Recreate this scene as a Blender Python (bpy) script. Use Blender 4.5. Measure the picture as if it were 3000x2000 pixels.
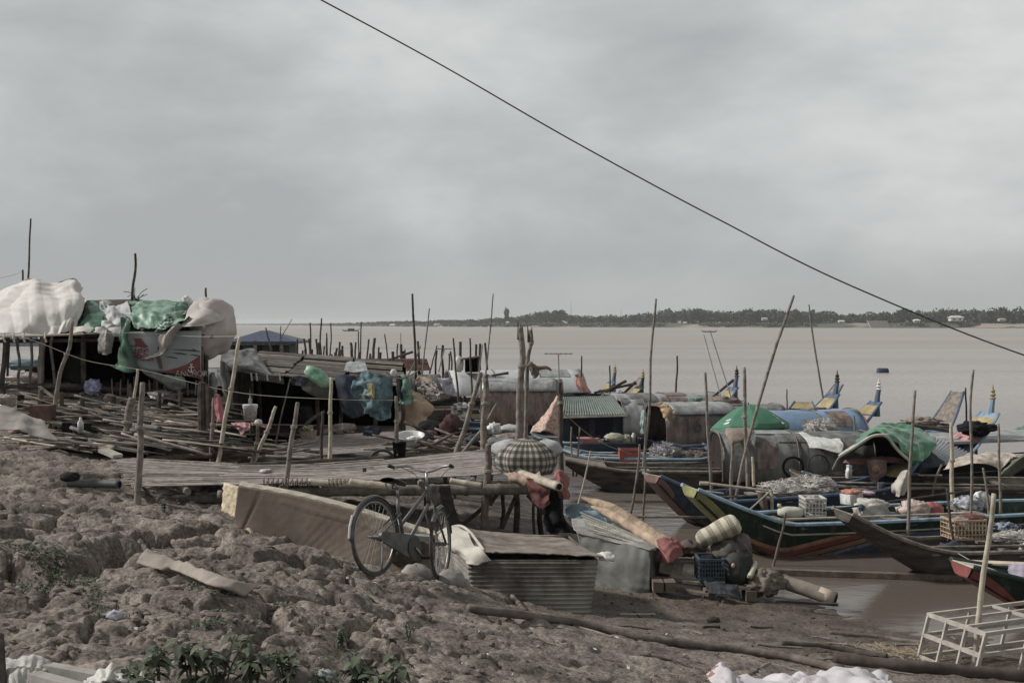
import bpy, math, random
import numpy as np
from mathutils import Vector, Matrix, noise as mnoise

# ------------------------------------------------------------------ scene, camera, light
S = bpy.context.scene
for o in list(bpy.data.objects): bpy.data.objects.remove(o)
COL = S.collection
FPX, CAMZ = 3600.0, 3.3                       # focal length in photo pixels, camera height over the water
PITCH = math.atan(50/FPX)
cd = bpy.data.cameras.new('camera'); cam = bpy.data.objects.new('camera', cd); COL.objects.link(cam)
cam.location = (0, 0, CAMZ); cam.rotation_euler = (math.radians(90) - PITCH, 0, 0)
cd.sensor_width = 36; cd.lens = 36*FPX/3000; cd.clip_start = 0.1; cd.clip_end = 30000
S.camera = cam
S.view_settings.view_transform = 'Standard'; S.view_settings.look = 'None'
S.view_settings.gamma = 1; S.view_settings.exposure = 0.0
SUN_EL, SUN_AZ = math.radians(38), math.radians(-84)   # azimuth measured from +Y towards +X
sd = bpy.data.lights.new('sun', 'SUN'); sd.energy = 3.7; sd.angle = math.radians(6); sd.color = (1, .975, .94)
sun = bpy.data.objects.new('sun', sd); COL.objects.link(sun)
sdir = Vector((math.sin(SUN_AZ)*math.cos(SUN_EL), math.cos(SUN_AZ)*math.cos(SUN_EL), math.sin(SUN_EL)))
sun.rotation_euler = sdir.to_track_quat('Z', 'Y').to_euler(); sun.location = (-20, -10, 30)
S.cycles.max_bounces = 6; S.cycles.diffuse_bounces = 3; S.cycles.glossy_bounces = 3; S.cycles.transmission_bounces = 4
S.cycles.volume_bounces = 1; S.cycles.caustics_reflective = False; S.cycles.caustics_refractive = False

def lin(r, g, b):
    f = lambda c: ((c/255+.055)/1.055)**2.4 if c > 10 else c/255/12.92
    return (f(r), f(g), f(b))

W_ = bpy.data.worlds.new("World"); S.world = W_; W_.use_nodes = True
nt = W_.node_tree; nt.nodes.clear()
def wn(t, **k):
    n = nt.nodes.new(t)
    for a, b in k.items(): setattr(n, a, b)
    return n
wo = wn('ShaderNodeOutputWorld'); bg = wn('ShaderNodeBackground'); nt.links.new(bg.outputs[0], wo.inputs[0])
sky = wn('ShaderNodeTexSky', sky_type='NISHITA', sun_disc=False, sun_elevation=SUN_EL, sun_rotation=SUN_AZ)
sky.air_density = 2; sky.dust_density = 5
tc = wn('ShaderNodeTexCoord'); mp = wn('ShaderNodeMapping'); mp.inputs['Scale'].default_value = (1.0, 1.0, 2.2)
mp.inputs['Location'].default_value = (3.1, 0.4, 1.7)
nt.links.new(tc.outputs['Generated'], mp.inputs[0])
n1 = wn('ShaderNodeTexNoise'); n1.inputs['Scale'].default_value = 4.2; n1.inputs['Detail'].default_value = 10; n1.inputs['Roughness'].default_value = .55
n1.inputs['Distortion'].default_value = .15
nt.links.new(mp.outputs[0], n1.inputs['Vector'])
sep = wn('ShaderNodeSeparateXYZ'); nt.links.new(tc.outputs['Generated'], sep.inputs[0])
# cloud deck brightens upward and to the right; a darker bank sits low on the left
ma = wn('ShaderNodeMath', operation='MULTIPLY_ADD'); nt.links.new(sep.outputs['Z'], ma.inputs[0]); ma.inputs[1].default_value = .85; ma.inputs[2].default_value = -.02
mb_ = wn('ShaderNodeMath', operation='MULTIPLY_ADD'); nt.links.new(sep.outputs['X'], mb_.inputs[0]); mb_.inputs[1].default_value = .14
nt.links.new(ma.outputs[0], mb_.inputs[2])
mc = wn('ShaderNodeMath', operation='ADD'); nt.links.new(n1.outputs['Fac'], mc.inputs[0]); nt.links.new(mb_.outputs[0], mc.inputs[1])
cr = wn('ShaderNodeValToRGB'); nt.links.new(mc.outputs[0], cr.inputs[0])
e = cr.color_ramp.elements
e[0].position = .40; e[0].color = (*lin(172, 175, 177), 1)
e[1].position = .80; e[1].color = (*lin(214, 217, 216), 1)
q = e.new(.56); q.color = (*lin(187, 191, 192), 1)
# near the horizon the clouds merge into an even grey haze
hz = wn('ShaderNodeMapRange'); nt.links.new(sep.outputs['Z'], hz.inputs[0])
hz.inputs[1].default_value = .0; hz.inputs[2].default_value = .09; hz.inputs[3].default_value = .75; hz.inputs[4].default_value = 0.0
mh = wn('ShaderNodeMixRGB'); nt.links.new(hz.outputs[0], mh.inputs[0]); nt.links.new(cr.outputs[0], mh.inputs[1]); mh.inputs[2].default_value = (*lin(169, 173, 171), 1)
sc_ = wn('ShaderNodeMixRGB', blend_type='MULTIPLY'); sc_.inputs[0].default_value = 1; nt.links.new(sky.outputs[0], sc_.inputs[1]); sc_.inputs[2].default_value = (.08, .08, .08, 1)
mx = wn('ShaderNodeMixRGB'); mx.inputs[0].default_value = .97; nt.links.new(sc_.outputs[0], mx.inputs[1]); nt.links.new(mh.outputs[0], mx.inputs[2])
# the strength 0.1 keeps the physical sky in its range; the cloud deck is scaled to match
up = wn('ShaderNodeMixRGB', blend_type='MULTIPLY'); up.inputs[0].default_value = 1; nt.links.new(mx.outputs[0], up.inputs[1]); up.inputs[2].default_value = (10, 10, 10, 1)
# unseen upper sky darkened to cut the fill light and strengthen sun contrast
zn = wn('ShaderNodeMapRange'); nt.links.new(sep.outputs['Z'], zn.inputs[0]); zn.inputs[1].default_value = .30; zn.inputs[2].default_value = .75; zn.inputs[3].default_value = 1; zn.inputs[4].default_value = .38
zs_ = wn('ShaderNodeVectorMath', operation='SCALE'); nt.links.new(up.outputs[0], zs_.inputs[0]); nt.links.new(zn.outputs[0], zs_.inputs['Scale'])
nt.links.new(zs_.outputs[0], bg.inputs[0]); bg.inputs[1].default_value = .1

# ------------------------------------------------------------------ pixel <-> world
cp, sp_ = math.cos(PITCH), math.sin(PITCH)
def ray(px, py):
    x, z = (px-1500)/FPX, -(py-1000)/FPX
    return Vector((x, cp + z*sp_, -sp_ + z*cp))
def W(px, py, d):
    r = ray(px, py); s = d/r.y
    return Vector((r.x*s, d, CAMZ + r.z*s))
def Wz(px, py, z):
    r = ray(px, py); s = (z-CAMZ)/r.z
    return Vector((r.x*s, r.y*s, z))
def pm(d): return d/FPX        # metres per photo pixel at depth d

# ------------------------------------------------------------------ numeric noise
def _h(ix, iy, s):
    n = (ix.astype(np.int64)*374761393 + iy.astype(np.int64)*668265263 + s*1274126177) & 0xffffffff
    n = ((n ^ (n >> 13))*1274126177) & 0xffffffff
    n = n ^ (n >> 16)
    return (n & 0xffffff)/float(0xffffff)
def vn(x, y, s=0):
    x = np.asarray(x, float); y = np.asarray(y, float)
    ix, iy = np.floor(x), np.floor(y); fx, fy = x-ix, y-iy
    fx = fx*fx*fx*(fx*(fx*6-15)+10); fy = fy*fy*fy*(fy*(fy*6-15)+10)
    a, b = _h(ix, iy, s), _h(ix+1, iy, s); c, d = _h(ix, iy+1, s), _h(ix+1, iy+1, s)
    return (a+(b-a)*fx)*(1-fy) + (c+(d-c)*fx)*fy
def fbm(x, y, o=4, s=0):
    r = 0; a = .5; t = 0
    for k in range(o):
        r = r + a*vn(x*2**k, y*2**k, s+k*17); t += a; a *= .5
    return r/t*2-1
def worley(x, y, s=0):
    x = np.asarray(x, float); y = np.asarray(y, float)
    ix, iy = np.floor(x), np.floor(y)
    f1 = np.full(x.shape, 9.); f2 = np.full(x.shape, 9.); idv = np.zeros(x.shape)
    for dx in (-1, 0, 1):
        for dy in (-1, 0, 1):
            cx, cy = ix+dx, iy+dy
            d = np.hypot(cx+_h(cx, cy, s)-x, cy+_h(cx, cy, s+99)-y)
            m = d < f1
            f2 = np.where(m, f1, np.minimum(f2, d)); idv = np.where(m, _h(cx, cy, s+7), idv); f1 = np.where(m, d, f1)
    return f1, f2, idv

# ------------------------------------------------------------------ ground height
CTRL = []   # (x, y, z)
for px, py, z in [(0,2000,1.72),(400,2000,1.66),(1000,2000,1.42),(1500,2000,1.08),(2000,2000,.66),(2400,2000,.48),(2750,2000,.32),(3000,2000,.2),
        (0,1700,1.45),(300,1700,1.42),(600,1700,1.33),(850,1700,1.24),(1095,1692,1.14),(1285,1708,.93),(1380,1735,.82),(1480,1800,.55),(1400,1850,.98),(1700,1805,.22),
        (1740,1735,.2),(1950,1735,.14),(2200,1760,.08),(2000,1850,.36),(2300,1850,.2),(2600,1900,.12),(750,1600,1.05),(650,1530,1.05),(405,1530,1.02),(100,1500,1.22),
        (100,1380,1.25),(0,1300,1.3),(300,1300,1.15),(200,1240,1.2),(500,1250,.95),(640,1360,.95),(900,1540,.8),(1160,1560,.65),(1420,1545,.48),(1600,1560,.22),(1700,1600,.15),
        (700,1300,.8),(1000,1340,.5),(400,1210,1.0),(0,1200,1.15)]:
    p = Wz(px, py, z); CTRL.append((p.x, p.y, z))
SHORE = [(3300,1950),(3000,1885),(2700,1850),(2440,1795),(2330,1745),(2250,1705),(2100,1680),(1950,1600),(1750,1540),(1600,1485),(1300,1395),(1050,1320),(760,1235),(300,1150),(0,1110)]
for px, py in SHORE:
    p = Wz(px, py, 0); CTRL.append((p.x, p.y, 0.0))
for px, py in [(3300,1800),(3000,1760),(2700,1750),(2500,1690),(2300,1630),(2100,1600),(1950,1510),(1800,1470),(1600,1420),(1350,1330),(1100,1260),(850,1190),(400,1110)]:
    p = Wz(px, py, -.45); CTRL.append((p.x, p.y, -.45))
for x, y in [(6,20),(3,26),(8,35),(0,40),(-8,60),(20,30),(-20,100),(10,80),(40,60),(14,16),(30,20)]: CTRL.append((x, y, -1.6))
for x, y, z in [(-4,2,1.9),(0,1,1.7),(4,2,1.1),(-8,6,1.6),(-14,14,1.5),(-20,26,1.5),(-34,40,1.3),(6,5,.6),(10,8,.1),(14,10,-.3),(-24,60,.4),(-60,60,1.3),(-40,8,2)]: CTRL.append((x, y, z))
CA = np.array(CTRL)
_d = np.hypot(CA[:,None,0]-CA[None,:,0], CA[:,None,1]-CA[None,:,1])
n_ = len(CA); A_ = np.zeros((n_+1, n_+1)); A_[:n_,:n_] = -_d + np.eye(n_)*-.0; A_[:n_,n_] = 1; A_[n_,:n_] = 1
_w = np.linalg.solve(A_ + np.diag([.25]*n_+[0]), np.append(CA[:,2], 0))
def base_h(x, y):
    x = np.asarray(x, float); y = np.asarray(y, float); r = np.full(x.shape, _w[n_])
    for i in range(n_): r = r - _w[i]*np.hypot(x-CA[i,0], y-CA[i,1])
    far = np.clip((y-110)/60, 0, 1)
    return np.clip(r*(1-far) + -2*far, -2.2, 2.4)
def smooth(a, b, x):
    t = np.clip((x-a)/(b-a), 0, 1); return t*t*(3-2*t)
def H(x, y):
    x = np.asarray(x, float); y = np.asarray(y, float)
    b = base_h(x, y)
    rough = smooth(.35, 1.0, b)*(1-smooth(9.5, 14.5, y+.25*x))*(1-smooth(-1.9, -.1, x + (y-8)*.10))*(.30+.70*smooth(.35, .62, vn(x*.75+3, y*.6+1, 91)))
    mid = smooth(.1, .8, b)*(1-smooth(20, 30, y))*(1-.45*smooth(-1.2, .8, x)*(1-smooth(12, 15, y)))
    wx, wy = x+fbm(x*1.6, y*1.6, 3, 5)*.33, y+fbm(x*1.6+9, y*1.6, 3, 8)*.33
    f1, f2, idv = worley(wx*1.3, wy*1.15, 3)
    dome = smooth(.0, .55, np.clip(1-(f1/.80)**2, 0, 1))*(.35+.9*idv) + .25*np.clip((f2-f1)*1.2, 0, .6)
    g1, g2, idw = worley(wx*4.6+3, wy*4.3, 11)
    dome2 = smooth(0, .6, np.clip(1-(g1/.78)**2, 0, 1))*(.3+.9*idw)
    crev = np.exp(-((f2-f1)/.10)**2)*(vn(x*.9, y*.9, 71) > .42)
    k1, k2, idk = worley(wx*11, wy*10, 23)
    dome3 = np.clip(1-(k1/.8)**2, 0, 1)
    n = fbm(x*2.3, y*2.3, 4, 31)*.10 + fbm(x*9, y*9, 3, 37)*.026
    rid = (1-np.abs(fbm(x*3.1+5, y*2.7, 4, 61))*2.2)
    crk = np.exp(-(fbm(x*1.05+2, y*.8, 4, 67)/.030)**2)                    # long open cracks
    pit = np.exp(-((g2-g1)/.07)**2)*(idw > .35)
    h = b + rough*(dome*.21 + dome2*.018 + dome3*.006 - crev*.19 - crk*.24 - pit*.02 - .11 + n*.65 + rid*.03)
    h = h + mid*(1-rough)*(dome2*.045 + dome3*.02 + n*.6 + rid*.02 - pit*.02 - .04)
    beach = 1-np.clip(rough+mid, 0, 1)
    h = h + beach*smooth(-.3, .1, b)*(fbm(x*1.2, y*2.2, 4, 51)*.04 + fbm(x*6, y*7, 3, 53)*.022 - np.exp(-(fbm(x*.9, y*1.5, 3, 57)/.02)**2)*.03)
    return h
_gx, _gy = np.arange(-20, 13, .035), np.arange(2.5, 42, .035)
_GX, _GY = np.meshgrid(_gx, _gy); _GH = H(_GX, _GY)
def Hs(x, y):
    if not (-19.9 < x < 12.8 and 2.6 < y < 41.8): return float(H(np.array([x]), np.array([y]))[0])
    u, v = (x+20)/.035, (y-2.5)/.035; i, j = int(v), int(u); fu, fv = u-j, v-i
    return float((_GH[i,j]*(1-fu)+_GH[i,j+1]*fu)*(1-fv)+(_GH[i+1,j]*(1-fu)+_GH[i+1,j+1]*fu)*fv)
def G(px, py, lift=0.0):
    """where the sight line through a photo pixel meets the ground"""
    r = ray(px, py); s = np.linspace(3, 60, 1400)
    xs, ys, zs = r.x*s, r.y*s, CAMZ+r.z*s
    m = np.nonzero(zs < H(xs, ys))[0]
    i = m[0] if len(m) else len(s)-1
    return Vector((xs[i], ys[i], zs[i]+lift))

# ------------------------------------------------------------------ materials
MATS = {}
def M(name, col, rough=.85, var=.25, sc=4.0, bump=.0, bsc=None, col2=None, island=0.0, stretch=(1,1,1), spec=.25, metal=0, detail=6, trans=0.0, thresh=None):
    """procedural material: noise between two tones, optional per-piece tone and bump"""
    if name in MATS: return MATS[name]
    m = bpy.data.materials.new(name); MATS[name] = m; m.use_nodes = True
    ds = lambda c: tuple(k*.80+.20*(.3*c[0]+.6*c[1]+.1*c[2]) for k in c)     # sun-bleached, dusty tones
    col = ds(col); col2 = ds(col2) if col2 else None
    t = m.node_tree; P = t.nodes['Principled BSDF']; L = t.links.new; N = t.nodes.new
    P.inputs['Roughness'].default_value = rough; P.inputs['Metallic'].default_value = metal
    P.inputs['Specular IOR Level'].default_value = spec
    c1 = tuple(c*(1+var) for c in col); c2 = col2 or tuple(c*(1-var) for c in col)
    tc = N('ShaderNodeTexCoord'); mp = N('ShaderNodeMapping'); mp.inputs['Scale'].default_value = stretch
    L(tc.outputs['Object'], mp.inputs[0])
    n = N('ShaderNodeTexNoise'); n.inputs['Scale'].default_value = sc; n.inputs['Detail'].default_value = detail; n.inputs['Roughness'].default_value = .62
    L(mp.outputs[0], n.inputs['Vector'])
    r = N('ShaderNodeValToRGB'); lo, hi = thresh or (.34, .66)
    r.color_ramp.elements[0].position = lo; r.color_ramp.elements[1].position = hi
    r.color_ramp.elements[0].color = (*c2, 1); r.color_ramp.elements[1].color = (*c1, 1)
    L(n.outputs['Fac'], r.inputs[0]); out = r.outputs[0]
    if island:
        g = N('ShaderNodeNewGeometry'); mr = N('ShaderNodeMapRange'); L(g.outputs['Random Per Island'], mr.inputs[0])
        mr.inputs[3].default_value = 1-island; mr.inputs[4].default_value = 1+island*.8
        x = N('ShaderNodeVectorMath'); x.operation = 'SCALE'; L(out, x.inputs[0]); L(mr.outputs[0], x.inputs['Scale']); out = x.outputs[0]
    L(out, P.inputs['Base Color'])
    if bump:
        b = N('ShaderNodeBump'); b.inputs['Strength'].default_value = 1; b.inputs['Distance'].default_value = bump
        n2 = N('ShaderNodeTexNoise'); n2.inputs['Scale'].default_value = bsc or sc*3; n2.inputs['Detail'].default_value = 5
        L(mp.outputs[0], n2.inputs['Vector']); L(n2.outputs['Fac'], b.inputs['Height']); L(b.outputs[0], P.inputs['Normal'])
    if trans:
        o = t.nodes['Material Output']; tr = N('ShaderNodeBsdfTranslucent'); L(out, tr.inputs[0]); ms = N('ShaderNodeMixShader')
        ms.inputs[0].default_value = trans; L(P.outputs[0], ms.inputs[1]); L(tr.outputs[0], ms.inputs[2]); L(ms.outputs[0], o.inputs[0])
    return m
wood_grey = lambda: M('weathered_wood', (.20,.165,.135), .9, .45, 9, .004, 40, island=.35)
wood_dark = lambda: M('dark_wood', (.075,.058,.048), .9, .5, 8, .004, 40, island=.4)
wood_brown = lambda: M('brown_wood', (.145,.108,.085), .88, .45, 8, .004, 40, island=.35)
bamboo_l = lambda: M('pale_bamboo', (.42,.36,.27), .6, .3, 7, .002, 30, island=.2)
bamboo_d = lambda: M('old_bamboo', (.17,.145,.12), .8, .45, 10, .003, 40, island=.3)
rope_m = lambda: M('rope', (.35,.30,.24), .95, .3, 30)
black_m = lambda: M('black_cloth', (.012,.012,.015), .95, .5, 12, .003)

# ------------------------------------------------------------------ mesh collecting and objects
ORG = {}
class MB:
    def __init__(s): s.v = []; s.f = []; s.uv = None
    def add(s, vs, fs):
        b = len(s.v); s.v += [tuple(v) for v in vs]; s.f += [tuple(i+b for i in f) for f in fs]; return s
    def box(s, c, size, R=None):
        hx, hy, hz = (k/2 for k in size); R = R or Matrix.Identity(3); c = Vector(c)
        vs = [c + R @ Vector((x, y, z)) for x in (-hx, hx) for y in (-hy, hy) for z in (-hz, hz)]
        return s.add(vs, [(0,1,3,2),(4,6,7,5),(0,4,5,1),(2,3,7,6),(0,2,6,4),(1,5,7,3)])
    def hexa(s, b4, t4):
        return s.add(list(b4)+list(t4), [(3,2,1,0),(4,5,6,7),(0,1,5,4),(1,2,6,5),(2,3,7,6),(3,0,4,7)])
    def beam(s, a, b, w, h, up=Vector((0,0,1))):
        a, b = Vector(a), Vector(b); d = (b-a); l = d.length
        if l < 1e-6: return s
        d /= l; x = d.cross(up)
        if x.length < 1e-3: x = d.cross(Vector((1,0,0)))
        x.normalize(); z = x.cross(d)
        R = Matrix((x, d, z)).transposed()
        return s.box((a+b)/2, (w, l, h), R)
    def tube(s, pts, r, n=8, cap=True, jit=0):
        pts = [Vector(p) for p in pts]; m = len(pts)
        rr = r if isinstance(r, (list, tuple)) else [r]*m
        vs = []; fs = []; ref = None
        for i, p in enumerate(pts):
            d = (pts[min(i+1, m-1)]-pts[max(i-1, 0)])
            d = d.normalized() if d.length > 1e-9 else Vector((0,0,1))
            if ref is None: ref = Vector((1,0,0)) if abs(d.x) < .8 else Vector((0,0,1))
            x = (ref - d*ref.dot(d)); x = x.normalized() if x.length > 1e-6 else d.orthogonal().normalized(); ref = x; y = d.cross(x)
            for k in range(n):
                a = 2*math.pi*k/n; q = rr[i]*(1+(random.uniform(-jit, jit) if jit else 0))
                vs.append(p + x*math.cos(a)*q + y*math.sin(a)*q)
        for i in range(m-1):
            for k in range(n):
                k2 = (k+1) % n; fs.append((i*n+k, i*n+k2, (i+1)*n+k2, (i+1)*n+k))
        if cap: fs.append(tuple(range(n-1, -1, -1))); fs.append(tuple((m-1)*n+k for k in range(n)))
        return s.add(vs, fs)
    def lathe(s, prof, c, n=20, R=None, sx=1, sy=1):
        R = R or Matrix.Identity(3); c = Vector(c); vs = []; fs = []
        for r, z in prof:
            for k in range(n):
                a = 2*math.pi*k/n; vs.append(c + R @ Vector((r*math.cos(a)*sx, r*math.sin(a)*sy, z)))
        for i in range(len(prof)-1):
            for k in range(n):
                k2 = (k+1) % n; fs.append((i*n+k, i*n+k2, (i+1)*n+k2, (i+1)*n+k))
        if prof[0][0] > 1e-4: fs.append(tuple(range(n-1, -1, -1)))
        if prof[-1][0] > 1e-4: fs.append(tuple((len(prof)-1)*n+k for k in range(n)))
        return s.add(vs, fs)
    def grid(s, pts, th=0.0, closed=False):
        """pts[row][col]; with th the sheet gets a back face and rims"""
        nr, nc = len(pts), len(pts[0]); P = [[Vector(p) for p in r] for r in pts]
        vs = [p for r in P for p in r]
        fs = [(i*nc+j, i*nc+j+1, (i+1)*nc+j+1, (i+1)*nc+j) for i in range(nr-1) for j in range(nc-1)]
        if not th: return s.add(vs, fs)
        N = []
        for i in range(nr):
            for j in range(nc):
                du = P[i][min(j+1, nc-1)]-P[i][max(j-1, 0)]; dv = P[min(i+1, nr-1)][j]-P[max(i-1, 0)][j]
                n = du.cross(dv); N.append(n.normalized() if n.length > 1e-12 else Vector((0,0,1)))
        o = len(vs); vs2 = vs + [v + n*th for v, n in zip(vs, N)]
        fs2 = list(fs) + [tuple(k+o for k in reversed(f)) for f in fs]
        rim = [(0, j) for j in range(nc)] + [(i, nc-1) for i in range(1, nr)] + [(nr-1, j) for j in range(nc-2, -1, -1)] + [(i, 0) for i in range(nr-2, 0, -1)]
        idx = [i*nc+j for i, j in rim]
        for a, b in zip(idx, idx[1:]+idx[:1]): fs2.append((b, a, a+o, b+o))
        return s.add(vs2, fs2)
    def blob(s, c, r, amp=.15, fr=2.0, seed=0, R=None, nu=26, nv=16, flat=None, pw=1.0):
        R = R or Matrix.Identity(3); c = Vector(c); rx, ry, rz = r; pts = []
        for i in range(nv+1):
            th = math.pi*i/nv; row = []
            for j in range(nu+1):
                ph = 2*math.pi*(j % nu)/nu
                d = Vector((math.sin(th)*math.cos(ph), math.sin(th)*math.sin(ph), math.cos(th)))
                q = 1 + amp*mnoise.fractal(d*fr + Vector((seed*7.3, seed*3.1, seed)), 1.0, 2.0, 4)
                if pw != 1: d = Vector([math.copysign(abs(k)**pw, k) for k in d])
                v = Vector((d.x*rx*q, d.y*ry*q, d.z*rz*q))
                if flat is not None and v.z < -flat*rz: v.z = -flat*rz
                row.append(c + R @ v)
            pts.append(row)
        b = len(s.v); s.grid(pts); return s
    def build(s, name, mat, parent=None, label=None, cat=None, group=None, kind=None, smooth=False, org=None, sub=0, merge=False):
        vs = s.v
        if org is None:
            if parent is not None: org = ORG[parent.name]
            elif vs:
                a = np.array(vs); org = Vector((float(a[:,0].mean()), float(a[:,1].mean()), float(a[:,2].min())))
            else: org = Vector((0,0,0))
        a = np.array(vs, dtype=float) - np.array(org)
        me = bpy.data.meshes.new(name); me.from_pydata(a.tolist(), [], s.f)
        if merge:
            import bmesh
            bm = bmesh.new(); bm.from_mesh(me); bmesh.ops.remove_doubles(bm, verts=bm.verts, dist=1e-5); bmesh.ops.recalc_face_normals(bm, faces=bm.faces); bm.to_mesh(me); bm.free()
        if smooth: me.polygons.foreach_set('use_smooth', [True]*len(me.polygons))
        if s.uv:
            ul = me.uv_layers.new(name='UVMap'); fl = np.array([s.uv[l.vertex_index] for l in me.loops], dtype=float).ravel(); ul.data.foreach_set('uv', fl)
        me.materials.append(mat() if callable(mat) else mat)
        o = bpy.data.objects.new(name, me); COL.objects.link(o)
        if parent is not None:
            o.parent = parent; ORG[o.name] = ORG[parent.name]
        else:
            o.location = org; ORG[o.name] = Vector(org)
        tag(o, label, cat, group, kind)
        return o
def tag(o, label=None, cat=None, group=None, kind=None):
    if label: o['label'] = label
    if cat: o['category'] = cat
    if group: o['group'] = group
    if kind: o['kind'] = kind
    return o
def empty(name, loc, label, cat, group=None):
    o = bpy.data.objects.new(name, None); COL.objects.link(o); o.location = loc; ORG[o.name] = Vector(loc); o.empty_display_size = .1
    return tag(o, label, cat, group)

def cat1(p, t):
    n = len(p)-1; x = min(max(t*n, 0), n-1e-9); i = int(x); f = x-i
    a, b, c, d = p[max(i-1, 0)], p[i], p[i+1], p[min(i+2, n)]
    return .5*((2*b)+(c-a)*f+(2*a-5*b+4*c-d)*f*f+(3*b-a-3*c+d)*f*f*f)
def curve(pts, n=12):
    pts = [Vector(p) for p in pts]
    if len(pts) == 2: return [pts[0].lerp(pts[1], i/n) for i in range(n+1)]
    return [cat1(pts, i/n) for i in range(n+1)]
CREASE = [Vector(v).normalized() for v in ((1,.2,.5),(.8,.3,-.7),(.2,.5,1),(1,-.4,.1),(.5,.6,.9),(.9,.1,-.3),(.3,-.5,.9))]
def patch(ctrl, nu=24, nv=16, amp=.02, fr=3.0, seed=0, pin=0, fold=0, ffr=8, fdir=0, rag=0):
    """smooth sheet through rows of control points, wrinkled; returns pts[row][col]"""
    rows = [curve(r, nu) for r in ctrl]
    out = []
    for i in range(nv+1):
        t = i/nv; out.append([cat1([r[j] for r in rows], t) for j in range(nu+1)])
    if amp or fold:
        size = max((out[0][0]-out[-1][-1]).length, (out[0][-1]-out[-1][0]).length); fr = max(fr, 3.4/size); amp = min(amp, .085*size+.01)
        P = [[p.copy() for p in r] for r in out]
        for i in range(nv+1):
            for j in range(nu+1):
                du = P[i][min(j+1, nu)]-P[i][max(j-1, 0)]; dv = P[min(i+1, nv)][j]-P[max(i-1, 0)][j]
                n = du.cross(dv); n = n.normalized() if n.length > 1e-9 else Vector((0,-1,0))
                q = P[i][j]*fr + Vector((seed*5.1, seed, 0)); w = 0
                for k in range(6):
                    d3 = CREASE[(k+seed) % len(CREASE)]; ph = (q.dot(d3)*(.45, .7, 1.1, 1.7, 2.6, 4.0)[k] + 1.3*mnoise.noise(q*.45+Vector((k*9., 0, 3)))) % 1.0
                    mk = min(1, max(0, mnoise.noise(q*.7+Vector((0, k*7., 0)))*2.2+.45))
                    w += amp*(.50, .40, .30, .22, .13, .08)[k]*mk*(1-2*abs(2*ph-1))
                if fold:
                    u = (j/nu if fdir == 0 else i/nv); k = (i/nv if fdir == 0 else j/nu)
                    ph = (u*ffr + .7*mnoise.noise(q*.5)) % 1.0; w += fold*(1.4*(1-abs(2*ph-1))**1.3-.6)*(.15+.85*k)
                out[i][j] = P[i][j] + n*w
                if rag and i == nv: out[i][j] = out[i][j] + (P[i][j]-P[i-1][j])*(rag*mnoise.noise(Vector((j*.9, seed, 0)))*2)
    return out
def sheet(name, ctrl, mat, label=None, cat=None, parent=None, group=None, nu=24, nv=16, th=.006, **k):
    m = MB(); m.grid(patch(ctrl, nu, nv, **k), th)
    return m.build(name, mat, parent, label, cat, group, smooth=True)
def ctl(rows, d=None):
    """rows of (px,py[,d]) photo points to world points"""
    return [[W(p[0], p[1], p[2] if len(p) > 2 else d) for p in r] for r in rows]
random.seed(7)

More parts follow.
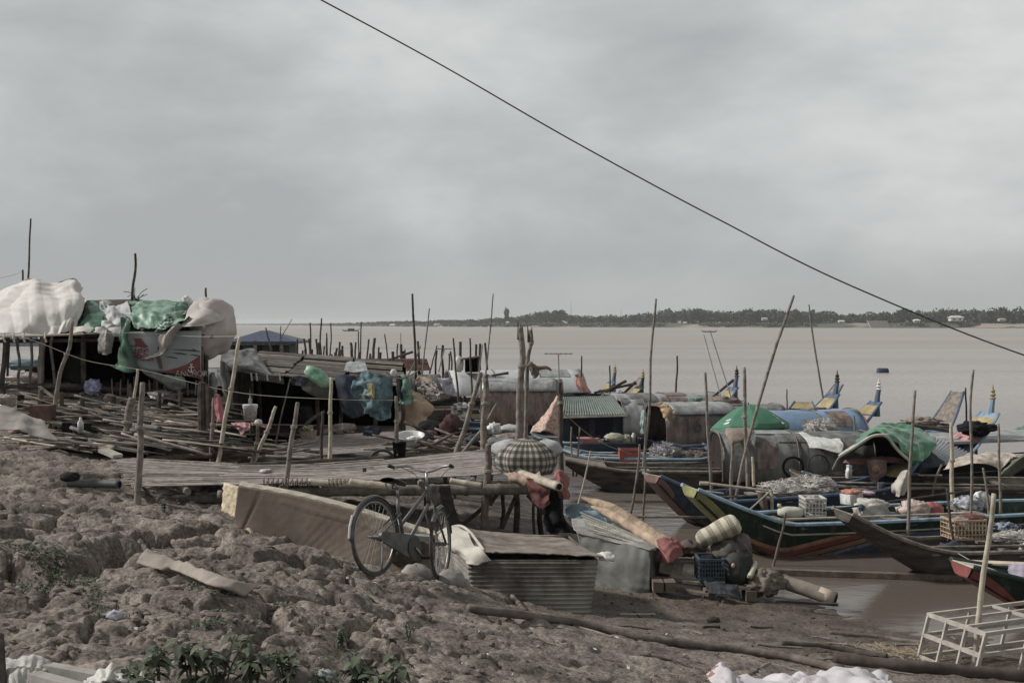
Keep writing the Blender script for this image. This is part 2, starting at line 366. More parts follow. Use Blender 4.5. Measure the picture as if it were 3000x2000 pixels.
# ------------------------------------------------------------------ the river bank
def ground_mat():
    m = M('mud', (.212,.182,.165), .95, .30, 1.3, .02, 16, detail=9)
    t = m.node_tree; L = t.links.new; N = t.nodes.new; P = t.nodes['Principled BSDF']
    src = P.inputs['Base Color'].links[0].from_socket
    tc = N('ShaderNodeTexCoord'); sp = N('ShaderNodeSeparateXYZ'); L(tc.outputs['Object'], sp.inputs[0])
    nz = N('ShaderNodeTexNoise'); nz.inputs['Scale'].default_value = 1.1; nz.inputs['Detail'].default_value = 6; L(tc.outputs['Object'], nz.inputs['Vector'])
    ad = N('ShaderNodeMath'); ad.operation = 'MULTIPLY_ADD'; L(nz.outputs['Fac'], ad.inputs[0]); ad.inputs[1].default_value = -.5; L(sp.outputs['Z'], ad.inputs[2])
    wet = N('ShaderNodeMapRange'); L(ad.outputs[0], wet.inputs[0]); wet.inputs[1].default_value = -.25; wet.inputs[2].default_value = .35; wet.inputs[3].default_value = 1; wet.inputs[4].default_value = 0
    mx = N('ShaderNodeMixRGB'); L(wet.outputs[0], mx.inputs[0]); L(src, mx.inputs[1]); mx.inputs[2].default_value = (.105,.086,.075,1)
    # fine grain of crumbs and pale chips
    n3 = N('ShaderNodeTexNoise'); n3.inputs['Scale'].default_value = 38; n3.inputs['Detail'].default_value = 4; L(tc.outputs['Object'], n3.inputs['Vector'])
    r3 = N('ShaderNodeValToRGB'); r3.color_ramp.elements[0].position = .36; r3.color_ramp.elements[0].color = (.42,.40,.38,1); r3.color_ramp.elements[1].position = .7; r3.color_ramp.elements[1].color = (1.35,1.33,1.3,1)
    L(n3.outputs['Fac'], r3.inputs[0])
    m2 = N('ShaderNodeMixRGB'); m2.blend_type = 'MULTIPLY'; m2.inputs[0].default_value = .8; L(mx.outputs[0], m2.inputs[1]); L(r3.outputs[0], m2.inputs[2])
    # ochre and rose patches of clay
    n4 = N('ShaderNodeTexNoise'); n4.inputs['Scale'].default_value = 2.6; n4.inputs['Detail'].default_value = 5; L(tc.outputs['Object'], n4.inputs['Vector'])
    r4 = N('ShaderNodeValToRGB'); r4.color_ramp.elements[0].position = .35; r4.color_ramp.elements[0].color = (1.06,.98,.97,1); r4.color_ramp.elements[1].position = .65; r4.color_ramp.elements[1].color = (1.02,1.02,.9,1)
    L(n4.outputs['Fac'], r4.inputs[0]); r4.color_ramp.elements[0].color = (.74,.69,.67,1); r4.color_ramp.elements[1].color = (1.14,1.12,1.06,1); m3 = N('ShaderNodeMixRGB'); m3.blend_type = 'MULTIPLY'; m3.inputs[0].default_value = 1; L(m2.outputs[0], m3.inputs[1]); L(r4.outputs[0], m3.inputs[2])
    L(m3.outputs[0], P.inputs['Base Color'])
    rr = N('ShaderNodeMapRange'); L(wet.outputs[0], rr.inputs[0]); rr.inputs[3].default_value = .95; rr.inputs[4].default_value = .5; L(rr.outputs[0], P.inputs['Roughness'])
    return m
def make_ground():
    u = np.concatenate([np.linspace(-3, -.56, 40)[:-1], np.linspace(-.56, .5, 640), np.linspace(.5, 3, 40)[1:]])
    d = np.concatenate([np.geomspace(.8, 4.6, 30)[:-1], np.geomspace(4.6, 26, 520)[:-1], np.geomspace(26, 100, 90)[:-1], np.geomspace(100, 9000, 30)])
    U, Dd = np.meshgrid(u, d); X = U*Dd; Y = Dd
    Z = H(X, Y)
    nr, nc = X.shape
    co = np.stack([X, Y, Z], -1).reshape(-1, 3)
    i, j = np.meshgrid(np.arange(nr-1), np.arange(nc-1), indexing='ij'); a = (i*nc+j).ravel()
    f = np.stack([a, a+1, a+nc+1, a+nc], -1)
    me = bpy.data.meshes.new('ground'); me.vertices.add(len(co)); me.vertices.foreach_set('co', co.ravel())
    me.loops.add(f.size); me.loops.foreach_set('vertex_index', f.ravel().astype(np.int32))
    me.polygons.add(len(f)); me.polygons.foreach_set('loop_start', np.arange(0, f.size, 4, dtype=np.int32)); me.polygons.foreach_set('use_smooth', np.ones(len(f), bool))
    me.update(); me.validate()
    me.materials.append(ground_mat()); o = bpy.data.objects.new('ground', me); COL.objects.link(o); tag(o, 'brown cracked mud bank with lumps and crevices sloping to the river', kind='structure')
make_ground()

def make_water():
    m = bpy.data.materials.new('river_water'); m.use_nodes = True; t = m.node_tree; P = t.nodes['Principled BSDF']; L = t.links.new; N = t.nodes.new
    P.inputs['Base Color'].default_value = (.205,.165,.138,1); P.inputs['Roughness'].default_value = .12; P.inputs['IOR'].default_value = 1.33
    tc = N('ShaderNodeTexCoord'); 
    mp = N('ShaderNodeMapping'); L(tc.outputs['Object'], mp.inputs[0]); mp.inputs['Scale'].default_value = (.8, 1.5, 1)
    n = N('ShaderNodeTexNoise'); n.inputs['Scale'].default_value = 2.6; n.inputs['Detail'].default_value = 5; L(mp.outputs[0], n.inputs['Vector'])
    # calm near the bank, choppy on the open river
    sp = N('ShaderNodeSeparateXYZ'); L(tc.outputs['Object'], sp.inputs[0])
    mr = N('ShaderNodeMapRange'); L(sp.outputs['Y'], mr.inputs[0]); mr.inputs[1].default_value = 16; mr.inputs[2].default_value = 70; mr.inputs[3].default_value = .006; mr.inputs[4].default_value = .22
    b = N('ShaderNodeBump'); b.inputs['Strength'].default_value = 1; L(mr.outputs[0], b.inputs['Distance']); L(n.outputs['Fac'], b.inputs['Height']); L(b.outputs[0], P.inputs['Normal'])
    # broad tongues of silt
    m2 = N('ShaderNodeMapping'); L(tc.outputs['Object'], m2.inputs[0]); m2.inputs['Scale'].default_value = (.006, .05, 1)
    n2 = N('ShaderNodeTexNoise'); n2.inputs['Scale'].default_value = 1; n2.inputs['Detail'].default_value = 6; L(m2.outputs[0], n2.inputs['Vector'])
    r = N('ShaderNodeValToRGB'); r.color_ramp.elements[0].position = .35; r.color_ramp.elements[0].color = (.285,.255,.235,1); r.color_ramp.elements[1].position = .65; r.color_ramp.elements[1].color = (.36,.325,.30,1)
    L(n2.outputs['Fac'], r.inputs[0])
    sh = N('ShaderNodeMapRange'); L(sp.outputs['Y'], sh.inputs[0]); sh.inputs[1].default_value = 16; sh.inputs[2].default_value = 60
    mxs = N('ShaderNodeMixRGB'); L(sh.outputs[0], mxs.inputs[0]); mxs.inputs[1].default_value = (.125,.10,.086,1); L(r.outputs[0], mxs.inputs[2]); L(mxs.outputs[0], P.inputs['Base Color'])  # darker towards the bank: the boats' dark reflections put into the base colour
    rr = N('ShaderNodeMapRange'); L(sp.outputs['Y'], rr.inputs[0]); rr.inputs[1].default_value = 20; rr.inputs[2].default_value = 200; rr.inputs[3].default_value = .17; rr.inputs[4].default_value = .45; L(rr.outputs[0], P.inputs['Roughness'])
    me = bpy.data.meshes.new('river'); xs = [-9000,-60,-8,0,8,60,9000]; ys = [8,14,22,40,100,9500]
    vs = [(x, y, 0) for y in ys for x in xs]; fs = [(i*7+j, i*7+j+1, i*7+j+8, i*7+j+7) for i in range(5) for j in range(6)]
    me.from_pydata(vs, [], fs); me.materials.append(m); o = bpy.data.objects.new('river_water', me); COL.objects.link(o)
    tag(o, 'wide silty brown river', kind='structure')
make_water()

# ------------------------------------------------------------------ far bank
def Dfar(px):       # distance of the far waterline by photo column
    return float(np.interp(px, [480, 700, 900, 1000, 1200, 1500, 2000, 2500, 3000, 3600], [7000, 5000, 3200, 2400, 1800, 1450, 1250, 1120, 1020, 940]))
TOPS = [(480,955),(700,954),(930,953.5),(1000,948),(1100,944),(1220,941),(1350,938),(1450,934),(1520,930),(1560,918),(1600,915),(1640,912),(1660,925),(1750,928),(1850,924),(1920,915),(2020,908),(2090,914),(2200,908),(2330,910),(2430,914),(2470,924),(2560,918),(2640,908),(2700,912),(2800,908),(2870,912),(2930,905),(3000,906),(3300,905)]
def make_far():
    cols = np.linspace(480, 3500, 420); rows = [(-60, -1.5), (0, .15), (10, 1.2), (22, 3.0), (32, 4.2), (70, 4.8), (260, 5.5), (800, 6)]
    vs = []; nc = len(cols)
    for dy, z in rows:
        for px in cols:
            d = Dfar(px); k = float(fbm(px*.02, dy*.05, 4, 3)); s = 1.0 if px > 1250 else max(.25, (px-480)/900)
            p = W(px, 1000, d); vs.append((p.x*(1+dy/d), d + dy + (k*7 if dy > 0 else 0), z*s*(1+.35*k) if z > 0 else z))
    fs = [(i*nc+j, i*nc+j+1, (i+1)*nc+j+1, (i+1)*nc+j) for i in range(len(rows)-1) for j in range(nc-1)]
    me = bpy.data.meshes.new('far_bank'); me.from_pydata(vs, [], fs); me.polygons.foreach_set('use_smooth', [True]*len(fs))
    m = M('far_bank', (.30,.235,.195), .95, .1, .012, col2=(.085,.10,.06), stretch=(1, 1, 1.5), thresh=(.50, .60))
    me.materials.append(m); o = bpy.data.objects.new('far_bank', me); COL.objects.link(o); tag(o, 'low far river bank with bare earth and scrub patches', kind='structure')
make_far()
def leaf_cloud(m, c, rx, ry, rz, n, size, rng, lumps=6):
    """many small leaf clumps through a lumpy volume"""
    cs = [(rng.uniform(-.55, .55)*rx, rng.uniform(-.55, .55)*ry, rng.uniform(-.5, .55)*rz, rng.uniform(.35, .62)) for _ in range(lumps)]
    for _ in range(n):
        a = cs[rng.randrange(lumps)]
        while True:
            x, y, z = rng.uniform(-1, 1), rng.uniform(-1, 1), rng.uniform(-1, 1)
            q = x*x+y*y+z*z
            if .3 < q < 1: break
        p = Vector((c[0]+a[0]+x*a[3]*rx, c[1]+a[1]+y*a[3]*ry, c[2]+a[2]+z*a[3]*rz))
        s = size*rng.uniform(.6, 1.4)
        n1_ = Vector((rng.uniform(-1, 1), rng.uniform(-1, 1), rng.uniform(-.2, 1))).normalized(); t1 = n1_.orthogonal().normalized(); t2 = n1_.cross(t1)
        an = rng.uniform(0, 6.28); t1, t2 = t1*math.cos(an)+t2*math.sin(an), t2*math.cos(an)-t1*math.sin(an)
        m.add([p-t1*s, p-t2*s*.6, p+t1*s, p+t2*s*.6], [(0,1,2,3)])
far_leaf = lambda: M('far_foliage', (.060,.068,.042), .95, .35, .02, island=.5)
bush_leaf = lambda: M('far_scrub', (.095,.105,.062), .95, .35, .02, island=.45)
def make_treeline():
    rng = random.Random(4); m = MB()
    tx, ty = zip(*TOPS)
    px = 640
    while px < 3450:
        d = Dfar(px)+rng.uniform(30, 120); top = float(np.interp(px, tx, ty)) + rng.uniform(0, 9)*1000/d*1.1
        base = 3.0 if px > 1250 else 1.5
        ht = max(3.0, (CAMZ + (950-top)*pm(d) - base)*1.08+.8)
        wd = rng.uniform(9, 16); c = W(px, 1000, d)
        leaf_cloud(m, (c.x, d, base+ht*.5), wd*.75, wd*.6, ht*.55, int(110+ht*9), 1.25 if px > 1300 else 2.0, rng, 7)
        px += rng.uniform(5, 10)*1100/d*1.3
    m.build('treeline', far_leaf, None, 'dark dense wood running along the far bank', None, kind='stuff')
    m = MB(); px = 930
    while px < 3450:
        d = Dfar(px)+rng.uniform(5, 30); c = W(px, 1000, d)
        if fbm(px*.012, 0, 3, 9) > -.12 or px < 1900:
            leaf_cloud(m, (c.x, d, (2.4 if px > 1250 else 1.2)), rng.uniform(5, 9), 4, rng.uniform(1.8, 3.4), 80, 1.0, rng, 5)
        px += rng.uniform(4, 8)*1000/d*1.2
    m.build('scrub', bush_leaf, None, 'paler scrub covering the foot of the far bank', None, kind='stuff')
make_treeline()
def far_tree(px, top, wpx, lab, tall=False):
    rng = random.Random(int(px)); d = Dfar(px)+28; c = W(px, 1000, d); base = 3.2; ht = CAMZ+(950-top)*pm(d)-base; w = wpx*pm(d)/2
    r = empty('broadleaf_tree', (c.x, d, base), lab, 'tree', 'trees standing out on the far bank')
    t = MB(); t.tube([(c.x, d, base-1), (c.x+.3, d, base+ht*.35), (c.x, d, base+ht*.7)], [.5, .35, .15], 6); t.build('trunk', wood_dark, r)
    m = MB()
    leaf_cloud(m, (c.x, d, base+ht*(.62 if not tall else .6)), w, w*.8, ht*(.42 if not tall else .48), int(420+ht*22), 1.0, rng, 9)
    m.build('crown', far_leaf, r)
for a in [(1485, 903, 16, 'narrow columnar tree rising alone beside the small white shrine', True), (1590, 911, 40, 'round-crowned tree left of the tallest clump on the far bank'),
          (1636, 908, 44, 'big round tree with the highest crown just left of the radio mast'), (1545, 920, 30, 'lower dark tree at the left end of the raised clump on the far bank'),
          (2035, 905, 60, 'broad tree crown behind the tall mooring pole on the far bank'), (2200, 906, 56, 'wide tree crown in the middle of the far bank wood'),
          (2650, 905, 60, 'broad crown beside the landing steps on the far bank'), (2780, 908, 50, 'tree crown just left of the pale far house'), (2940, 903, 46, 'tall tree crown at the right end of the far bank'),
          (2330, 909, 40, 'tree crown behind the slanting pole pair on the far bank')]: far_tree(*a)
def far_house(px, py, wpx, hpx, lab, roof=(.5,.48,.45), wall=(.55,.53,.5)):
    d = Dfar(px)+6; c = W(px, py, d); w = wpx*pm(d); h = hpx*pm(d)
    r = empty('house', (c.x, d, c.z-h), lab, 'house', 'small houses on the far bank')
    z0 = c.z-h; b = MB(); b.box((c.x, d, z0+h*.3), (w*.85, w*.6, h*.6)); b.build('wall', M('far_wall_%d' % px, wall, .9, .1), r)
    for s in (-1, 1):
        wv = MB(); wv.box((c.x+s*w*.2, d-w*.3-.03, z0+h*.3), (w*.14, .1, h*.28)); wv.build('window', M('far_window', (.05,.05,.05), .5), r)
    q = MB(); x0, x1, y0, y1 = c.x-w/2, c.x+w/2, d-w*.38, d+w*.38; z = z0+h*.58; zt = z0+h
    q.add([(x0,y0,z),(x1,y0,z),(x1,y1,z),(x0,y1,z),(x0+w*.22,d,zt),(x1-w*.22,d,zt),(x0,y0,z+.15),(x1,y0,z+.15),(x1,y1,z+.15),(x0,y1,z+.15)],
          [(3,2,1,0),(0,1,7,6),(1,2,8,7),(2,3,9,8),(3,0,6,9),(6,7,5,4),(7,8,5),(8,9,4,5),(9,6,4)]); q.build('roof', M('far_roof_%d' % px, roof, .7, .1), r)
for a in [(1150, 948, 20, 12, 'white arched shrine house at the far waterline below the low wood'), (1282, 947, 24, 11, 'white house near the far waterline right of the shrine'),
          (1487, 941, 12, 9, 'tiny white pointed shrine under the columnar tree'), (2800, 924, 42, 16, 'pale hip-roofed house on top of the bare far bank'), (2685, 935, 20, 8, 'small white-roofed shed in the scrub right of the landing steps', (.75,.74,.72)),
          (2240, 930, 18, 8, 'grey-roofed shed half hidden in trees on the far bank', (.45,.45,.44)), (2465, 938, 20, 7, 'white shed low in the scrub left of the landing steps', (.7,.7,.68)), (2935, 932, 22, 8, 'brown-roofed shed on the bare slope at the right end of the far bank', (.42,.34,.28)),
          (1435, 955, 14, 7, 'small white hut right on the far waterline', (.7,.7,.68))]: far_house(*a)
# landing steps
d = Dfar(2582)+2; c = W(2582, 955, d); m = MB()
for k in range(9): m.box((c.x, d+2+k*1.3, .2+k*.75), (18, 1.5, 1.0))
m.build('landing_steps', M('far_concrete', (.36,.33,.30), .9, .1, .3), None, 'pale concrete landing steps going down the far bank to the water', 'steps')
def mast(px, top, lab):
    d = Dfar(px)+150; b = W(px, 950, d); t = W(px, top, d); m = MB(); h = t.z-3
    r = 1.0
    for k in range(3):
        a = k*2.094; m.tube([(b.x+r*math.cos(a), d+r*math.sin(a), 3), (b.x, d, t.z)], [.12, .06], 4)
    for k in range(14):
        z = 3+h*k/14; q = r*(1-k/14)
        for a in (0, 2.094, 4.188): m.tube([(b.x+q*math.cos(a), d+q*math.sin(a), z), (b.x+q*.93*math.cos(a+2.094), d+q*.93*math.sin(a+2.094), z+h/14)], .05, 3)
    m.build('radio_mast', M('mast_steel', (.34,.26,.25), .6), None, lab, 'mast', 'radio masts beyond the far bank')
mast(1673, 880, 'tall thin lattice radio mast above the far trees'); mast(1819, 902, 'shorter faint radio mast right of the taller one')

# ------------------------------------------------------------------ boats
def paint(name, c, rough=.6, var=.3):
    if 'paint_'+name in MATS: return MATS['paint_'+name]
    m = M('paint_'+name, c, rough, var, 3.5, .004, 25, spec=.3); t = m.node_tree; L = t.links.new; N = t.nodes.new; P = t.nodes['Principled BSDF']; src = P.inputs['Base Color'].links[0].from_socket
    tc = N('ShaderNodeTexCoord'); mp = N('ShaderNodeMapping'); mp.inputs['Scale'].default_value = (3.5, 3.5, .9); L(tc.outputs['Object'], mp.inputs[0])
    n = N('ShaderNodeTexNoise'); n.inputs['Scale'].default_value = 3; n.inputs['Detail'].default_value = 9; n.inputs['Roughness'].default_value = .7; L(mp.outputs[0], n.inputs['Vector'])
    sp = N('ShaderNodeSeparateXYZ'); L(tc.outputs['Object'], sp.inputs[0]); mr = N('ShaderNodeMapRange'); L(sp.outputs['Z'], mr.inputs[0]); mr.inputs[1].default_value = -.05; mr.inputs[2].default_value = .22; mr.inputs[3].default_value = .16; mr.inputs[4].default_value = 0
    ad = N('ShaderNodeMath'); L(n.outputs['Fac'], ad.inputs[0]); L(mr.outputs[0], ad.inputs[1])
    r = N('ShaderNodeMapRange'); L(ad.outputs[0], r.inputs[0]); r.inputs[1].default_value = .52; r.inputs[2].default_value = .70; r.inputs[3].default_value = 0; r.inputs[4].default_value = .8
    x = N('ShaderNodeMixRGB'); L(r.outputs[0], x.inputs[0]); L(src, x.inputs[1]); x.inputs[2].default_value = (.12,.10,.085,1); L(x.outputs[0], P.inputs['Base Color']); return m
BLUE = lambda: paint('blue', (.075,.125,.205)); BLUE_D = lambda: paint('dark_blue', (.028,.045,.085)); BLUE_L = lambda: paint('light_blue', (.26,.40,.50))
GREEN_D = lambda: paint('dark_green', (.014,.035,.026)); YEL_G = lambda: paint('olive_yellow', (.27,.27,.10)); OCHRE = lambda: paint('ochre', (.34,.265,.115)); RED = lambda: paint('red', (.25,.065,.055))
ORANGE = lambda: paint('orange', (.40,.20,.11)); WHITE = lambda: paint('white', (.62,.62,.60)); GREEN = lambda: paint('green', (.07,.17,.11)); PINK = lambda: paint('pink', (.48,.22,.22))
CREAM = lambda: paint('cream', (.50,.46,.36)); PALEB = lambda: paint('pale_blue', (.22,.31,.42))
tin = lambda: M('galvanised_tin', (.34,.35,.35), .5, .25, 1.7, .02, 3, metal=.25, spec=.4, col2=(.20,.195,.185), stretch=(2.5,2.5,.8))
tin_rust = lambda: M('rusty_tin', (.235,.175,.15), .8, .3, 2.2, .02, 4, col2=(.115,.075,.062), stretch=(2.5,2.5,.7))
tin_dull = lambda: M('dull_tin', (.165,.17,.16), .65, .4, 1.8, .02, 3, metal=.1, col2=(.075,.075,.068), stretch=(2,2,.7))
hullwood = lambda: M('hull_wood', (.082,.072,.062), .85, .5, 3, .003, 30, stretch=(1,1,4))
class Boat:
    def __init__(b, A, B, beam, f, hb, hs, label, hull=hullwood, rail=None, tb=.28, ts=.2, wb=.35, ws=.3, draft=.14, group=None, deck=OCHRE, inner=None, pw=1.8, spw=1.8, nt=44, kpw=1.5, sdeck=None):
        b.A = Vector((A[0], A[1], 0)); b.B = Vector((B[0], B[1], 0)); b.L = (b.B-b.A).length; b.ax = (b.B-b.A)/b.L
        b.n = Vector((b.ax.y, -b.ax.x, 0))
        if b.n.y > 0: b.n = -b.n           # side turned to the bank
        b.beam, b.f, b.hb, b.hs, b.tb, b.ts, b.wb, b.ws, b.dr, b.pw, b.spw, b.kpw = beam, f, hb, hs, tb, ts, wb, ws, draft, pw, spw, kpw
        c = (b.A+b.B)/2; b.root = empty('boat', (c.x, c.y, 0), label, 'boat', group)
        inner = inner or wood_dark
        m = MB(); rows = []
        for i in range(nt+1):
            t = i/nt; rows.append([b.P(t, v, s) for s, v in [(1,1),(1,.75),(1,.5),(1,.25),(1,0),(-1,.25),(-1,.5),(-1,.75),(-1,1)]])
        k = len(rows[0]); vs = [p for r in rows for p in r]; fs = [(i*k+j, i*k+j+1, (i+1)*k+j+1, (i+1)*k+j) for i in range(nt) for j in range(k-1)]
        fs += [tuple(range(k))[::-1], tuple(nt*k+j for j in range(k))]
        o = len(vs); th = .03
        rin = []
        for i in range(nt+1):
            t = i/nt; zk, zs, w = b.prof(t); w = max(w-th, .01); fl = min(max(zk+.06, b.dr*-1+.1), zs-.01)
            for s, q, z in [(1,1,zs),(1,.82,fl+(zs-fl)*.4),(1,.62,fl),(-1,.62,fl),(-1,.82,fl+(zs-fl)*.4),(-1,1,zs)]: vs.append(b.A + b.ax*b.L*t + b.n*s*w*q + Vector((0,0,z)))
        fs2 = [(o+i*6+j, o+(i+1)*6+j, o+(i+1)*6+j+1, o+i*6+j+1) for i in range(nt) for j in range(5)]
        fs3 = []
        for i in range(nt): fs3 += [(i*k, (i+1)*k, o+(i+1)*6, o+i*6), (i*k+k-1, o+i*6+5, o+(i+1)*6+5, (i+1)*k+k-1)]
        m.add(vs, fs+fs3+fs2); b.hull = m.build('hull', hull, b.root)
        # gunwale rails
        for s in (1, -1):
            m = MB(); pts = [b.P(i/nt, 1, s, .012) + Vector((0,0,.012)) for i in range(nt+1)]
            m.tube(pts, .03, 6); m.build('gunwale', rail or wood_grey, b.root)
        b.deckp(0, .10, deck, 'bow_deck')
        if ws < 2: b.deckp(.92, 1, sdeck or deck, 'stern_deck')
        m = MB(); ns = 6                                         # floorboards with gaps
        for j in range(ns):
            for seg in range(3):
                t0, t1 = [(b.tb*.85)+(1-b.tb*.85-b.ts)*k/3 for k in (seg, seg+.985)]; w = b.beam*.58
                y = (-.5+(j+.5)/ns)*w; pts0 = b.A+b.ax*b.L*t0+b.n*y+Vector((0,0,.06-b.dr*.3)); pts1 = b.A+b.ax*b.L*t1+b.n*y+Vector((0,0,.06-b.dr*.3))
                m.beam(pts0, pts1, w/ns-.012, .02)
        m.build('floorboards', wood_grey, b.root)
        for t in (.2, .42, .62, .8):
            zk, zs, w = b.prof(t); q = MB(); z = zs-.05
            q.beam(b.L_(t, -w*.97, z), b.L_(t, w*.97, z), .14, .03); q.build('thwart', wood_grey, b.root)
    def prof(b, t):
        zs = b.f; zk = -b.dr; q = 1
        if t < b.tb: k = 1-t/b.tb; zs += (b.hb-b.f)*k**b.pw; zk += (b.hb-.12+b.dr)*k**b.kpw; 
        if t > 1-b.ts: k = 1-(1-t)/b.ts; zs += (b.hs-b.f)*k**b.spw; zk += (b.hs-.12+b.dr)*k**(b.spw*.85)
        tm = .42; 
        if t < tm: q = b.wb+(1-b.wb)*(1-(1-t/tm)**2.2)
        if t > 1-tm: q = min(q, b.ws+(1-b.ws)*(1-(1-(1-t)/tm)**2.2))
        return min(zk, zs-.06), zs, b.beam/2*q
    def P(b, t, v, s=1, off=0):
        zk, zs, w = b.prof(t)
        if v < .25: x = w*(v/.25*.6); z = zk+(zs-zk)*.05*(v/.25)
        else: k = (v-.25)/.75; x = w*(.6+.4*k**.75); z = zk+(zs-zk)*(.05+.95*k)
        return b.A + b.ax*b.L*t + b.n*s*(x+off) + Vector((0,0,z))
    def L_(b, t, y, z): return b.A + b.ax*b.L*t + b.n*y + Vector((0,0,z))
    def deckp(b, t0, t1, mat, name, dz=.004):
        m = MB(); rows = []
        for i in range(7):
            t = t0+(t1-t0)*i/6; zk, zs, w = b.prof(t); rows.append([b.L_(t, w*k, zs-.012+dz) for k in (-.97, -.5, 0, .5, .97)])
        m.grid(rows, -.02 if False else .02); m.build(name, mat, b.root)
    def band(b, name, mat, t0, t1, v0, v1, s=1, off=.005, n=16):
        """painted strip on the hull side; v0, v1 may be functions of u in 0..1"""
        m = MB(); rows = []
        for i in range(n+1):
            u = i/n; a = v0(u) if callable(v0) else v0; c = v1(u) if callable(v1) else v1
            rows.append([b.P(t0+(t1-t0)*u, a+(c-a)*k/4, s, off) for k in range(5)])
        m.grid(rows, .003); return m.build(name, mat, b.root)
    def canopy(b, t0, t1, z0, z1, mat, half=None, name='canopy', ends='open', pw=2.4, ribs=True, nrib=4, y0=0, back=None, seams=0):
        half = half or b.beam*.56; m = MB(); rows = []; n = 22
        def arc(t, k, o=0):
            a = math.pi*k/n; cx, sz = math.cos(a), math.sin(a); e_ = 2/pw
            return b.L_(t, y0 + math.copysign(abs(cx)**e_, cx)*(half+o), z0+(abs(sz)**e_)*(z1-z0+o))
        for i in range(13):
            t = t0+(t1-t0)*i/12; rows.append([arc(t, k, .006*math.sin(i*2.1+k)) for k in range(n+1)])
        m.grid(rows, .018); r = m.build(name, mat, b.root, smooth=True)
        if ribs:
            for i in range(nrib):
                t = t0+(t1-t0)*(i/(nrib-1)) if nrib > 1 else t0
                q = MB(); q.tube([arc(t, k, .02) for k in range(n+1)], .014, 5); q.build('rib', bamboo_d, r)
        if ribs:
            rp = random.Random(int(t0*1000+z1*77))
            for i in range(4):
                ta = t0+(t1-t0)*rp.uniform(.03, .7); tb2 = ta+(t1-t0)*rp.uniform(.12, .26); k0 = rp.randrange(1, 14); k1 = k0+rp.randrange(3, 7); q = MB()
                q.grid([[arc(ta+(tb2-ta)*g/4, k, .012+.003*i) for k in range(k0, k1+1)] for g in range(5)], .004); q.build('patch', rp.choice([tin, tin_rust, tin_dull, tin_dull]), r)
        for sgn, t in ((0, t0), (1, t1)):
            if ends in ('both', 'a' if sgn == 0 else 'b'):
                q = MB(); pts = [arc(t+(.004 if sgn == 0 else -.004), k, -.012) for k in range(n+1)]; cc = b.L_(t, y0, z0)
                q.add(pts+[cc], [(i, i+1, n+1) for i in range(n)]); q.build('mouth_shade_sheet', back or black_m, r)
        return r
    def bowface(b, mat, t1=.15, name='stem_face'):
        m = MB(); rows = []
        for i in range(9):
            t = t1*i/8; w_ = 1-.55*(i/8)**1.5
            rows.append([b.P(t, .27, s_)*1.0 + (b.P(t, 0, 1)-b.P(t, .27, s_))*(1-abs(k_))+Vector((0,0,-.006)) if False else (b.P(t, .25*abs(k_), 1 if k_ > 0 else -1) + Vector((0,0,-.006)) - b.ax*.006) for k_, s_ in [(-1*w_,-1),(-.5*w_,-1),(0,1),(.5*w_,1),(1*w_,1)]])
        m.grid(rows, -.004)
        V = [b.P(0, v, s)-b.ax*.008 for s, v in [(1,1),(1,.6),(1,.25),(1,0),(-1,.25),(-1,.6),(-1,1)]]
        m.add(V+[p-b.ax*.006 for p in V], [tuple(range(7)), tuple(range(13, 6, -1))]+[(i, i+7, (i+1) % 7+7, (i+1) % 7) for i in range(7)])
        return m.build(name, mat, b.root)
    def prow(b, h, mat=BLUE, fin=OCHRE, lean=.12, r=.05, panel=None, panel2=None, at=1.0):
        """tall curved end post with carved finial"""
        zk, zs, w = b.prof(at); p = b.L_(at, 0, 0); q = MB(); dx = b.ax*(1 if at > .5 else -1)
        pts = [p+dx*lean*k*k*.6+Vector((0,0,zs-.35+(h-zs+.35)*k)) for k in (0,.25,.5,.75,1)]
        q.tube(pts, [r*1.5, r*1.3, r*1.1, r*.9, r*.8], 7); o = q.build('end_post', mat, b.root)
        q = MB(); q.lathe([(r*.6,0),(r*1.1,.03),(r*.5,.06),(r*1.0,.10),(r*.55,.14),(r*.8,.18),(r*.3,.22),(.004,.33)], pts[-1]-Vector((0,0,.02)), 8); q.build('finial', fin, o)
        sg = 1 if at > .5 else -1
        if panel:
            for s in (1, -1): b.band('painted_panel', panel, at-sg*.055, at-sg*.012, lambda u: .55, lambda u: .93, s)
        if panel2:
            for s in (1, -1): b.band('painted_panel', panel2, at-sg*.11, at-sg*.058, lambda u: .5, lambda u: .9, s)
def wl(py): return 11880/(py-950)       # distance of a waterline seen at photo row py
def XY(px, d): return (px-1500)/FPX*d, d

G_B = 'boats moored along the bank'
# nearest bow at the right edge: red stem, green side, cream deck
b1 = Boat(XY(2822, 13.2), (9.2, 13.9), 1.3, .42, .72, .6, 'green boat with red stem and cream bow deck cut off by the right edge', GREEN_D, GREEN_D, tb=.34, group=G_B, deck=CREAM, wb=.34, pw=1.25, kpw=1.25)
b1.band('stem_panel', RED, .002, .14, 0.0, lambda u: .98-.9*u, 1, .006); b1.bowface(RED, .2)
# dark unpainted dugout in front
b2 = Boat(XY(2470, 16.0), (9.6, 16.9), 1.15, .36, .86, .7, 'weathered unpainted grey wooden boat with raised square bow', hullwood, wood_grey, tb=.26, group=G_B, deck=wood_grey, wb=.5, pw=1.7, kpw=1.15)
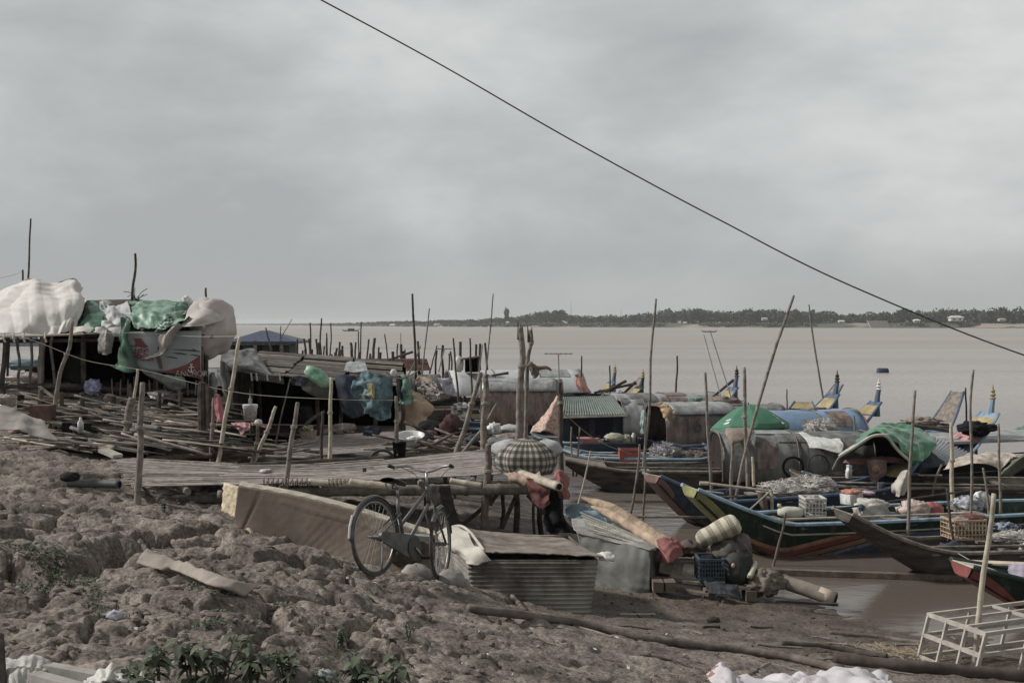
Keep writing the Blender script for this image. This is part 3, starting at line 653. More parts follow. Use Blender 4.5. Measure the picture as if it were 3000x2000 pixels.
# painted boat
b3 = Boat(XY(2022, 17.5), (9.9, 19.6), 1.35, .46, .97, .8, 'dark green boat with pale blue rail, yellow-green bow and striped side', GREEN_D, BLUE_L, tb=.17, group=G_B, deck=OCHRE, wb=.40, pw=1.15, kpw=1.3)
b3.band('stem_panel', YEL_G, .001, .10, 0.0, lambda u: .99-.8*u, 1, .006); b3.bowface(YEL_G, .16)
b3.band('painted_line', CREAM, .12, .95, .80, .83, 1, .006, 30)
for k, (mt, a, w) in enumerate([(ORANGE, .30, .035), (RED, .335, .045), (ORANGE, .39, .04), (PALEB, .44, .03), (BLUE, .47, .25)]):
    m = MB(); rows = []
    for i in range(15):
        v = .30+.47*i/14; tt = a - .24 + .20*i/14
        rows.append([b3.P(tt+w*j/4, v, 1, .007+k*.0008) for j in range(5)])
    m.grid(rows, .002); m.build('painted_stripe', mt, b3.root)
# blue boat behind it
b4 = Boat(XY(1910, 19.9), (7.2, 22.2), 1.25, .42, .86, .8, 'blue boat with ochre bow panel carrying a long heap of net', BLUE_D, BLUE, tb=.2, group=G_B, deck=OCHRE, wb=.4, pw=1.2, kpw=1.3)
b4.band('stem_panel', lambda: paint('brown_stem', (.22,.13,.11)), .001, .05, 0.0, lambda u: .99-.5*u, 1, .006); b4.bowface(lambda: paint('brown_stem', (.22,.13,.11)), .14)
# long dark flat boat with the big dull barrel cabin
b5 = Boat(XY(1655, 24.6), (9.2, 24.6), 1.5, .42, .62, .7, 'long dark flat-bowed houseboat under a dull grey barrel roof', hullwood, wood_grey, tb=.16, group=G_B, deck=wood_grey, wb=.6, pw=1.4)
b5.canopy(.37, .735, .26, 1.15, tin_dull, .88, pw=3.0, nrib=3, ends='a', back=M('cabin_inner_shade', (.03,.018,.014), .9, .3, 6))  # dark sheet in the open mouth stands in for the shaded brown-red interior
# small blue boat with the red crate
b6 = Boat(XY(1650, 27.2), (4.7, 26.6), 1.1, .40, .55, .55, 'small light blue boat with a red crate and nets aboard', BLUE, BLUE_L, tb=.2, group=G_B, deck=wood_grey, wb=.5, pw=1.6)
b6.band('painted_line', BLUE_D, .05, .95, .5, .56, 1, .006, 30)
# row behind: green tin roof cabin, grey barrel
b7 = Boat(XY(1560, 31.2), (4.6, 31.4), 1.5, .34, .5, .6, 'blue houseboat with green corrugated tin roof and grey barrel cabin', BLUE_D, BLUE_L, tb=.15, group=G_B, deck=wood_grey, wb=.6)
b7.band('painted_line', BLUE, .03, .97, .72, .98, 1, .006, 30)
def corrug(p00, p01, p10, p11, n=26, amp=.018, nv=8, th=.006, along='u'):
    """corrugated sheet between four corners; ridges run from the 0-row to the 1-row"""
    rows = []; nrm = (p01-p00).cross(p10-p00).normalized()
    nu = n*6 if along == 'u' else nv
    nvv = nv if along == 'u' else n*6
    for i in range(nvv+1):
        v = i/nvv; a, c = p00.lerp(p10, v), p01.lerp(p11, v); r = []
        for j in range(nu+1):
            u = j/nu; ph = (u if along == 'u' else v)*n*6.2832; r.append(a.lerp(c, u)+nrm*amp*math.sin(ph))
        rows.append(r)
    m = MB(); m.grid(rows, th); return m
y0 = 30.7
m = MB(); m.hexa([W(1645,1290,y0),W(1835,1290,y0),W(1835,1290,y0)+Vector((0,1.3,0)),W(1645,1290,y0)+Vector((0,1.3,0))],[W(1645,1205,y0),W(1835,1205,y0),W(1835,1205,y0)+Vector((0,1.3,0)),W(1645,1205,y0)+Vector((0,1.3,0))])
cab = m.build('cabin', lambda: paint('navy', (.016,.022,.045)), b7.root)
gm = lambda: M('green_tin', (.175,.205,.185), .5, .25, 5, .003, 20)
a, c, d_, f_ = W(1640,1222,30.5), W(1838,1216,30.5), W(1650,1163,31.6), W(1795,1160,31.6)
corrug(a+Vector((0,0,.03)), c+Vector((0,0,.03)), d_, f_, 26, .015).build('roof', gm, b7.root)
m = MB(); m.beam(a, c, .05, .05); m.build('eave_board', CREAM, b7.root)
for k in range(2):
    m = MB(); q = W(1700+k*70, 1250, 30.68); m.box(q, (.45, .03, .38)); m.build('window', lambda: M('dark_opening', (.012,.012,.02), .9), cab)
b7.canopy((W(1815,1000,31.3).x-b7.A.x)/b7.L, (W(1880,1000,31.3).x-b7.A.x)/b7.L, .5, 1.38, tin, .72, pw=3, nrib=2)
# brown barrel with the number
b8 = Boat(XY(1860, 30.6), (10.5, 32.5), 1.5, .30, .5, .7, 'houseboat with a rusty brown barrel cabin marked 16', BLUE_D, BLUE_D, tb=.12, group=G_B, deck=wood_grey, wb=.6)
t0, t1 = .07, .30
b8.canopy(t0, t1, .30, 1.28, tin_rust, .80, pw=3.2, nrib=2)
b8.canopy(.095, .31, 1.08, 1.34, tin, .74, name='roof_sheet', pw=2.4, ribs=False)
b8.canopy(.31, .5, .34, 1.25, tin_dull, .78, pw=3.2, nrib=2, name='rear_canopy')
def text(s, loc, size, mat, parent, rz=0, rx=90, ext=.004, label=None, shear=0):
    cu = bpy.data.curves.new('lettering', 'FONT'); cu.body = s; cu.size = size; cu.extrude = ext; cu.align_x = 'CENTER'; cu.align_y = 'CENTER'; cu.shear = shear
    tmp = bpy.data.objects.new('tmp', cu); COL.objects.link(tmp); bpy.context.view_layer.update()
    me = bpy.data.meshes.new_from_object(tmp.evaluated_get(bpy.context.evaluated_depsgraph_get())); bpy.data.objects.remove(tmp)
    me.materials.clear(); me.materials.append(mat() if callable(mat) else mat); o = bpy.data.objects.new('lettering', me); COL.objects.link(o); o.parent = parent
    o.location = Vector(loc)-ORG[parent.name]; o.rotation_euler = (math.radians(rx), 0, math.radians(rz)); return o
p = b8.L_(.155, .845, .82); text('16', p, .52, lambda: M('faded_paint', (.045,.045,.07), .9, .5, 9, col2=(.13,.10,.09)), b8.root, math.degrees(math.atan2(b8.ax.y, b8.ax.x)))
# rows of barrel roofs behind
b9 = Boat(XY(1700, 35.2), (9.8, 36.8), 1.6, .35, .5, 1.5, 'houseboat with the long flat light grey roof in the middle row', BLUE, BLUE, tb=.12, group=G_B, deck=wood_grey, wb=.6, spw=2.6, ts=.24)
b9.canopy(.10, .50, .4, 1.30, tin, .85, pw=3.4, nrib=3)

b10 = Boat(XY(1330, 37.4), (3.35, 37.6), 1.6, .35, .5, 1.25, 'houseboat with silver-topped brown barrel cabin and blue stern', BLUE_D, BLUE, tb=.12, group=G_B, deck=wood_grey, wb=.6, spw=2.2)
b10.canopy(.16, .64, .3, 1.62, tin_rust, .9, pw=2.8, nrib=4)
b10.canopy(.165, .60, 1.30, 1.66, tin, .80, name='roof_sheet', pw=2.2, ribs=False)

b11 = Boat(XY(1180, 42), (4.6, 43.5), 1.7, .4, .5, 1.4, 'houseboat with broad white sheet-metal roof in the back row', hullwood, wood_grey, tb=.1, group=G_B, deck=wood_grey, wb=.6, spw=2.4)
b11.canopy(.18, .73, .9, 1.72, lambda: M('white_tin', (.47,.48,.48), .5, .15, 3, .004, 14), 1.25, pw=1.7, nrib=4)

# blue tarp boat and stern posts on the right
b12 = Boat(XY(2200, 27.8), (10.6, 29.2), 1.5, .38, .5, 1.7, 'houseboat with a smooth blue barrel roof and tall blue carved stern', BLUE, BLUE, tb=.12, group=G_B, deck=wood_grey, wb=.6, ts=.2, spw=1.6)
blue_roof = lambda: M('blue_sheet', (.17,.27,.42), .5, .2, 2, .01, 6)
b12.canopy(.06, .47, .5, 1.34, blue_roof, .85, pw=2.4, nrib=3)
def tailboat(px, d, top, x1px, lab, col=BLUE, panel=OCHRE, panel2=None, fin=OCHRE, beam=.95, ang=19, L=4.6):
    """boat lying slantwise with its stern out on the river: raised ramp-like end, painted panels and a carved post"""
    e = XY(px, d); a = math.radians(ang); s_ = (e[0]-L*math.cos(a), e[1]-L*math.sin(a)); h = CAMZ-(top-950)*pm(d)-.18
    hs = max(.7, h-.30)
    b = Boat(s_, e, beam, .36, .5, hs, lab, col, col, tb=.15, group=G_B, deck=wood_grey, wb=.5, ts=.36, spw=1.5, ws=.42, sdeck=col)
    rows = []
    for nm, mt, t0, t1 in (('painted_panel', panel, .925, .975), ('painted_panel', panel2, .86, .915)):
        if mt is None: continue
        m = MB(); rows = []
        for i in range(6):
            t = t0+(t1-t0)*i/5; zk, zs, w = b.prof(t); rows.append([b.L_(t, w*k, zs+.02) for k in (-.98, 0, .98)])
        m.grid(rows, .02); m.build(nm, mt, b.root)
        b.band(nm, mt, t0, t1, .55, .97, 1, .008)
    b.prow(h, col, fin, r=.068)
    return b
bt = [tailboat(1878, 40, 1090, 1500, 'boat with dark green stern post behind the middle row of roofs', GREEN_D, OCHRE),
      tailboat(2152, 33.5, 1083, 1750, 'blue boat with carved stern post left of the green umbrella', BLUE, OCHRE, fin=wood_dark),
      tailboat(2446, 30.5, 1098, 2060, 'blue boat with yellow-panelled stern right of the umbrella', BLUE, OCHRE, fin=wood_dark),
      tailboat(2568, 30, 1120, 2250, 'blue boat with yellow and pink stern panels behind the blue roof', BLUE, OCHRE, PINK, fin=WHITE),
      tailboat(1796, 41, 1075, 1500, 'blue boat with ochre stern panel at the end of the white roof', BLUE, OCHRE)]
bq = Boat((7.0, 31.4), XY(2354, 34), 1.0, .35, .5, 1.15, 'plain blue boat with ochre upswept square stern and no carved post', BLUE, BLUE, tb=.15, group=G_B, deck=wood_grey, ts=.5, spw=1.4, ws=.45, sdeck=OCHRE)
bq.band('painted_panel', OCHRE, .90, .998, .6, .98, 1, .006)
b16 = tailboat(2902, 25.5, 1142, 2560, 'blue boat with tall gold-tipped stern and pink and gold panels near the right edge', PALEB, OCHRE, PINK, beam=1.1, ang=24, L=5)
# boats under the right-hand awnings
b13 = Boat(XY(2330, 22.6), (11.4, 22.4), 1.5, .38, .55, .8, 'covered houseboat under the green tarpaulin and cream lining', hullwood, wood_grey, tb=.14, group=G_B, deck=wood_grey, wb=.6)
b14 = Boat(XY(2610, 26), (12.5, 25.6), 1.6, .4, .5, .8, 'houseboat with flat grey plank roof behind the white tin roof', hullwood, wood_grey, tb=.14, group=G_B, deck=wood_grey, wb=.6)
m = MB(); m.hexa([W(2700,1305,25),W(3080,1290,25),W(3080,1262,26.4),W(2700,1275,26.4)],[p+Vector((0,0,.05)) for p in (W(2700,1305,25),W(3080,1290,25),W(3080,1262,26.4),W(2700,1275,26.4))]); m.build('roof', tin, b14.root)
for px in (2705, 2860, 3060):
    m = MB(); t = W(px, 1305, 25.02); m.tube([t-Vector((0,0,t.z-.4)), t], .03, 6); m.build('post', wood_dark, b14.root)
# far rows of moored boats on the left
rb = random.Random(12)
LB = [(690,1010,52,'low dark boat beneath the blue-roofed house',1.3),(830,1040,60,'dark boat with raised stern right of the blue-roofed house',2.2),(905,1035,55,'boat bristling with poles left of the lone stump',2.0),(985,1050,58,'old grey boat between two mooring stumps',1.5),
      (1060,1075,46,'long dark boat under the low rusty roof',1.6),(1180,1085,44,'dark boat behind the hanging cloths',1.5),(1330,1085,45,'dark boat carrying the little board shed',1.2)]
for k, (px, py, d, lab, hs) in enumerate(LB):
    w = rb.uniform(2.2, 3.2); x = (px-1500)/FPX*d
    b = Boat((x-w, d-.6), (x+w*1.0, d+.5), 1.3, .55, .8, hs, lab, hullwood, wood_grey, tb=.2, group='old boats crowded on the left', deck=wood_grey, ts=.3, nt=24)
    if k in (0, 4, 5): b.canopy(.2, .75, .5, 1.5, tin_dull if k != 4 else tin_rust, .8, pw=2.6, nrib=3)
d = 590; x = (1028-1500)/FPX*d
Boat((x-4.2, d), (x+4.2, d-1), 1.5, .5, .9, 1.1, 'distant long low boat crossing open water on the left', hullwood, wood_dark, tb=.15, ts=.15, nt=20).canopy(.35, .7, .4, 1.4, wood_dark, .8, ribs=False)

# ------------------------------------------------------------------ poles and stakes
def crook(pts, n, amp, rng):
    c = curve(pts, n); ph = rng.uniform(0, 9)
    return [p + Vector((amp*math.sin(i*1.1+ph)+rng.uniform(-amp, amp)*.5, rng.uniform(-amp, amp)*.5, 0)) if 0 < i < n else p for i, p in enumerate(c)]
def pole(pix, d, wpx, label, mat=wood_grey, name='mooring_pole', group='poles standing along the bank', d2=None, taper=.65, sink=.35, knots=True, amp=.17, wrap=None, cat='pole', n=14):
    """pix listed from top to bottom; the pole is driven into the ground or the river bed below its last point"""
    rng = random.Random(int(pix[0][0]*7+pix[0][1])); k = len(pix)-1
    d2 = d2 if d2 is not None else d
    pts = [W(p[0], p[1], d+(d2-d)*i/max(k, 1)) for i, p in enumerate(pix)]
    dr = (pts[-1]-pts[-2]).normalized(); pts.append(pts[-1]+dr*sink); pts = pts[::-1]
    r = wpx*pm(d2)/2; c = crook(pts, n, r*amp, rng); m = MB()
    if knots:
        P2, R2 = [], []
        for i in range(len(c)-1):
            f = 1-(1-taper)*i/len(c); a, b = c[i], c[i+1]
            P2 += [a, a.lerp(b, .08), a.lerp(b, .5)]; R2 += [r*f*1.06, r*f*.98, r*f]
        P2.append(c[-1]); R2.append(r*taper); m.tube(P2, R2, 8, jit=.05)
    else: m.tube(c, [r*(1-(1-taper)*i/n) for i in range(len(c))], 8, jit=.06)
    o = m.build(name, mat, None, label, cat, group, smooth=True)
    for w in (wrap or []):
        j = int(w*n); q = MB(); rr = r*1.06
        for a in range(3): q.tube([c[j]+Vector((math.cos(t)*rr, math.sin(t)*rr, a*.014+.004*math.sin(t*3))) for t in np.linspace(0, 6.28, 11)], .006, 4, cap=False)
        q.build('lashing', rope_m, o)
    return o
bdk = bamboo_d; blt = bamboo_l; wdk = wood_dark
PO = [
 ([(90,640),(86,740),(82,840)],26.5,7,'thin tall dark pole rising behind the white tarpaulin at the far left',wdk),
 ([(66,790),(68,850)],26.5,8,'short stub of pole poking up left of the tall one behind the white tarpaulin',wdk),
 ([(396,742),(396,800),(388,850),(383,960)],24.6,10,'crooked black pole rising from the green tarpaulin roof',wdk),
 ([(603,843),(605,950)],24.5,9,'short post top behind the pale billowing sheet',wdk),
 ([(212,940),(205,1010),(180,1080),(165,1160),(150,1230)],21.5,15,'bent grey branch propping the eave between the white and the green roofs',wood_grey),
 ([(703,985),(680,1120),(655,1260),(638,1362)],19.6,15,'long pale leaning bamboo right of the red cloth',blt),
 ([(418,1120),(412,1240),(410,1340),(402,1530)],15.2,23,'stout foreground post at the left front corner of the bamboo platform',wood_grey),
 ([(404,1080),(392,1180),(388,1200)],20.3,11,'thin pale stick tied above the thick twin stake',blt),
 ([(388,1165),(372,1250),(360,1330)],20.2,32,'thick grey twin stake left of the front platform post',wood_grey),
 ([(872,1178),(858,1270),(835,1432)],16.0,17,'brown pole leaning at the front edge of the platform behind the cardboard box',wood_grey),
 ([(808,1190),(775,1280),(737,1366)],19.7,14,'pale slanting pole between the pink cloth and the second platform',blt),
 ([(757,1245),(750,1310),(735,1368)],19.6,14,'short brown stake capped with a white rag',wood_brown),
 ([(970,1105),(968,1230),(966,1362)],19.8,14,'straight pale pole right of the green cloth bag',blt),
 ([(945,1205),(942,1300),(940,1362)],20.1,12,'short dark stake beside the straight pale pole',wdk),
 ([(850,1110),(828,1200),(808,1292)],24.0,6,'thin grey stick slanting before the dark hut opening',wood_grey),
 ([(628,1165),(622,1260),(618,1360)],20.0,15,'grey stake standing left of the pale bamboo under the red cloth',wood_grey),
 ([(1160,1160),(1163,1250),(1161,1345)],19.9,15,'grey post carrying the line of blue cloths',wood_grey),
 ([(1208,860),(1214,980),(1219,1100),(1225,1252)],30,9,'tall dark pole rising over the hanging blue cloths',wdk),
 ([(1258,903),(1246,1010),(1235,1112)],36,5,'very thin pale pole right of the tall dark pole',wood_grey),
 ([(1445,860),(1436,970),(1424,1085)],35,5,'thin whitish pole left of the rotten twin posts',wood_grey),
 ([(1328,990),(1334,1070),(1342,1155)],36,7,'straight pole before the left end of the white roof',wdk),
 ([(1377,990),(1379,1070),(1383,1150)],35,7,'dark pole beside the little board shed',wdk),
 ([(1413,1010),(1404,1088)],37,5,'thin stick right of the little board shed',wood_grey),
 ([(1524,958),(1530,1060),(1522,1170),(1520,1300)],20.9,24,'thick rotten mooring post with a splintered top',wood_grey),
 ([(1552,968),(1556,1000),(1545,1080),(1540,1295)],21.2,14,'thinner post with rag and rope beside the thick rotten post',wood_grey),
 ([(1408,1090),(1378,1200),(1338,1325)],20.6,18,'dark pole leaning against the upright at the back of the platform',wood_grey),
 ([(1424,1095),(1421,1200),(1414,1325)],20.3,23,'stout upright bamboo at the back of the platform',wood_grey),
 ([(1455,1185),(1410,1260),(1355,1325)],20.4,12,'forked branch crossing behind the stout upright bamboo',wood_grey),
 ([(1432,1300),(1428,1400),(1416,1548)],16.6,26,'stout square-cut post at the right front corner of the platform',wood_brown),
 ([(1640,1120),(1642,1200),(1644,1395)],18.6,17,'dark round-headed post just right of the chequered bundle',wdk),
 ([(1704,1042),(1702,1170)],39,6,'dark pole beside the salmon cloth on the back boats',wdk),
 ([(1786,1070),(1788,1168)],38,6,'dark stake at the foot of the blue stern with the yellow panel',wdk),
 ([(1922,875),(1908,1030),(1902,1200),(1886,1350)],25,9,'tall pole crossing the horizon in front of the grey barrel cabin',wood_grey),
 ([(1984,1042),(1983,1100),(1978,1180)],37,7,'short dark pole standing on the flat grey roof',wdk),
 ([(2066,1090),(2072,1220),(2078,1330),(2088,1470)],23,11,'crooked brown pole before the red cabin marked 16',wood_grey),
 ([(2326,865),(2290,970),(2255,1070),(2185,1320),(2150,1485)],20.6,11,'long bent pole slanting across the green umbrella',wood_grey),
 ([(2370,892),(2385,1010),(2402,1110),(2422,1230)],31,7,'tall thin pole leaning left before the blue stern posts',wood_grey),
 ([(2180,1075),(2184,1250),(2192,1440)],22,14,'straight brown post crossing the green umbrella',wood_grey),
 ([(2146,1290),(2143,1400),(2142,1515)],20.5,13,'grey stake rising from between the two painted bows',wood_grey),
 ([(2204,1338),(2208,1400),(2210,1450)],21.6,11,'pale post with a plastic scrap tied on top near the dull cabin',blt),
 ([(2681,1143),(2670,1300),(2664,1440),(2660,1560)],17.6,12,'upright pole before the green tarpaulin',wood_grey),
 ([(2787,1240),(2789,1370),(2790,1490)],20,15,'whitish pole in front of the white tin roof',blt),
 ([(2852,1082),(2843,1180),(2847,1350),(2842,1620)],17.3,10,'tall notched pole just right of the whitish pole',wood_grey),
 ([(2829,1135),(2832,1260)],29,7,'thin pole left of the tall notched pole on the back boats',wdk),
 ([(2925,1240),(2928,1370),(2932,1505)],19.5,10,'pole standing before the cream awning at the right',wood_grey),
 ([(2912,1445),(2893,1600),(2868,1800),(2842,2040)],11.3,21,'nearest tall pale bamboo pole at the lower right corner',blt),
 ([(2774,1430),(2788,1550),(2808,1682)],16.2,10,'dark stick leaning on the grey boat at the right',wdk),
 ([(2880,1370),(2893,1450),(2900,1560)],18.6,10,'forked grey post under the cream awning',wood_grey),
 ([(2303,1500),(2288,1570),(2270,1638)],16.8,9,'short oar-like stick leaning on the striped boat',wood_brown),
 ([(1874,1300),(1866,1400),(1848,1502)],20.2,9,'slanting grey stake before the small blue boat',wood_grey),
 ([(1892,1220),(1890,1400),(1884,1512)],20.8,8,'nearly upright stake just right of the slanting grey stake',wood_grey),
 ([(1730,1320),(1716,1390),(1700,1455)],19,6,'thin pale stick standing in the water behind the yellow mat roll',blt),
 ([(1698,1250),(1696,1290),(1692,1345)],25,6,'right one of two short stakes on the small blue boat',wood_grey),
 ([(1674,1250),(1673,1300),(1676,1345)],25,6,'left one of two short stakes on the small blue boat',wood_grey),
 ([(2695,1200),(2700,1000)][::-1],29,1,'x',wdk),
 ([(2305,1140),(2306,1190)],31,5,'tiny stake right of the umbrella top',wdk),
 ([(2502,1215),(2505,1290)],25,7,'short stick standing before the blue barrel roof',wood_grey),
 ([(1050,970),(1051,1060)],58,5,'small pole at the right of the cluster of far stumps',wdk),
 ([(942,932),(939,980),(935,1045)],56,6,'tall dark pole in the cluster of far poles',wdk),
 ([(909,945),(911,1035)],54,6,'dark pole left of the tall one in the far cluster',wdk),
 ([(957,975),(956,1040)],56,5,'short thin pole inside the far cluster',wdk),
 ([(969,946),(970,1000),(966,1040)],57,5,'slim pole right of the tall one in the far cluster',wdk),
 ([(1028,1003),(1032,1045)],50,10,'blackened lone stump standing in the river on the left',wdk),
 ([(1058,945),(1056,1040)],57,5,'straight pole just right of the lone stump',wdk),
 ([(994,1015),(994,1050)],55,4,'tiny stake left of the lone stump',wdk),
 ([(1127,978),(1134,1030),(1142,1085)],44,5,'slanting dark pole above the rusty roof',wdk),
 ([(1174,975),(1174,1046)],60,3,'faint upright stick out beyond the rusty roof',wood_grey),
 ([(1084,1035),(1082,1085)],42,9,'squat pale post at the corner of the rusty roof',wood_brown),
 ([(1232,1012),(1215,1060),(1195,1100)],40,5,'stick slanting left between the tall and the thin pole',wood_grey),
 ([(1280,1012),(1266,1065)],41,5,'small slanting stick right of the thin pale pole',wdk),
 ([(855,935),(832,975),(818,1000)],62,3,'thin boat-hook slanting above the blue-roofed house',wood_grey),
 ([(778,960),(790,1005)],60,6,'dark bent stick leaning on the blue roof',wdk),
 ([(823,955),(820,1040)],62,4,'thin pole at the right of the blue roof',wdk),
 ([(2700,0),(2700,0)],1,1,'x',wdk),
]
for p in PO:
    if p[3] == 'x': continue
    pole(p[0], p[1], p[2], p[3], p[4], wrap=[.75] if p[2] > 13 and 14 < p[1] < 24 else None)
# splintered heads of the rotten posts
rr = random.Random(3)
for (px, py, d, w) in ((1524, 965, 20.9, 22), (1552, 972, 21.2, 16)):
    o = [x for x in COL.objects if x.get('label', '').startswith('thick rotten' if px == 1524 else 'thinner post')][0]
    m = MB()
    for k in range(6):
        x = px+rr.uniform(-.45, .45)*w; a = W(x, py+30, d); m.tube([a, W(x+rr.uniform(-4, 4), py-rr.uniform(-4, 22), d+rr.uniform(-.03, .03))], [.03, .006], 5)
    m.build('splintered_top', wood_dark, o)
# second small group: boat antennas
def yagi(base, top, n, span, label, tilt=0):
    c = W(*base); t = W(*top); m = MB(); r = empty('tv_antenna', c, label, 'antenna', 'aerials on the boats')
    m.tube([c, t], .022, 6); m.build('mast', lambda: M('alu', (.35,.35,.34), .5, .2), r)
    m = MB(); L = span/2; bx = Vector((1, 0, tilt)).normalized(); m.tube([t-bx*L, t+bx*L], .012, 5)
    for k in range(n): 
        p = t-bx*L+bx*(span*(k+.5)/n); m.tube([p+Vector((0,-.28,.04)), p+Vector((0,.28,-.04))], .008, 4)
    m.build('element_array', lambda: M('alu_dark', (.10,.10,.10), .5, .2), r)
yagi((1638,1130,38),(1636,1036,38),6,.9,'dark television aerial above the brown barrel cabin')
m = MB(); m.tube([W(2152,1195,33), W(2080,968,33)], .016, 5); m.build('antenna_strut', lambda: M('alu', (.35,.35,.34), .5, .2), None, 'first thin pale strut rising left of the umbrella towards the open river', 'strut')
dd_ = 520; xx = (2078-1500)/FPX*dd_; fb = Boat((xx-3.4, dd_), (xx+3.4, dd_-.5), 1.1, .4, .8, .9, 'distant little boat with one person out on the river above the pale struts', hullwood, wood_dark, tb=.2, ts=.2, nt=18)
def small_person(c):
    m = MB(); rows = []
    prof = [(.20,.14,0),(.24,.17,.12),(.19,.13,.35),(.23,.14,.58),(.20,.11,.70),(.07,.07,.76),(.09,.10,.84),(.09,.10,.94),(.03,.03,1.02)]
    for rx, ry, z in prof: rows.append([c+Vector((rx*math.cos(a), ry*math.sin(a), z)) for a in np.linspace(0, 6.2832, 13)])
    m.grid(rows)
    for s_ in (-1, 1):
        m.tube([c+Vector((s_*.2,0,.64)), c+Vector((s_*.34,-.1,.42)), c+Vector((s_*.30,-.32,.32))], [.06,.05,.035], 6); m.tube([c+Vector((s_*.12,0,.08)), c+Vector((s_*.22,-.42,.16)), c+Vector((s_*.2,-.5,-.15))], [.10,.08,.05], 6)
    return m
small_person(W(2078,976,dd_-.1)+Vector((0,0,-.1))).build('person', lambda: M('dark_shirt', (.03,.03,.035), .9), None, 'person in dark clothes sitting in the distant little boat on the river', 'person', smooth=True)
m = MB(); m.tube([W(2062,980,33), W(2118,1185,33)], .014, 5); m.build('antenna_strut', lambda: M('alu', (.35,.35,.34)), None, 'second thin pale strut leaning beside the aerial mast', 'strut')
yagi((1285,1090,41),(1302,1022,41),4,.5,'tiny aerial behind the hanging cloths')
# overhead cable with its sag
pts = [W(700,-128,9), W(940,0,10), W(1300,195,11.6), W(1700,425,14), W(2100,640,17), W(2500,840,20.5), W(3000,1040,26), W(3500,1200,33)]
m = MB(); m.tube(curve(pts, 90), [float(x)*.68 for x in np.interp(np.linspace(0, 1, 91), [0, .3, .6, 1], [.0085, .010, .015, .028])], 7)
m.build('overhead_cable', lambda: M('cable', (.06,.058,.055), .7, .3, 30), None, 'long dark sagging cable crossing the whole sky diagonally', 'cable')

# ------------------------------------------------------------------ huts on the left
def strips(m, c00, c01, c10, c11, n, w, th, rng, sag=0, over=.02, seg=5, rear=None):
    """n narrow strips running from the 0 side to the 1 side"""
    for k in range(n):
        v = (k+.5)/n; a = c00.lerp(c10, v); b = c01.lerp(c11, v); d = (b-a)
        o0, o1 = rng.uniform(-over, over), rng.uniform(-over, over)
        pts = []
        for i in range(seg+1):
            t = i/seg; t2 = -o0+(1+o0+o1)*t; p = a+d*t2
            if rear: p = (c00+(c01-c00)*t2).lerp(cat1(rear, min(max(t2, 0), 1)), v)
            p = p; p = p+Vector((0,0,-sag*4*t*(1-t)+rng.uniform(-.003, .006)+.5*th)); pts.append(p)
        side = (c10-c00).normalized()*w/2*rng.uniform(.8, 1.1); upv = Vector((0,0,th))
        vs = []
        for p in pts: vs += [p-side, p+side, p+side+upv, p-side+upv]
        fs = [(0,1,2,3)] + [tuple(seg*4+j for j in (3,2,1,0))]
        for i in range(seg):
            for j in range(4): fs.append((i*4+j, (i+1)*4+j, (i+1)*4+(j+1)%4, i*4+(j+1)%4))
        m.add(vs, fs)
R = random.Random(21)
hut = empty('stilt_hut', W(360,1240,23.6), 'stilt hut roofed with torn green tarpaulins with a beer banner for a wall', 'hut')
dH = 23.0
def hp(px, py, dd=0): return W(px, py, dH+dd)
# frame
for k, (px, t, b, dd) in enumerate([(125,985,1235,0),(245,985,1230,0),(590,960,1345,0),(605,960,1320,.2),(455,985,1240,0),(130,985,1215,2.6),(585,965,1270,2.6),(360,985,1215,2.6)]):
    m = MB(); a = hp(px, t, dd); g = hp(px+R.uniform(-6, 6), b, dd); m.tube(crook([g, a], 6, .012, R), .05 if k < 4 else .035, 7); m.build('post', wood_dark if k != 2 else wood_brown, hut)
for (x0, y0_, x1, y1_, dd, w) in [(-20,1000,625,985,-.05,.035),(110,1128,600,1150,-.06,.05),(120,1152,600,1172,0,.045),(110,1120,250,1122,2.6,.05)]:
    m = MB(); m.tube(crook([hp(x0, y0_, dd), hp((x0+x1)/2, (y0_+y1_)/2+3, dd), hp(x1, y1_, dd)], 10, .008, R), w, 7); m.build('beam', wood_dark if dd else wood_grey, hut)
m = MB(); strips(m, hp(112,1142,0), hp(600,1160,0), hp(130,1118,2.7), hp(588,1128,2.7), 16, .14, .02, R); m.build('floor', wood_dark, hut)
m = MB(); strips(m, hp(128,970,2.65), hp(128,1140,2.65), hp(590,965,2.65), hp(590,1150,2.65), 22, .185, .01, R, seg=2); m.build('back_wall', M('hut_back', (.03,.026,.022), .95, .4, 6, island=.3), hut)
m = MB(); strips(m, hp(126,985,.05), hp(126,1150,.05), hp(130,985,2.6), hp(130,1145,2.6), 12, .29, .01, R, seg=2); m.build('side_wall', wood_dark, hut)
m = MB(); strips(m, hp(600,965,.05), hp(600,1150,.05), hp(590,965,2.6), hp(590,1145,2.6), 12, .29, .01, R, seg=2); m.build('side_wall', wood_dark, hut)
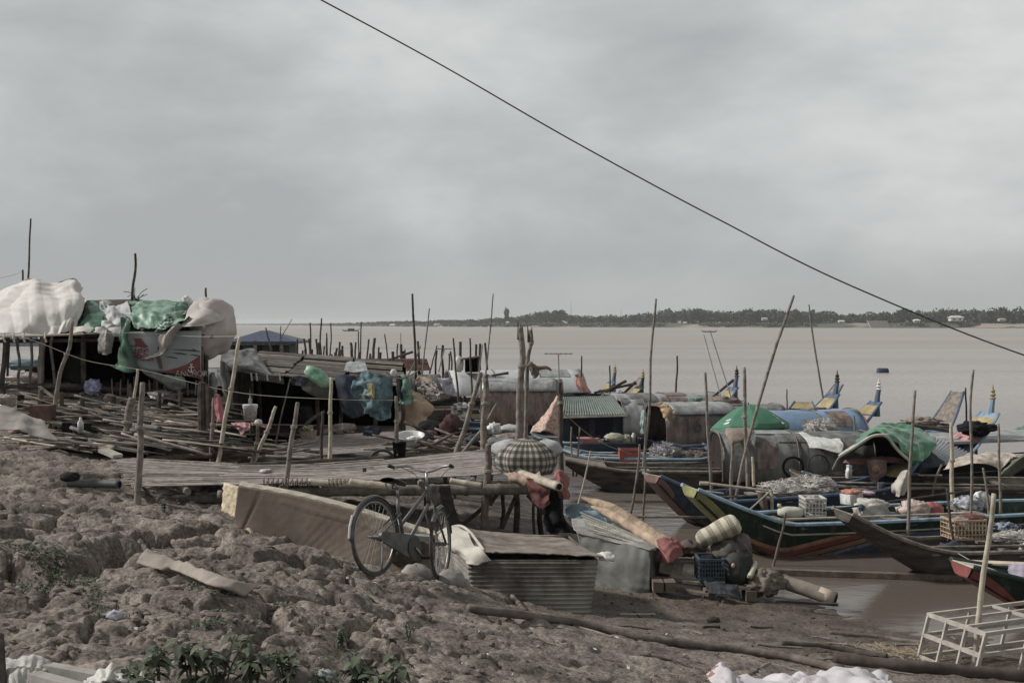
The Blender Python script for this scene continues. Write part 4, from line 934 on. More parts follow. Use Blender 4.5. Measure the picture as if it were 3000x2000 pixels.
# roof frame sheet under the tarps
m = MB(); m.grid([[hp(215,985,-.15), hp(400,988,-.15), hp(600,985,-.15)], [hp(240,905,1.2), hp(400,900,1.2), hp(590,915,1.2)], [hp(255,884,1.7), hp(400,880,1.7), hp(570,905,1.7)], [hp(230,930,2.9), hp(400,930,2.9), hp(600,935,2.9)]], .03); m.build('roof_boards', wood_dark, hut)
green_t = lambda: M('green_tarp', (.055,.16,.095), .45, .35, 3, .012, 7, col2=(.028,.06,.042), spec=.5)
green_p = lambda: M('faded_green_tarp', (.17,.29,.20), .5, .35, 4, .012, 7, col2=(.06,.12,.085), spec=.5)
white_t = lambda: M('white_tarp', (.56,.52,.48), .6, .12, 3, .006, 9)
pink_t = lambda: M('pale_sheet', (.62,.54,.50), .5, .14, 2, .006, 6, trans=.25)
sheet('roof_tarp', ctl([[(258,884,24.6),(275,883,24.6),(300,884,24.6)],[(242,925,23.6),(262,925,23.3),(305,922,23.4)],[(222,972,23.0),(262,976,22.6),(292,965,22.8)]]), green_t, parent=hut, amp=.10, fr=2.2, seed=1, nu=26, nv=22)
sheet('roof_tarp', ctl([[(292,884,24.5),(330,884,24.5),(372,888,24.5)],[(295,930,23.3),(335,930,23.2),(385,925,23.4)],[(298,965,22.6),(330,985,22.5),(372,968,22.7)]]), lambda: M('grey_white_tarp', (.42,.42,.42), .55, .3, 5, .01, 9), parent=hut, amp=.12, fr=3, seed=2, nu=30, nv=24)
sheet('roof_tarp', ctl([[(368,886,24.5),(440,882,24.5),(520,884,24.5),(556,892,24.4)],[(380,925,23.4),(440,925,23.2),(505,920,23.2),(562,922,23.4)],[(396,962,22.7),(440,958,22.5),(480,948,22.5),(556,942,22.6)]]), green_p, parent=hut, amp=.10, fr=2.0, seed=3, nu=60, nv=30, fold=.03, ffr=5)
sheet('roof_tarp', ctl([[(520,884,24.4),(540,883,24.4),(560,900,24.2)],[(510,915,23.3),(545,915,23.2),(565,930,23.3)]]), green_t, parent=hut, amp=.09, fr=3, seed=4)
sheet('hanging_tarp', ctl([[(352,930,22.5),(368,925,22.5),(382,932,22.5)],[(348,1000,22.5),(365,1005,22.4),(378,1000,22.5)],[(340,1060,22.55),(375,1060,22.4),(398,1065,22.5)],[(320,1070,22.55),(365,1090,22.4),(402,1088,22.5)]]), green_t, parent=hut, amp=.09, fr=3, seed=5)
sheet('hanging_tarp', ctl([[(455,960,22.55),(480,935,22.5),(500,925,22.5)],[(450,972,22.5),(482,965,22.4),(508,945,22.4)]]), green_t, parent=hut, amp=.08, fr=3, seed=6)
sheet('eave_sheet', ctl([[(215,955,22.8),(290,958,22.7),(380,960,22.7)],[(212,970,22.6),(290,976,22.6),(360,978,22.6)]]), white_t, parent=hut, amp=.05, fr=3, seed=7, rag=.3)
sheet('plastic_sack', ctl([[(300,970,22.4),(312,965,22.3),(325,972,22.4)],[(286,1000,22.4),(308,1010,22.15),(332,1000,22.4)],[(290,1035,22.4),(312,1040,22.2),(330,1030,22.4)]]), lambda: M('grey_plastic', (.20,.185,.17), .5, .3, 6), parent=hut, amp=.06, fr=4, seed=8)
# banner wall
def bann(u, v, dz=0): # u 0..1 left to right, v 0..1 top to bottom
    a = W(357, 972, 22.62+dz).lerp(W(590, 968, 22.62+dz), u); b_ = W(392, 1078, 22.62+dz).lerp(W(590, 1108, 22.62+dz), u)
    p = a.lerp(b_, v); return p + Vector((0, .025*math.sin(u*9+v*3), 0))
ban = MB(); ban.grid([[bann(j/20, i/14) for j in range(21)] for i in range(15)], .006)
ban = ban.build('banner', lambda: M('banner_grey', (.30,.325,.33), .5, .18, 2, .004, 9), hut, smooth=True)
def bpoly(name, pts, mat, lift=.008):
    """flat printed shape following the banner"""
    from mathutils.geometry import tessellate_polygon
    V = [bann(u, v, -lift) for u, v in pts]; m = MB(); m.add(V, [tuple(t) for t in tessellate_polygon([V])]); m.add([p+Vector((0,-.002,0)) for p in V], [tuple(reversed(t)) for t in tessellate_polygon([V])]); return m.build(name, mat, ban)
bred = lambda: M('banner_red', (.20,.045,.045), .5, .2, 5)
bpoly('red_field', [(.36,.985),(.5,.93),(.65,.84),(.8,.73),(.92,.60),(.985,.52),(.995,.99),(.8,.995),(.6,.99)], bred)
bpoly('red_emblem', [(.12,.18),(.22,.18),(.26,.32),(.30,.38),(.24,.42),(.17,.40),(.11,.38),(.13,.28)], bred)
bpoly('red_emblem', [(.45,.24),(.475,.24),(.48,.36),(.52,.46),(.50,.49),(.43,.48),(.41,.42),(.445,.34)], bred)
bpoly('bottle_print', [(.385,.50),(.42,.50),(.425,.60),(.44,.66),(.435,.92),(.385,.91),(.38,.66),(.39,.6)], lambda: M('bottle_print', (.14,.09,.085), .5, .3, 9))
for v, u0, u1 in ((.42,.62,.98),(.50,.60,.80),(.515,.84,.99),(.40,.86,.93),(.60,.5,.66)):
    bpoly('dark_stroke', [(u0,v),((u0+u1)/2,v-.008),(u1,v+.006),(u1,v+.028),((u0+u1)/2,v+.02),(u0,v+.006)], lambda: M('print_dark', (.05,.07,.075), .5))
p = bann(.155, .50, -.03); text('Tiger', p, .26, bred, ban, 3, shear=.2)
p = bann(.20, .66, -.03); text('Beer', p, .22, bred, ban, 3, shear=.1)
p = bann(.86, .93, -.03); text('ANCHOR', p, .14, WHITE, ban, -3)
m = MB(); q = bann(.86, .82, -.03); m.tube([q+Vector((0,0,.06)), q-Vector((0,0,.06))], .009, 4); m.tube([q+Vector((-.05,0,.025)), q+Vector((.05,0,.025))], .009, 4)
m.tube([q+Vector((.06*math.cos(a), 0, -.01+.055*math.sin(a))) for a in np.linspace(math.pi, 2*math.pi, 9)], .009, 4); m.tube([q+Vector((.018*math.cos(a), 0, .075+.018*math.sin(a))) for a in np.linspace(0, 2*math.pi, 9)], .006, 4); m.build('anchor_mark', WHITE, ban)
sheet('lower_sheet', ctl([[(400,1070,22.55),(470,1092,22.5),(540,1105,22.5)],[(430,1100,22.5),(480,1118,22.4),(545,1120,22.45)],[(470,1128,22.5),(510,1142,22.4),(545,1135,22.5)]]), lambda: M('dull_plastic', (.11,.12,.10), .6, .35, 5), parent=hut, amp=.06, fr=3, seed=9)
sheet('draped_plastic', ctl([[(505,955,22.5),(520,945,22.4),(535,955,22.5)],[(470,985,22.45),(490,990,22.35),(505,995,22.45)],[(462,1030,22.45),(478,1035,22.35),(488,1030,22.45)],[(400,1055,22.45),(430,1050,22.35),(450,1045,22.45)]]), lambda: M('pale_sheet_b', (.27,.24,.215), .5, .2, 4, .005, 9), parent=hut, amp=.05, fr=4, seed=10)
# billowing pale sheet on the corner
m = MB(); m.blob(W(625,965,23.6), (.42,.7,.58), .16, 1.3, 5, nu=36, nv=26, pw=.9); m.v = [Vector(v)+Vector((-.22*max(0,(W(625,965,23.6).z+.1-v[2])), 0, 0)) if v[2] < 3.1 else Vector(v) for v in m.v]
m.build('billowing_sheet', pink_t, hut, smooth=True)
sheet('billowing_sheet', ctl([[(565,885,23.6),(600,878,23.6),(640,892,23.8)],[(545,925,22.8),(600,920,22.7),(655,935,23.0)],[(510,950,22.5),(560,955,22.5),(610,950,22.6)]]), pink_t, parent=hut, amp=.07, fr=1.6, seed=11, nu=40, nv=26)
for (px, py) in ((545,878),(553,884)): 
    m = MB(); m.blob(W(px, py, 24.3), (.08,.08,.08), .3, 3, px); m.build('plastic_scrap', WHITE, hut, smooth=True)
# things inside and on the hut
m = MB(); m.blob(W(272,1135,22.9), (.16,.16,.15), .35, 3, 3); m.build('plastic_bag', lambda: M('blue_white_bag', (.45,.45,.6), .4, .4, 12, col2=(.10,.10,.30)), None, 'crumpled blue and white plastic bag on the hut edge', 'bag', smooth=True)
m = MB(); m.lathe([(.22,0),(.24,.2),(.22,.45),(.24,.6)], W(215,1130,24.2), 16); m.build('barrel', lambda: M('dim_barrel', (.05,.055,.045), .8), None, 'dim ribbed barrel standing in the dark hut', 'barrel', smooth=True)
# wide white tarpaulin shelter at the far left
sh = empty('tarp_shelter', W(60,1200,24), 'open stilt shelter under a huge wrinkled white tarpaulin at the left edge', 'shelter')
c = [[(-120,905,26),(-40,875,26),(60,826,26),(105,815,26),(150,830,26),(215,815,26),(232,835,26)],
     [(-120,925,25),(-40,900,24.8),(40,860,24.6),(100,835,24.6),(150,850,24.6),(210,830,24.9),(238,850,25)],
     [(-120,945,23.6),(-40,930,23.4),(40,905,23.3),(100,900,23.2),(160,895,23.2),(215,880,23.4),(240,890,23.6)],
     [(-120,965,23.0),(-40,958,22.9),(40,945,22.8),(100,945,22.7),(160,935,22.8),(205,925,22.9),(236,920,23.2)],
     [(-120,985,22.8),(-40,982,22.7),(40,975,22.6),(100,975,22.6),(160,972,22.6),(190,972,22.7),(218,965,22.9)]]
sheet('tarpaulin', ctl(c), white_t, parent=sh, amp=.12, fr=1.1, seed=13, nu=150, nv=80, fold=.022, ffr=8, th=.012)
sheet('tarpaulin_back', ctl([[c[0][k][:2]+(26,) for k in range(7)], [(-120,975,27.2),(-40,975,27.2),(60,975,27.2),(105,975,27.2),(150,975,27.2),(215,975,27.2),(232,975,27.2)]]), white_t, parent=sh, amp=.06, fr=1.5, seed=14, nu=50, nv=10)
for k, (px, t, b, dd) in enumerate([(14,985,1180,22.7),(52,985,1130,22.9),(90,985,1200,22.8),(152,985,1200,22.8),(25,985,1200,26),(120,985,1150,26),(205,985,1220,26.2)]):
    m = MB(); m.tube(crook([W(px+R.uniform(-8, 8), b, dd), W(px, t, dd)], 7, .02, R), .028 if k != 0 else .05, 6); m.build('post', wood_dark if k in (0, 4, 5, 6) else bamboo_d, sh)
m = MB(); m.tube(crook([W(-130,984,22.6), W(60,985,22.55), W(245,978,22.6)], 14, .008, R), .022, 6); m.build('eave_pole', bamboo_l, sh)
for px in (12, 40, 70, 133):
    m = MB(); m.tube([W(px, 975, 22.5), W(px-2, 990, 22.47), W(px+3, 1002, 22.5)], .02, 5); m.build('tie', white_t, sh)
m = MB(); strips(m, W(-100,1128,22.8), W(200,1128,22.8), W(-100,1110,26), W(200,1110,26), 14, .2, .02, R); m.build('floor', wood_dark, sh)
m = MB(); m.tube(crook([W(-130,1131,22.7), W(40,1133,22.7), W(230,1130,22.7)], 10, .01, R), .04, 7); m.build('beam', wood_dark, sh)
sheet('curtain', ctl([[(118,985,22.75),(125,985,22.7),(135,985,22.75)],[(112,1050,22.7),(122,1050,22.62),(130,1050,22.7)],[(110,1122,22.7),(118,1125,22.62),(126,1122,22.7)]]), lambda: M('grey_curtain', (.20,.17,.15), .9), parent=sh, amp=.03, fr=4, seed=3)
m = MB(); m.hexa([W(15,1015,34),W(112,1015,34),W(120,1015,36),W(10,1015,36)],[W(25,990,34.4),W(100,990,34.4),W(110,985,36),W(20,985,36)]); m.build('blue_awning', BLUE_D, None, 'dark blue awning glimpsed behind the white shelter', 'awning')
GW = 'wires strung between the huts'
for (a, b_, lab) in [([(-50,965,22.5),(90,995,22.3),(250,1055,22),(420,1085,21.6),(700,1150,20.8),(1000,1170,20),(1160,1172,19.9)], 0, 'long pale wire running from the white shelter down to the cloth line'),
                 ([(-50,990,22.4),(250,978,22.3),(400,975,22.2),(560,985,22.2),(700,985,19.7)], 0, 'straight wire along the eaves of both huts'),
                 ([(0,815,27),(40,805,27),(66,795,26.6)], 0, 'thin wire leading off left from the short pole stub'),
                 ([(1640,1200,19),(1750,1290,21),(1850,1330,24)], 0, 'rope from the round-headed post to the blue houseboat'),
                 ([(2755,1590,16.5),(2790,1610,16.2),(2850,1645,14.2)], 0, 'mooring rope between the grey boat and the green bow')]:
    m = MB(); m.tube(curve([W(*p) for p in a], 40), .0055, 5); m.build('wire', rope_m, None, lab, 'wire', GW)

# middle hut with low board roof
h3 = empty('board_hut', W(900,1300,27), 'low hut with patched board roof and black opening in the middle left', 'hut')
def q3(px, py, dd=0): return W(px, py, 26+dd)
m = MB()
for k in range(9):
    v = k/9; v2 = (k+1)/9-.01
    a = q3(655,1090).lerp(q3(760,1032,2.4), v); b_ = q3(1185,1135).lerp(q3(1185,1062,2.4), v); a2 = q3(655,1090).lerp(q3(760,1032,2.4), v2); b2_ = q3(1185,1135).lerp(q3(1185,1062,2.4), v2)
    n = 3
    for j in range(n):
        u, u2 = j/n+R.uniform(0, .01), (j+1)/n-R.uniform(0, .02); z = Vector((0,0,R.uniform(0, .03)+.012*(k%2)))
        c4 = [a.lerp(b_, u), a.lerp(b_, u2), a2.lerp(b2_, u2), a2.lerp(b2_, u)]; m.hexa([p+z for p in c4], [p+z+Vector((0,0,.02)) for p in c4])
m.build('roof_boards', lambda: M('roof_boards', (.125,.105,.09), .9, .45, 6, .004, 30, island=.4, stretch=(1,1,5)), h3)
m = MB(); m.hexa([q3(760,1038,2.42),q3(1185,1068,2.42),q3(1185,1085,4.6),q3(730,1072,4.6)],[q3(760,1034,2.42),q3(1185,1064,2.42),q3(1185,1081,4.6),q3(730,1068,4.6)]); m.build('rear_roof', wood_dark, h3)
for (px, t, b_, dd) in [(662,1090,1285,0),(735,1100,1290,0.1),(930,1120,1300,0),(1100,1130,1300,0),(1180,1130,1290,0),(760,1060,1270,2.5),(1000,1060,1270,2.5),(1170,1060,1270,2.5)]:
    m = MB(); m.tube(crook([q3(px+R.uniform(-5, 5), b_, dd), q3(px, t, dd)], 6, .015, R), .045, 7); m.build('post', wood_dark, h3)
m = MB(); strips(m, q3(655,1095,.3), q3(655,1290,.3), q3(740,1060,2.6), q3(740,1280,2.6), 12, .31, .01, R, seg=2); m.build('side_wall', wood_dark, h3)
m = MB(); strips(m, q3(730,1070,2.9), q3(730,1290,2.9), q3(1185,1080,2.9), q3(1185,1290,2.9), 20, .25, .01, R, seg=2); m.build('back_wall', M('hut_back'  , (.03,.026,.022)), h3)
m = MB(); strips(m, q3(660,1275,0), q3(1180,1285,0), q3(740,1245,2.8), q3(1180,1250,2.8), 12, .25, .02, R); m.build('floor', wood_dark, h3)
grey_net = lambda: M('grey_net_cloth', (.165,.165,.155), .8, .35, 5, .008, 12)
sheet('roof_cloth', ctl([[(648,1035,26.6),(700,1025,27),(745,1022,27.5),(770,1060,26.8)],[(645,1075,25.9),(690,1065,25.8),(745,1075,25.8),(790,1085,25.9)],[(665,1085,25.7),(720,1090,25.6),(770,1095,25.6),(815,1098,25.7)]]), grey_net, parent=h3, amp=.09, fr=2, seed=15, nu=40, nv=24, rag=.3)
sheet('side_cloth', ctl([[(645,1045,26),(655,1060,25.7),(668,1070,25.7)],[(650,1120,25.9),(662,1130,25.7),(680,1130,25.7)],[(665,1180,25.9),(672,1190,25.7),(685,1200,25.7)]]), grey_net, parent=h3, amp=.06, fr=3, seed=16)
sheet('roof_patch', ctl([[(1015,1062,26.9),(1045,1058,26.9),(1070,1060,26.9)],[(1008,1085,26.1),(1040,1090,26.05),(1078,1085,26.1)]]), lambda: M('grey_patch', (.26,.28,.28), .7), parent=h3, amp=.03, seed=17)
sheet('eave_board', ctl([[(735,1100,25.6),(790,1102,25.6),(830,1108,25.6)],[(740,1112,25.6),(790,1118,25.6),(832,1125,25.6)]]), wood_brown, parent=h3, amp=.01, seed=1)
dark_blue_cloth = lambda: M('slate_cloth', (.045,.055,.075), .9, .35, 4, .008, 10)
sheet('wall_cloth', ctl([[(980,1098,25.7),(1010,1095,25.6),(1045,1105,25.7)],[(990,1160,25.6),(1020,1165,25.5),(1060,1170,25.6)],[(1000,1200,25.6),(1030,1225,25.5),(1068,1215,25.6)]]), dark_blue_cloth, parent=h3, amp=.06, seed=18)
sheet('wall_cloth', ctl([[(848,1105,25.6),(880,1100,25.6),(905,1108,25.6)],[(855,1128,25.6),(885,1130,25.5),(900,1120,25.6)]]), dark_blue_cloth, parent=h3, amp=.03, seed=19)
sheet('wall_cloth', ctl([[(880,1112,25.65),(920,1112,25.6),(965,1112,25.65)],[(885,1140,25.6),(920,1160,25.55),(965,1165,25.6)]]), lambda: M('olive_canvas', (.10,.095,.075), .9), parent=h3, amp=.03, seed=20)
for px in (735, 750, 781, 818):
    m = MB(); m.tube([W(px, 1092, 25.45), W(px+3, 1115, 25.45)], .018, 5); m.build('hanging_tie', white_t, h3)
# left hut gap cloth
sheet('torn_curtain', ctl([[(612,1095,23.2),(622,1090,23.1),(632,1092,23.2)],[(610,1130,23.2),(624,1135,23.1),(636,1130,23.2)],[(608,1170,23.2),(622,1172,23.1),(634,1165,23.2)]]), lambda: M('grey_green_cloth', (.2,.21,.18), .9), 'torn grey-green curtain strip hanging beside the banner hut', 'curtain', amp=.05, seed=22, rag=.5)

# blue-roofed floating house
d = 62; fh = empty('floating_house', W(760,1045,d), 'green floating house with a dark blue hip roof', 'house')
m = MB(); m.hexa([W(672,1046,d),W(848,1046,d),W(848,1046,d)+Vector((0,2.6,0)),W(672,1046,d)+Vector((0,2.6,0))],[W(672,996,d),W(848,996,d),W(848,996,d)+Vector((0,2.6,0)),W(672,996,d)+Vector((0,2.6,0))]); m.build('wall', lambda: M('green_wall', (.045,.07,.055), .8), fh)
m = MB(); e0, e1 = W(662,1000,d-.5), W(868,1000,d-.5); e2, e3 = e1+Vector((0,4,0)), e0+Vector((0,4,0)); r0, r1 = W(765,968,d+1.5), W(790,968,d+1.5)
m.add([e0,e1,e2,e3,r0,r1]+[p-Vector((0,0,.12)) for p in (e0,e1,e2,e3)], [(0,1,5,4),(1,2,5),(2,3,4,5),(3,0,4),(0,6,7,1),(1,7,8,2),(2,8,9,3),(3,9,6,0),(9,8,7,6)]); m.build('roof', lambda: M('blue_roof', (.05,.07,.12), .45, .2, 4), fh)
for px in (695, 755, 810):
    m = MB(); m.box(W(px, 1020, d-.03), (.45, .06, .55)); m.build('window', lambda: M('dark_opening', (.012,.012,.02), .9), fh)
m = MB(); 
for px in (748, 825): m.box(W(px, 1022, d-.35), (.16, .16, .85))
m.box(W(765,1008,d-.35), (2.9,.08,.08)); m.build('veranda_frame', wood_grey, fh)
# rusty low roof and the little board shed
m = MB(); m.hexa([W(1070,1090,44),W(1255,1085,44),W(1262,1085,46),W(1070,1085,46)],[W(1070,1052,44.6),W(1250,1052,44.6),W(1250,1050,46),W(1070,1050,46)]); m.build('low_cabin', lambda: M('rust_red_wall', (.075,.035,.032), .9, .5, 5), None, 'long low rust-red cabin behind the hanging blue cloths', 'cabin')
s_ = empty('board_shed', W(1370,1090,41), 'little shed of dark boards with tilted roof and a white sack by its side', 'shed')
m = MB(); strips(m, W(1362,1050,40.6), W(1362,1090,40.6), W(1398,1048,40.6), W(1398,1090,40.6), 7, .055, .01, R, seg=1); m.build('wall', wood_brown, s_)
m = MB(); m.hexa([W(1362,1090,40.7),W(1402,1090,40.7),W(1404,1090,42),W(1362,1090,42)],[W(1362,1050,40.7),W(1402,1046,40.7),W(1404,1046,42),W(1362,1050,42)]); m.build('body', wood_dark, s_)
m = MB(); m.beam(W(1352,1052,41), W(1408,1044,41), 1.6, .04); m.build('roof', wood_dark, s_)
m = MB(); m.blob(W(1345,1066,40.6), (.16,.16,.26), .15, 2, 4); m.build('sack', white_t, None, 'white sack leaning on the little board shed', 'sack', smooth=True)

# ------------------------------------------------------------------ bamboo platforms
R = random.Random(5)
slat = lambda: M('split_bamboo', (.30,.255,.228), .85, .35, 9, .003, 40, island=.32)
pf = empty('bamboo_platform', W(880,1530,17), 'large bamboo slat platform on stakes in the middle of the bank', 'platform')
zd = 1.24
c00, c01, c10, c11 = Wz(405,1428,zd), Wz(1432,1392,zd), Wz(300,1338,zd), Wz(1432,1316,zd)
c00b = Wz(352,1412,zd)
rear = [Wz(322,1340,zd), Wz(690,1364,zd), Wz(1004,1357,zd), Wz(1440,1317,zd)]
m = MB(); strips(m, c00, c01+Vector((.05,0,0)), rear[0], rear[3], 56, .047, .012, R, sag=.02, over=.035, seg=14, rear=rear); m.build('slat_deck', slat, pf, smooth=False)
m = MB()
for k in range(16):          # loose slats lying askew on the deck
    v = R.random(); u = R.random()*.7; a = c00.lerp(c01, u).lerp(cat1(rear, u), v)+Vector((0,0,.03)); b = c00.lerp(c01, u+R.uniform(.1,.28)).lerp(cat1(rear, min(1, u+.25)), min(1, max(0, v+R.uniform(-.12,.12))))+Vector((0,0,.035)); m.beam(a, b, .035, .01)
m.build('loose_slats', slat, pf)
# cross poles under the deck, showing their cut ends
for k, (u, ex, mt) in enumerate([(.02,.1,bamboo_d),(.14,.05,bamboo_d),(.27,.02,bamboo_l),(.40,.02,bamboo_d),(.52,.15,bamboo_d),(.66,.1,bamboo_d),(.80,.22,bamboo_d),(.95,.2,bamboo_d)]):
    a = c00.lerp(c01, u)-Vector((0, .12+ex*.5, .055)); b = cat1(rear, u)+Vector((0,.1,-.055)); m = MB(); m.tube(crook([a, b], 8, .006, R), .045, 9, jit=.04); m.build('joist', mt, pf)
# long bearer poles along the front and the back
fr = [(Wz(205,1415,1.22), Wz(350,1418,1.24), .055, lambda: M('green_pipe', (.10,.11,.10), .6)), (Wz(270,1455,1.05), Wz(700,1462,1.02), .06, bamboo_d), (Wz(660,1440,1.1), Wz(1560,1432,1.08), .075, bamboo_d),
      (W(905,1412,15.9), W(1035,1418,15.85), .045, bamboo_l), (W(1025,1413,15.8), W(1150,1425,15.75), .05, bamboo_l), (W(1320,1408,16.0), W(1412,1422,15.9), .04, bamboo_l), (W(1520,1385,16.6), W(1638,1425,15.6), .058, bamboo_l),
      (W(640,1448,15.5), W(1600,1412,18.4), .05, bamboo_d), (Wz(300,1352,1.12), Wz(700,1368,1.14), .05, bamboo_d), (Wz(660,1368,1.12), Wz(1470,1326,1.12), .05, wood_dark)]
for a, b, r, mt in fr:
    m = MB(); c = crook([a, b], max(2, int((b-a).length/.42)), r*.12, R); P2, R2 = [], []
    for i in range(len(c)-1): P2 += [c[i], c[i].lerp(c[i+1], .1), c[i].lerp(c[i+1], .9)]; R2 += [r*1.14, r*.98, r*.98]
    m.tube(P2+[c[-1]], R2+[r], 10); o = m.build('bearer_pole', mt, pf, smooth=True)
    e_ = MB(); ax = (b-a).normalized(); e_.tube([b-ax*.02, b+ax*.004], r*.72, 10); e_.build('hollow_end', black_m, o)
for px, py, pt, w, dz in [(1516,1548,1420,18,17.2),(1480,1545,1425,12,17.6),(1580,1560,1410,16,17.4),(1620,1545,1405,26,17.2),(1560,1555,1440,9,17.0),(900,1560,1430,14,16.6),(1080,1560,1425,14,16.8),(1250,1560,1420,16,16.8),(480,1510,1400,14,18.2),(760,1500,1380,14,19.2),(1000,1500,1370,14,19.8),(1300,1480,1350,14,20.2),(1440,1460,1340,14,20.6)]:
    a = W(px+R.uniform(-12,12), py, dz); t = W(px+R.uniform(-5,5), pt, dz-.1); a.z = min(a.z, Hs(a.x, a.y)+.02)-.2
    m = MB(); m.tube(crook([a, t], 7, .01, R), w*pm(dz)/2, 8, jit=.05); m.build('stake', wood_dark, pf, smooth=True)
for (x0, y0_, x1, y1_, d) in [(1350,1540,1412,1490,16.9),(1470,1548,1510,1455,17.0),(1545,1448,1610,1520,17.0),(1440,1470,1468,1430,17)]:
    m = MB(); m.tube([W(x0,y0_,d), W(x1,y1_,d)], .03, 7); m.build('brace', wood_dark, pf)
# coil bindings along the front edge
for px in list(range(770, 905, 14))+list(range(960, 1025, 12))+list(range(1120, 1160, 10)):
    m = MB(); d = 15.75+(px-770)*.0005; q = W(px, 1412, d); m.tube([q+Vector((.006*i, .05*math.cos(i*.8), .05*math.sin(i*.8))) for i in range(9)], .009, 4); m.build('binding', wood_brown, pf)
# second platform behind
pf2 = empty('bamboo_platform', W(980,1340,22), 'second smaller bamboo deck behind the large one', 'platform')
z2 = 1.06; d00, d01, d10, d11 = Wz(722,1352,z2), Wz(1330,1308,z2), Wz(905,1280,z2), Wz(1225,1262,z2)
m = MB(); strips(m, d00, d01, d10, d11, 46, .062, .014, R, over=.05, seg=6); m.build('slat_deck', slat, pf2)
for u in (.1, .35, .6, .9):
    m = MB(); m.tube(crook([d00.lerp(d01, u)-Vector((0,.1,.05)), d10.lerp(d11, u)-Vector((0,0,.05))], 6, .01, R), .04, 8); m.build('joist', bamboo_d, pf2)
for (x0, y0_, x1, y1_, w) in [(700,1352,955,1362,.05),(735,1372,960,1345,.035),(975,1362,1240,1322,.04),(1160,1330,1395,1312,.04)]:
    m = MB(); m.tube(crook([Wz(x0,y0_,z2), Wz(x1,y1_,z2)], 8, .012, R), w, 8); m.build('bearer_pole', bamboo_d if w < .045 else wood_dark, pf2)
for px, py in ((740,1375),(950,1375),(1150,1360),(1330,1350),(930,1300),(1200,1290)):
    a = Wz(px, py-12, z2); g = Vector((a.x, a.y, Hs(a.x, a.y)-.3)); m = MB(); m.tube([g, a], .04, 7); m.build('stake', wood_dark, pf2)

# ------------------------------------------------------------------ things on and around the platforms
# chequered bundle
def bundle(c, r, n=108, nv=36, pleat=.085):
    rows = []; uv = []; m = MB(); rx, ry, rz = r
    for i in range(nv+1):
        v = i/nv; th = v*math.pi*.86; row = []
        for j in range(n+1):
            a = 2*math.pi*j/n; w = 1+pleat*(1-v)**.6*math.sin(j*9.0/n*6.283+2*math.sin(a*2))*(.3+v*2 if v < .35 else 1)
            rr_ = (math.sin(th)**(1.1 if th < 1.5708 else .9)) if v > .06 else .06+.45*v
            p = Vector((rx*rr_*math.cos(a)*w, ry*rr_*math.sin(a)*w, rz*(math.cos(th)**1.0 if v < 1 else math.cos(th))))
            if v < .05: p.z = rz*(1.04+.02*math.sin(j))
            if v > .5: p.z = max(p.z, -rz*.62)
            p *= 1+.04*mnoise.noise(p*3); row.append(c+p); uv.append((a*rx*2.6, th*rz*2.6))
        rows.append(row)
    m.grid(rows); m.uv = uv; return m
def plaid():
    m = M('chequered_cotton', (.40,.375,.33), .95, .1, 20)
    t = m.node_tree; L = t.links.new; N = t.nodes.new; P = t.nodes['Principled BSDF']; src = P.inputs['Base Color'].links[0].from_socket
    uvn = N('ShaderNodeUVMap'); s_ = N('ShaderNodeSeparateXYZ'); L(uvn.outputs[0], s_.inputs[0]); acc = None
    for ax_, f in (('X', 27), ('Y', 24)):
        a = N('ShaderNodeMath'); a.operation = 'MULTIPLY'; L(s_.outputs[ax_], a.inputs[0]); a.inputs[1].default_value = f
        b = N('ShaderNodeMath'); b.operation = 'SINE'; L(a.outputs[0], b.inputs[0])
        c = N('ShaderNodeMath'); c.operation = 'GREATER_THAN'; L(b.outputs[0], c.inputs[0]); c.inputs[1].default_value = -.05
        if acc is None: acc = c
        else:
            k = N('ShaderNodeMath'); k.operation = 'ADD'; L(acc.outputs[0], k.inputs[0]); L(c.outputs[0], k.inputs[1]); acc = k
    r = N('ShaderNodeValToRGB'); r.color_ramp.interpolation = 'CONSTANT'; r.color_ramp.elements[0].color = (1,1,1,1); r.color_ramp.elements[1].position = .3; r.color_ramp.elements[1].color = (.42,.40,.38,1)
    e2 = r.color_ramp.elements.new(.8); e2.color = (.19,.175,.16,1)
    h = N('ShaderNodeMath'); h.operation = 'MULTIPLY'; L(acc.outputs[0], h.inputs[0]); h.inputs[1].default_value = .5; L(h.outputs[0], r.inputs[0])
    x = N('ShaderNodeMixRGB'); x.blend_type = 'MULTIPLY'; x.inputs[0].default_value = 1; L(src, x.inputs[1]); L(r.outputs[0], x.inputs[2]); L(x.outputs[0], P.inputs['Base Color']); return m
bc = W(1543,1338,17.0); bn = empty('cloth_bundle', bc-Vector((0,0,.22)), 'big black and white chequered cloth bundle tied at the top', 'bundle')
m = bundle(bc-Vector((0,0,.04)), (.42,.38,.30)); m.build('wrapped_cloth', plaid, bn, smooth=True)
for (dx, w, sd) in ((-.25,.24,1),(.26,.24,2)):
    m = MB(); m.blob(bc+Vector((dx,.06,.10)), (w,.2,.14), .12, 2, sd); m.build('grey_filling', lambda: M('grey_lining', (.36,.36,.36), .9, .2, 6), bn, smooth=True)
m = MB(); m.tube(curve([bc+Vector((-.07,0,.23)), bc+Vector((0,-.05,.25)), bc+Vector((.09,0,.235)), bc+Vector((.22,.03,.24))], 10), .018, 6); m.build('knot', wood_dark, bn)
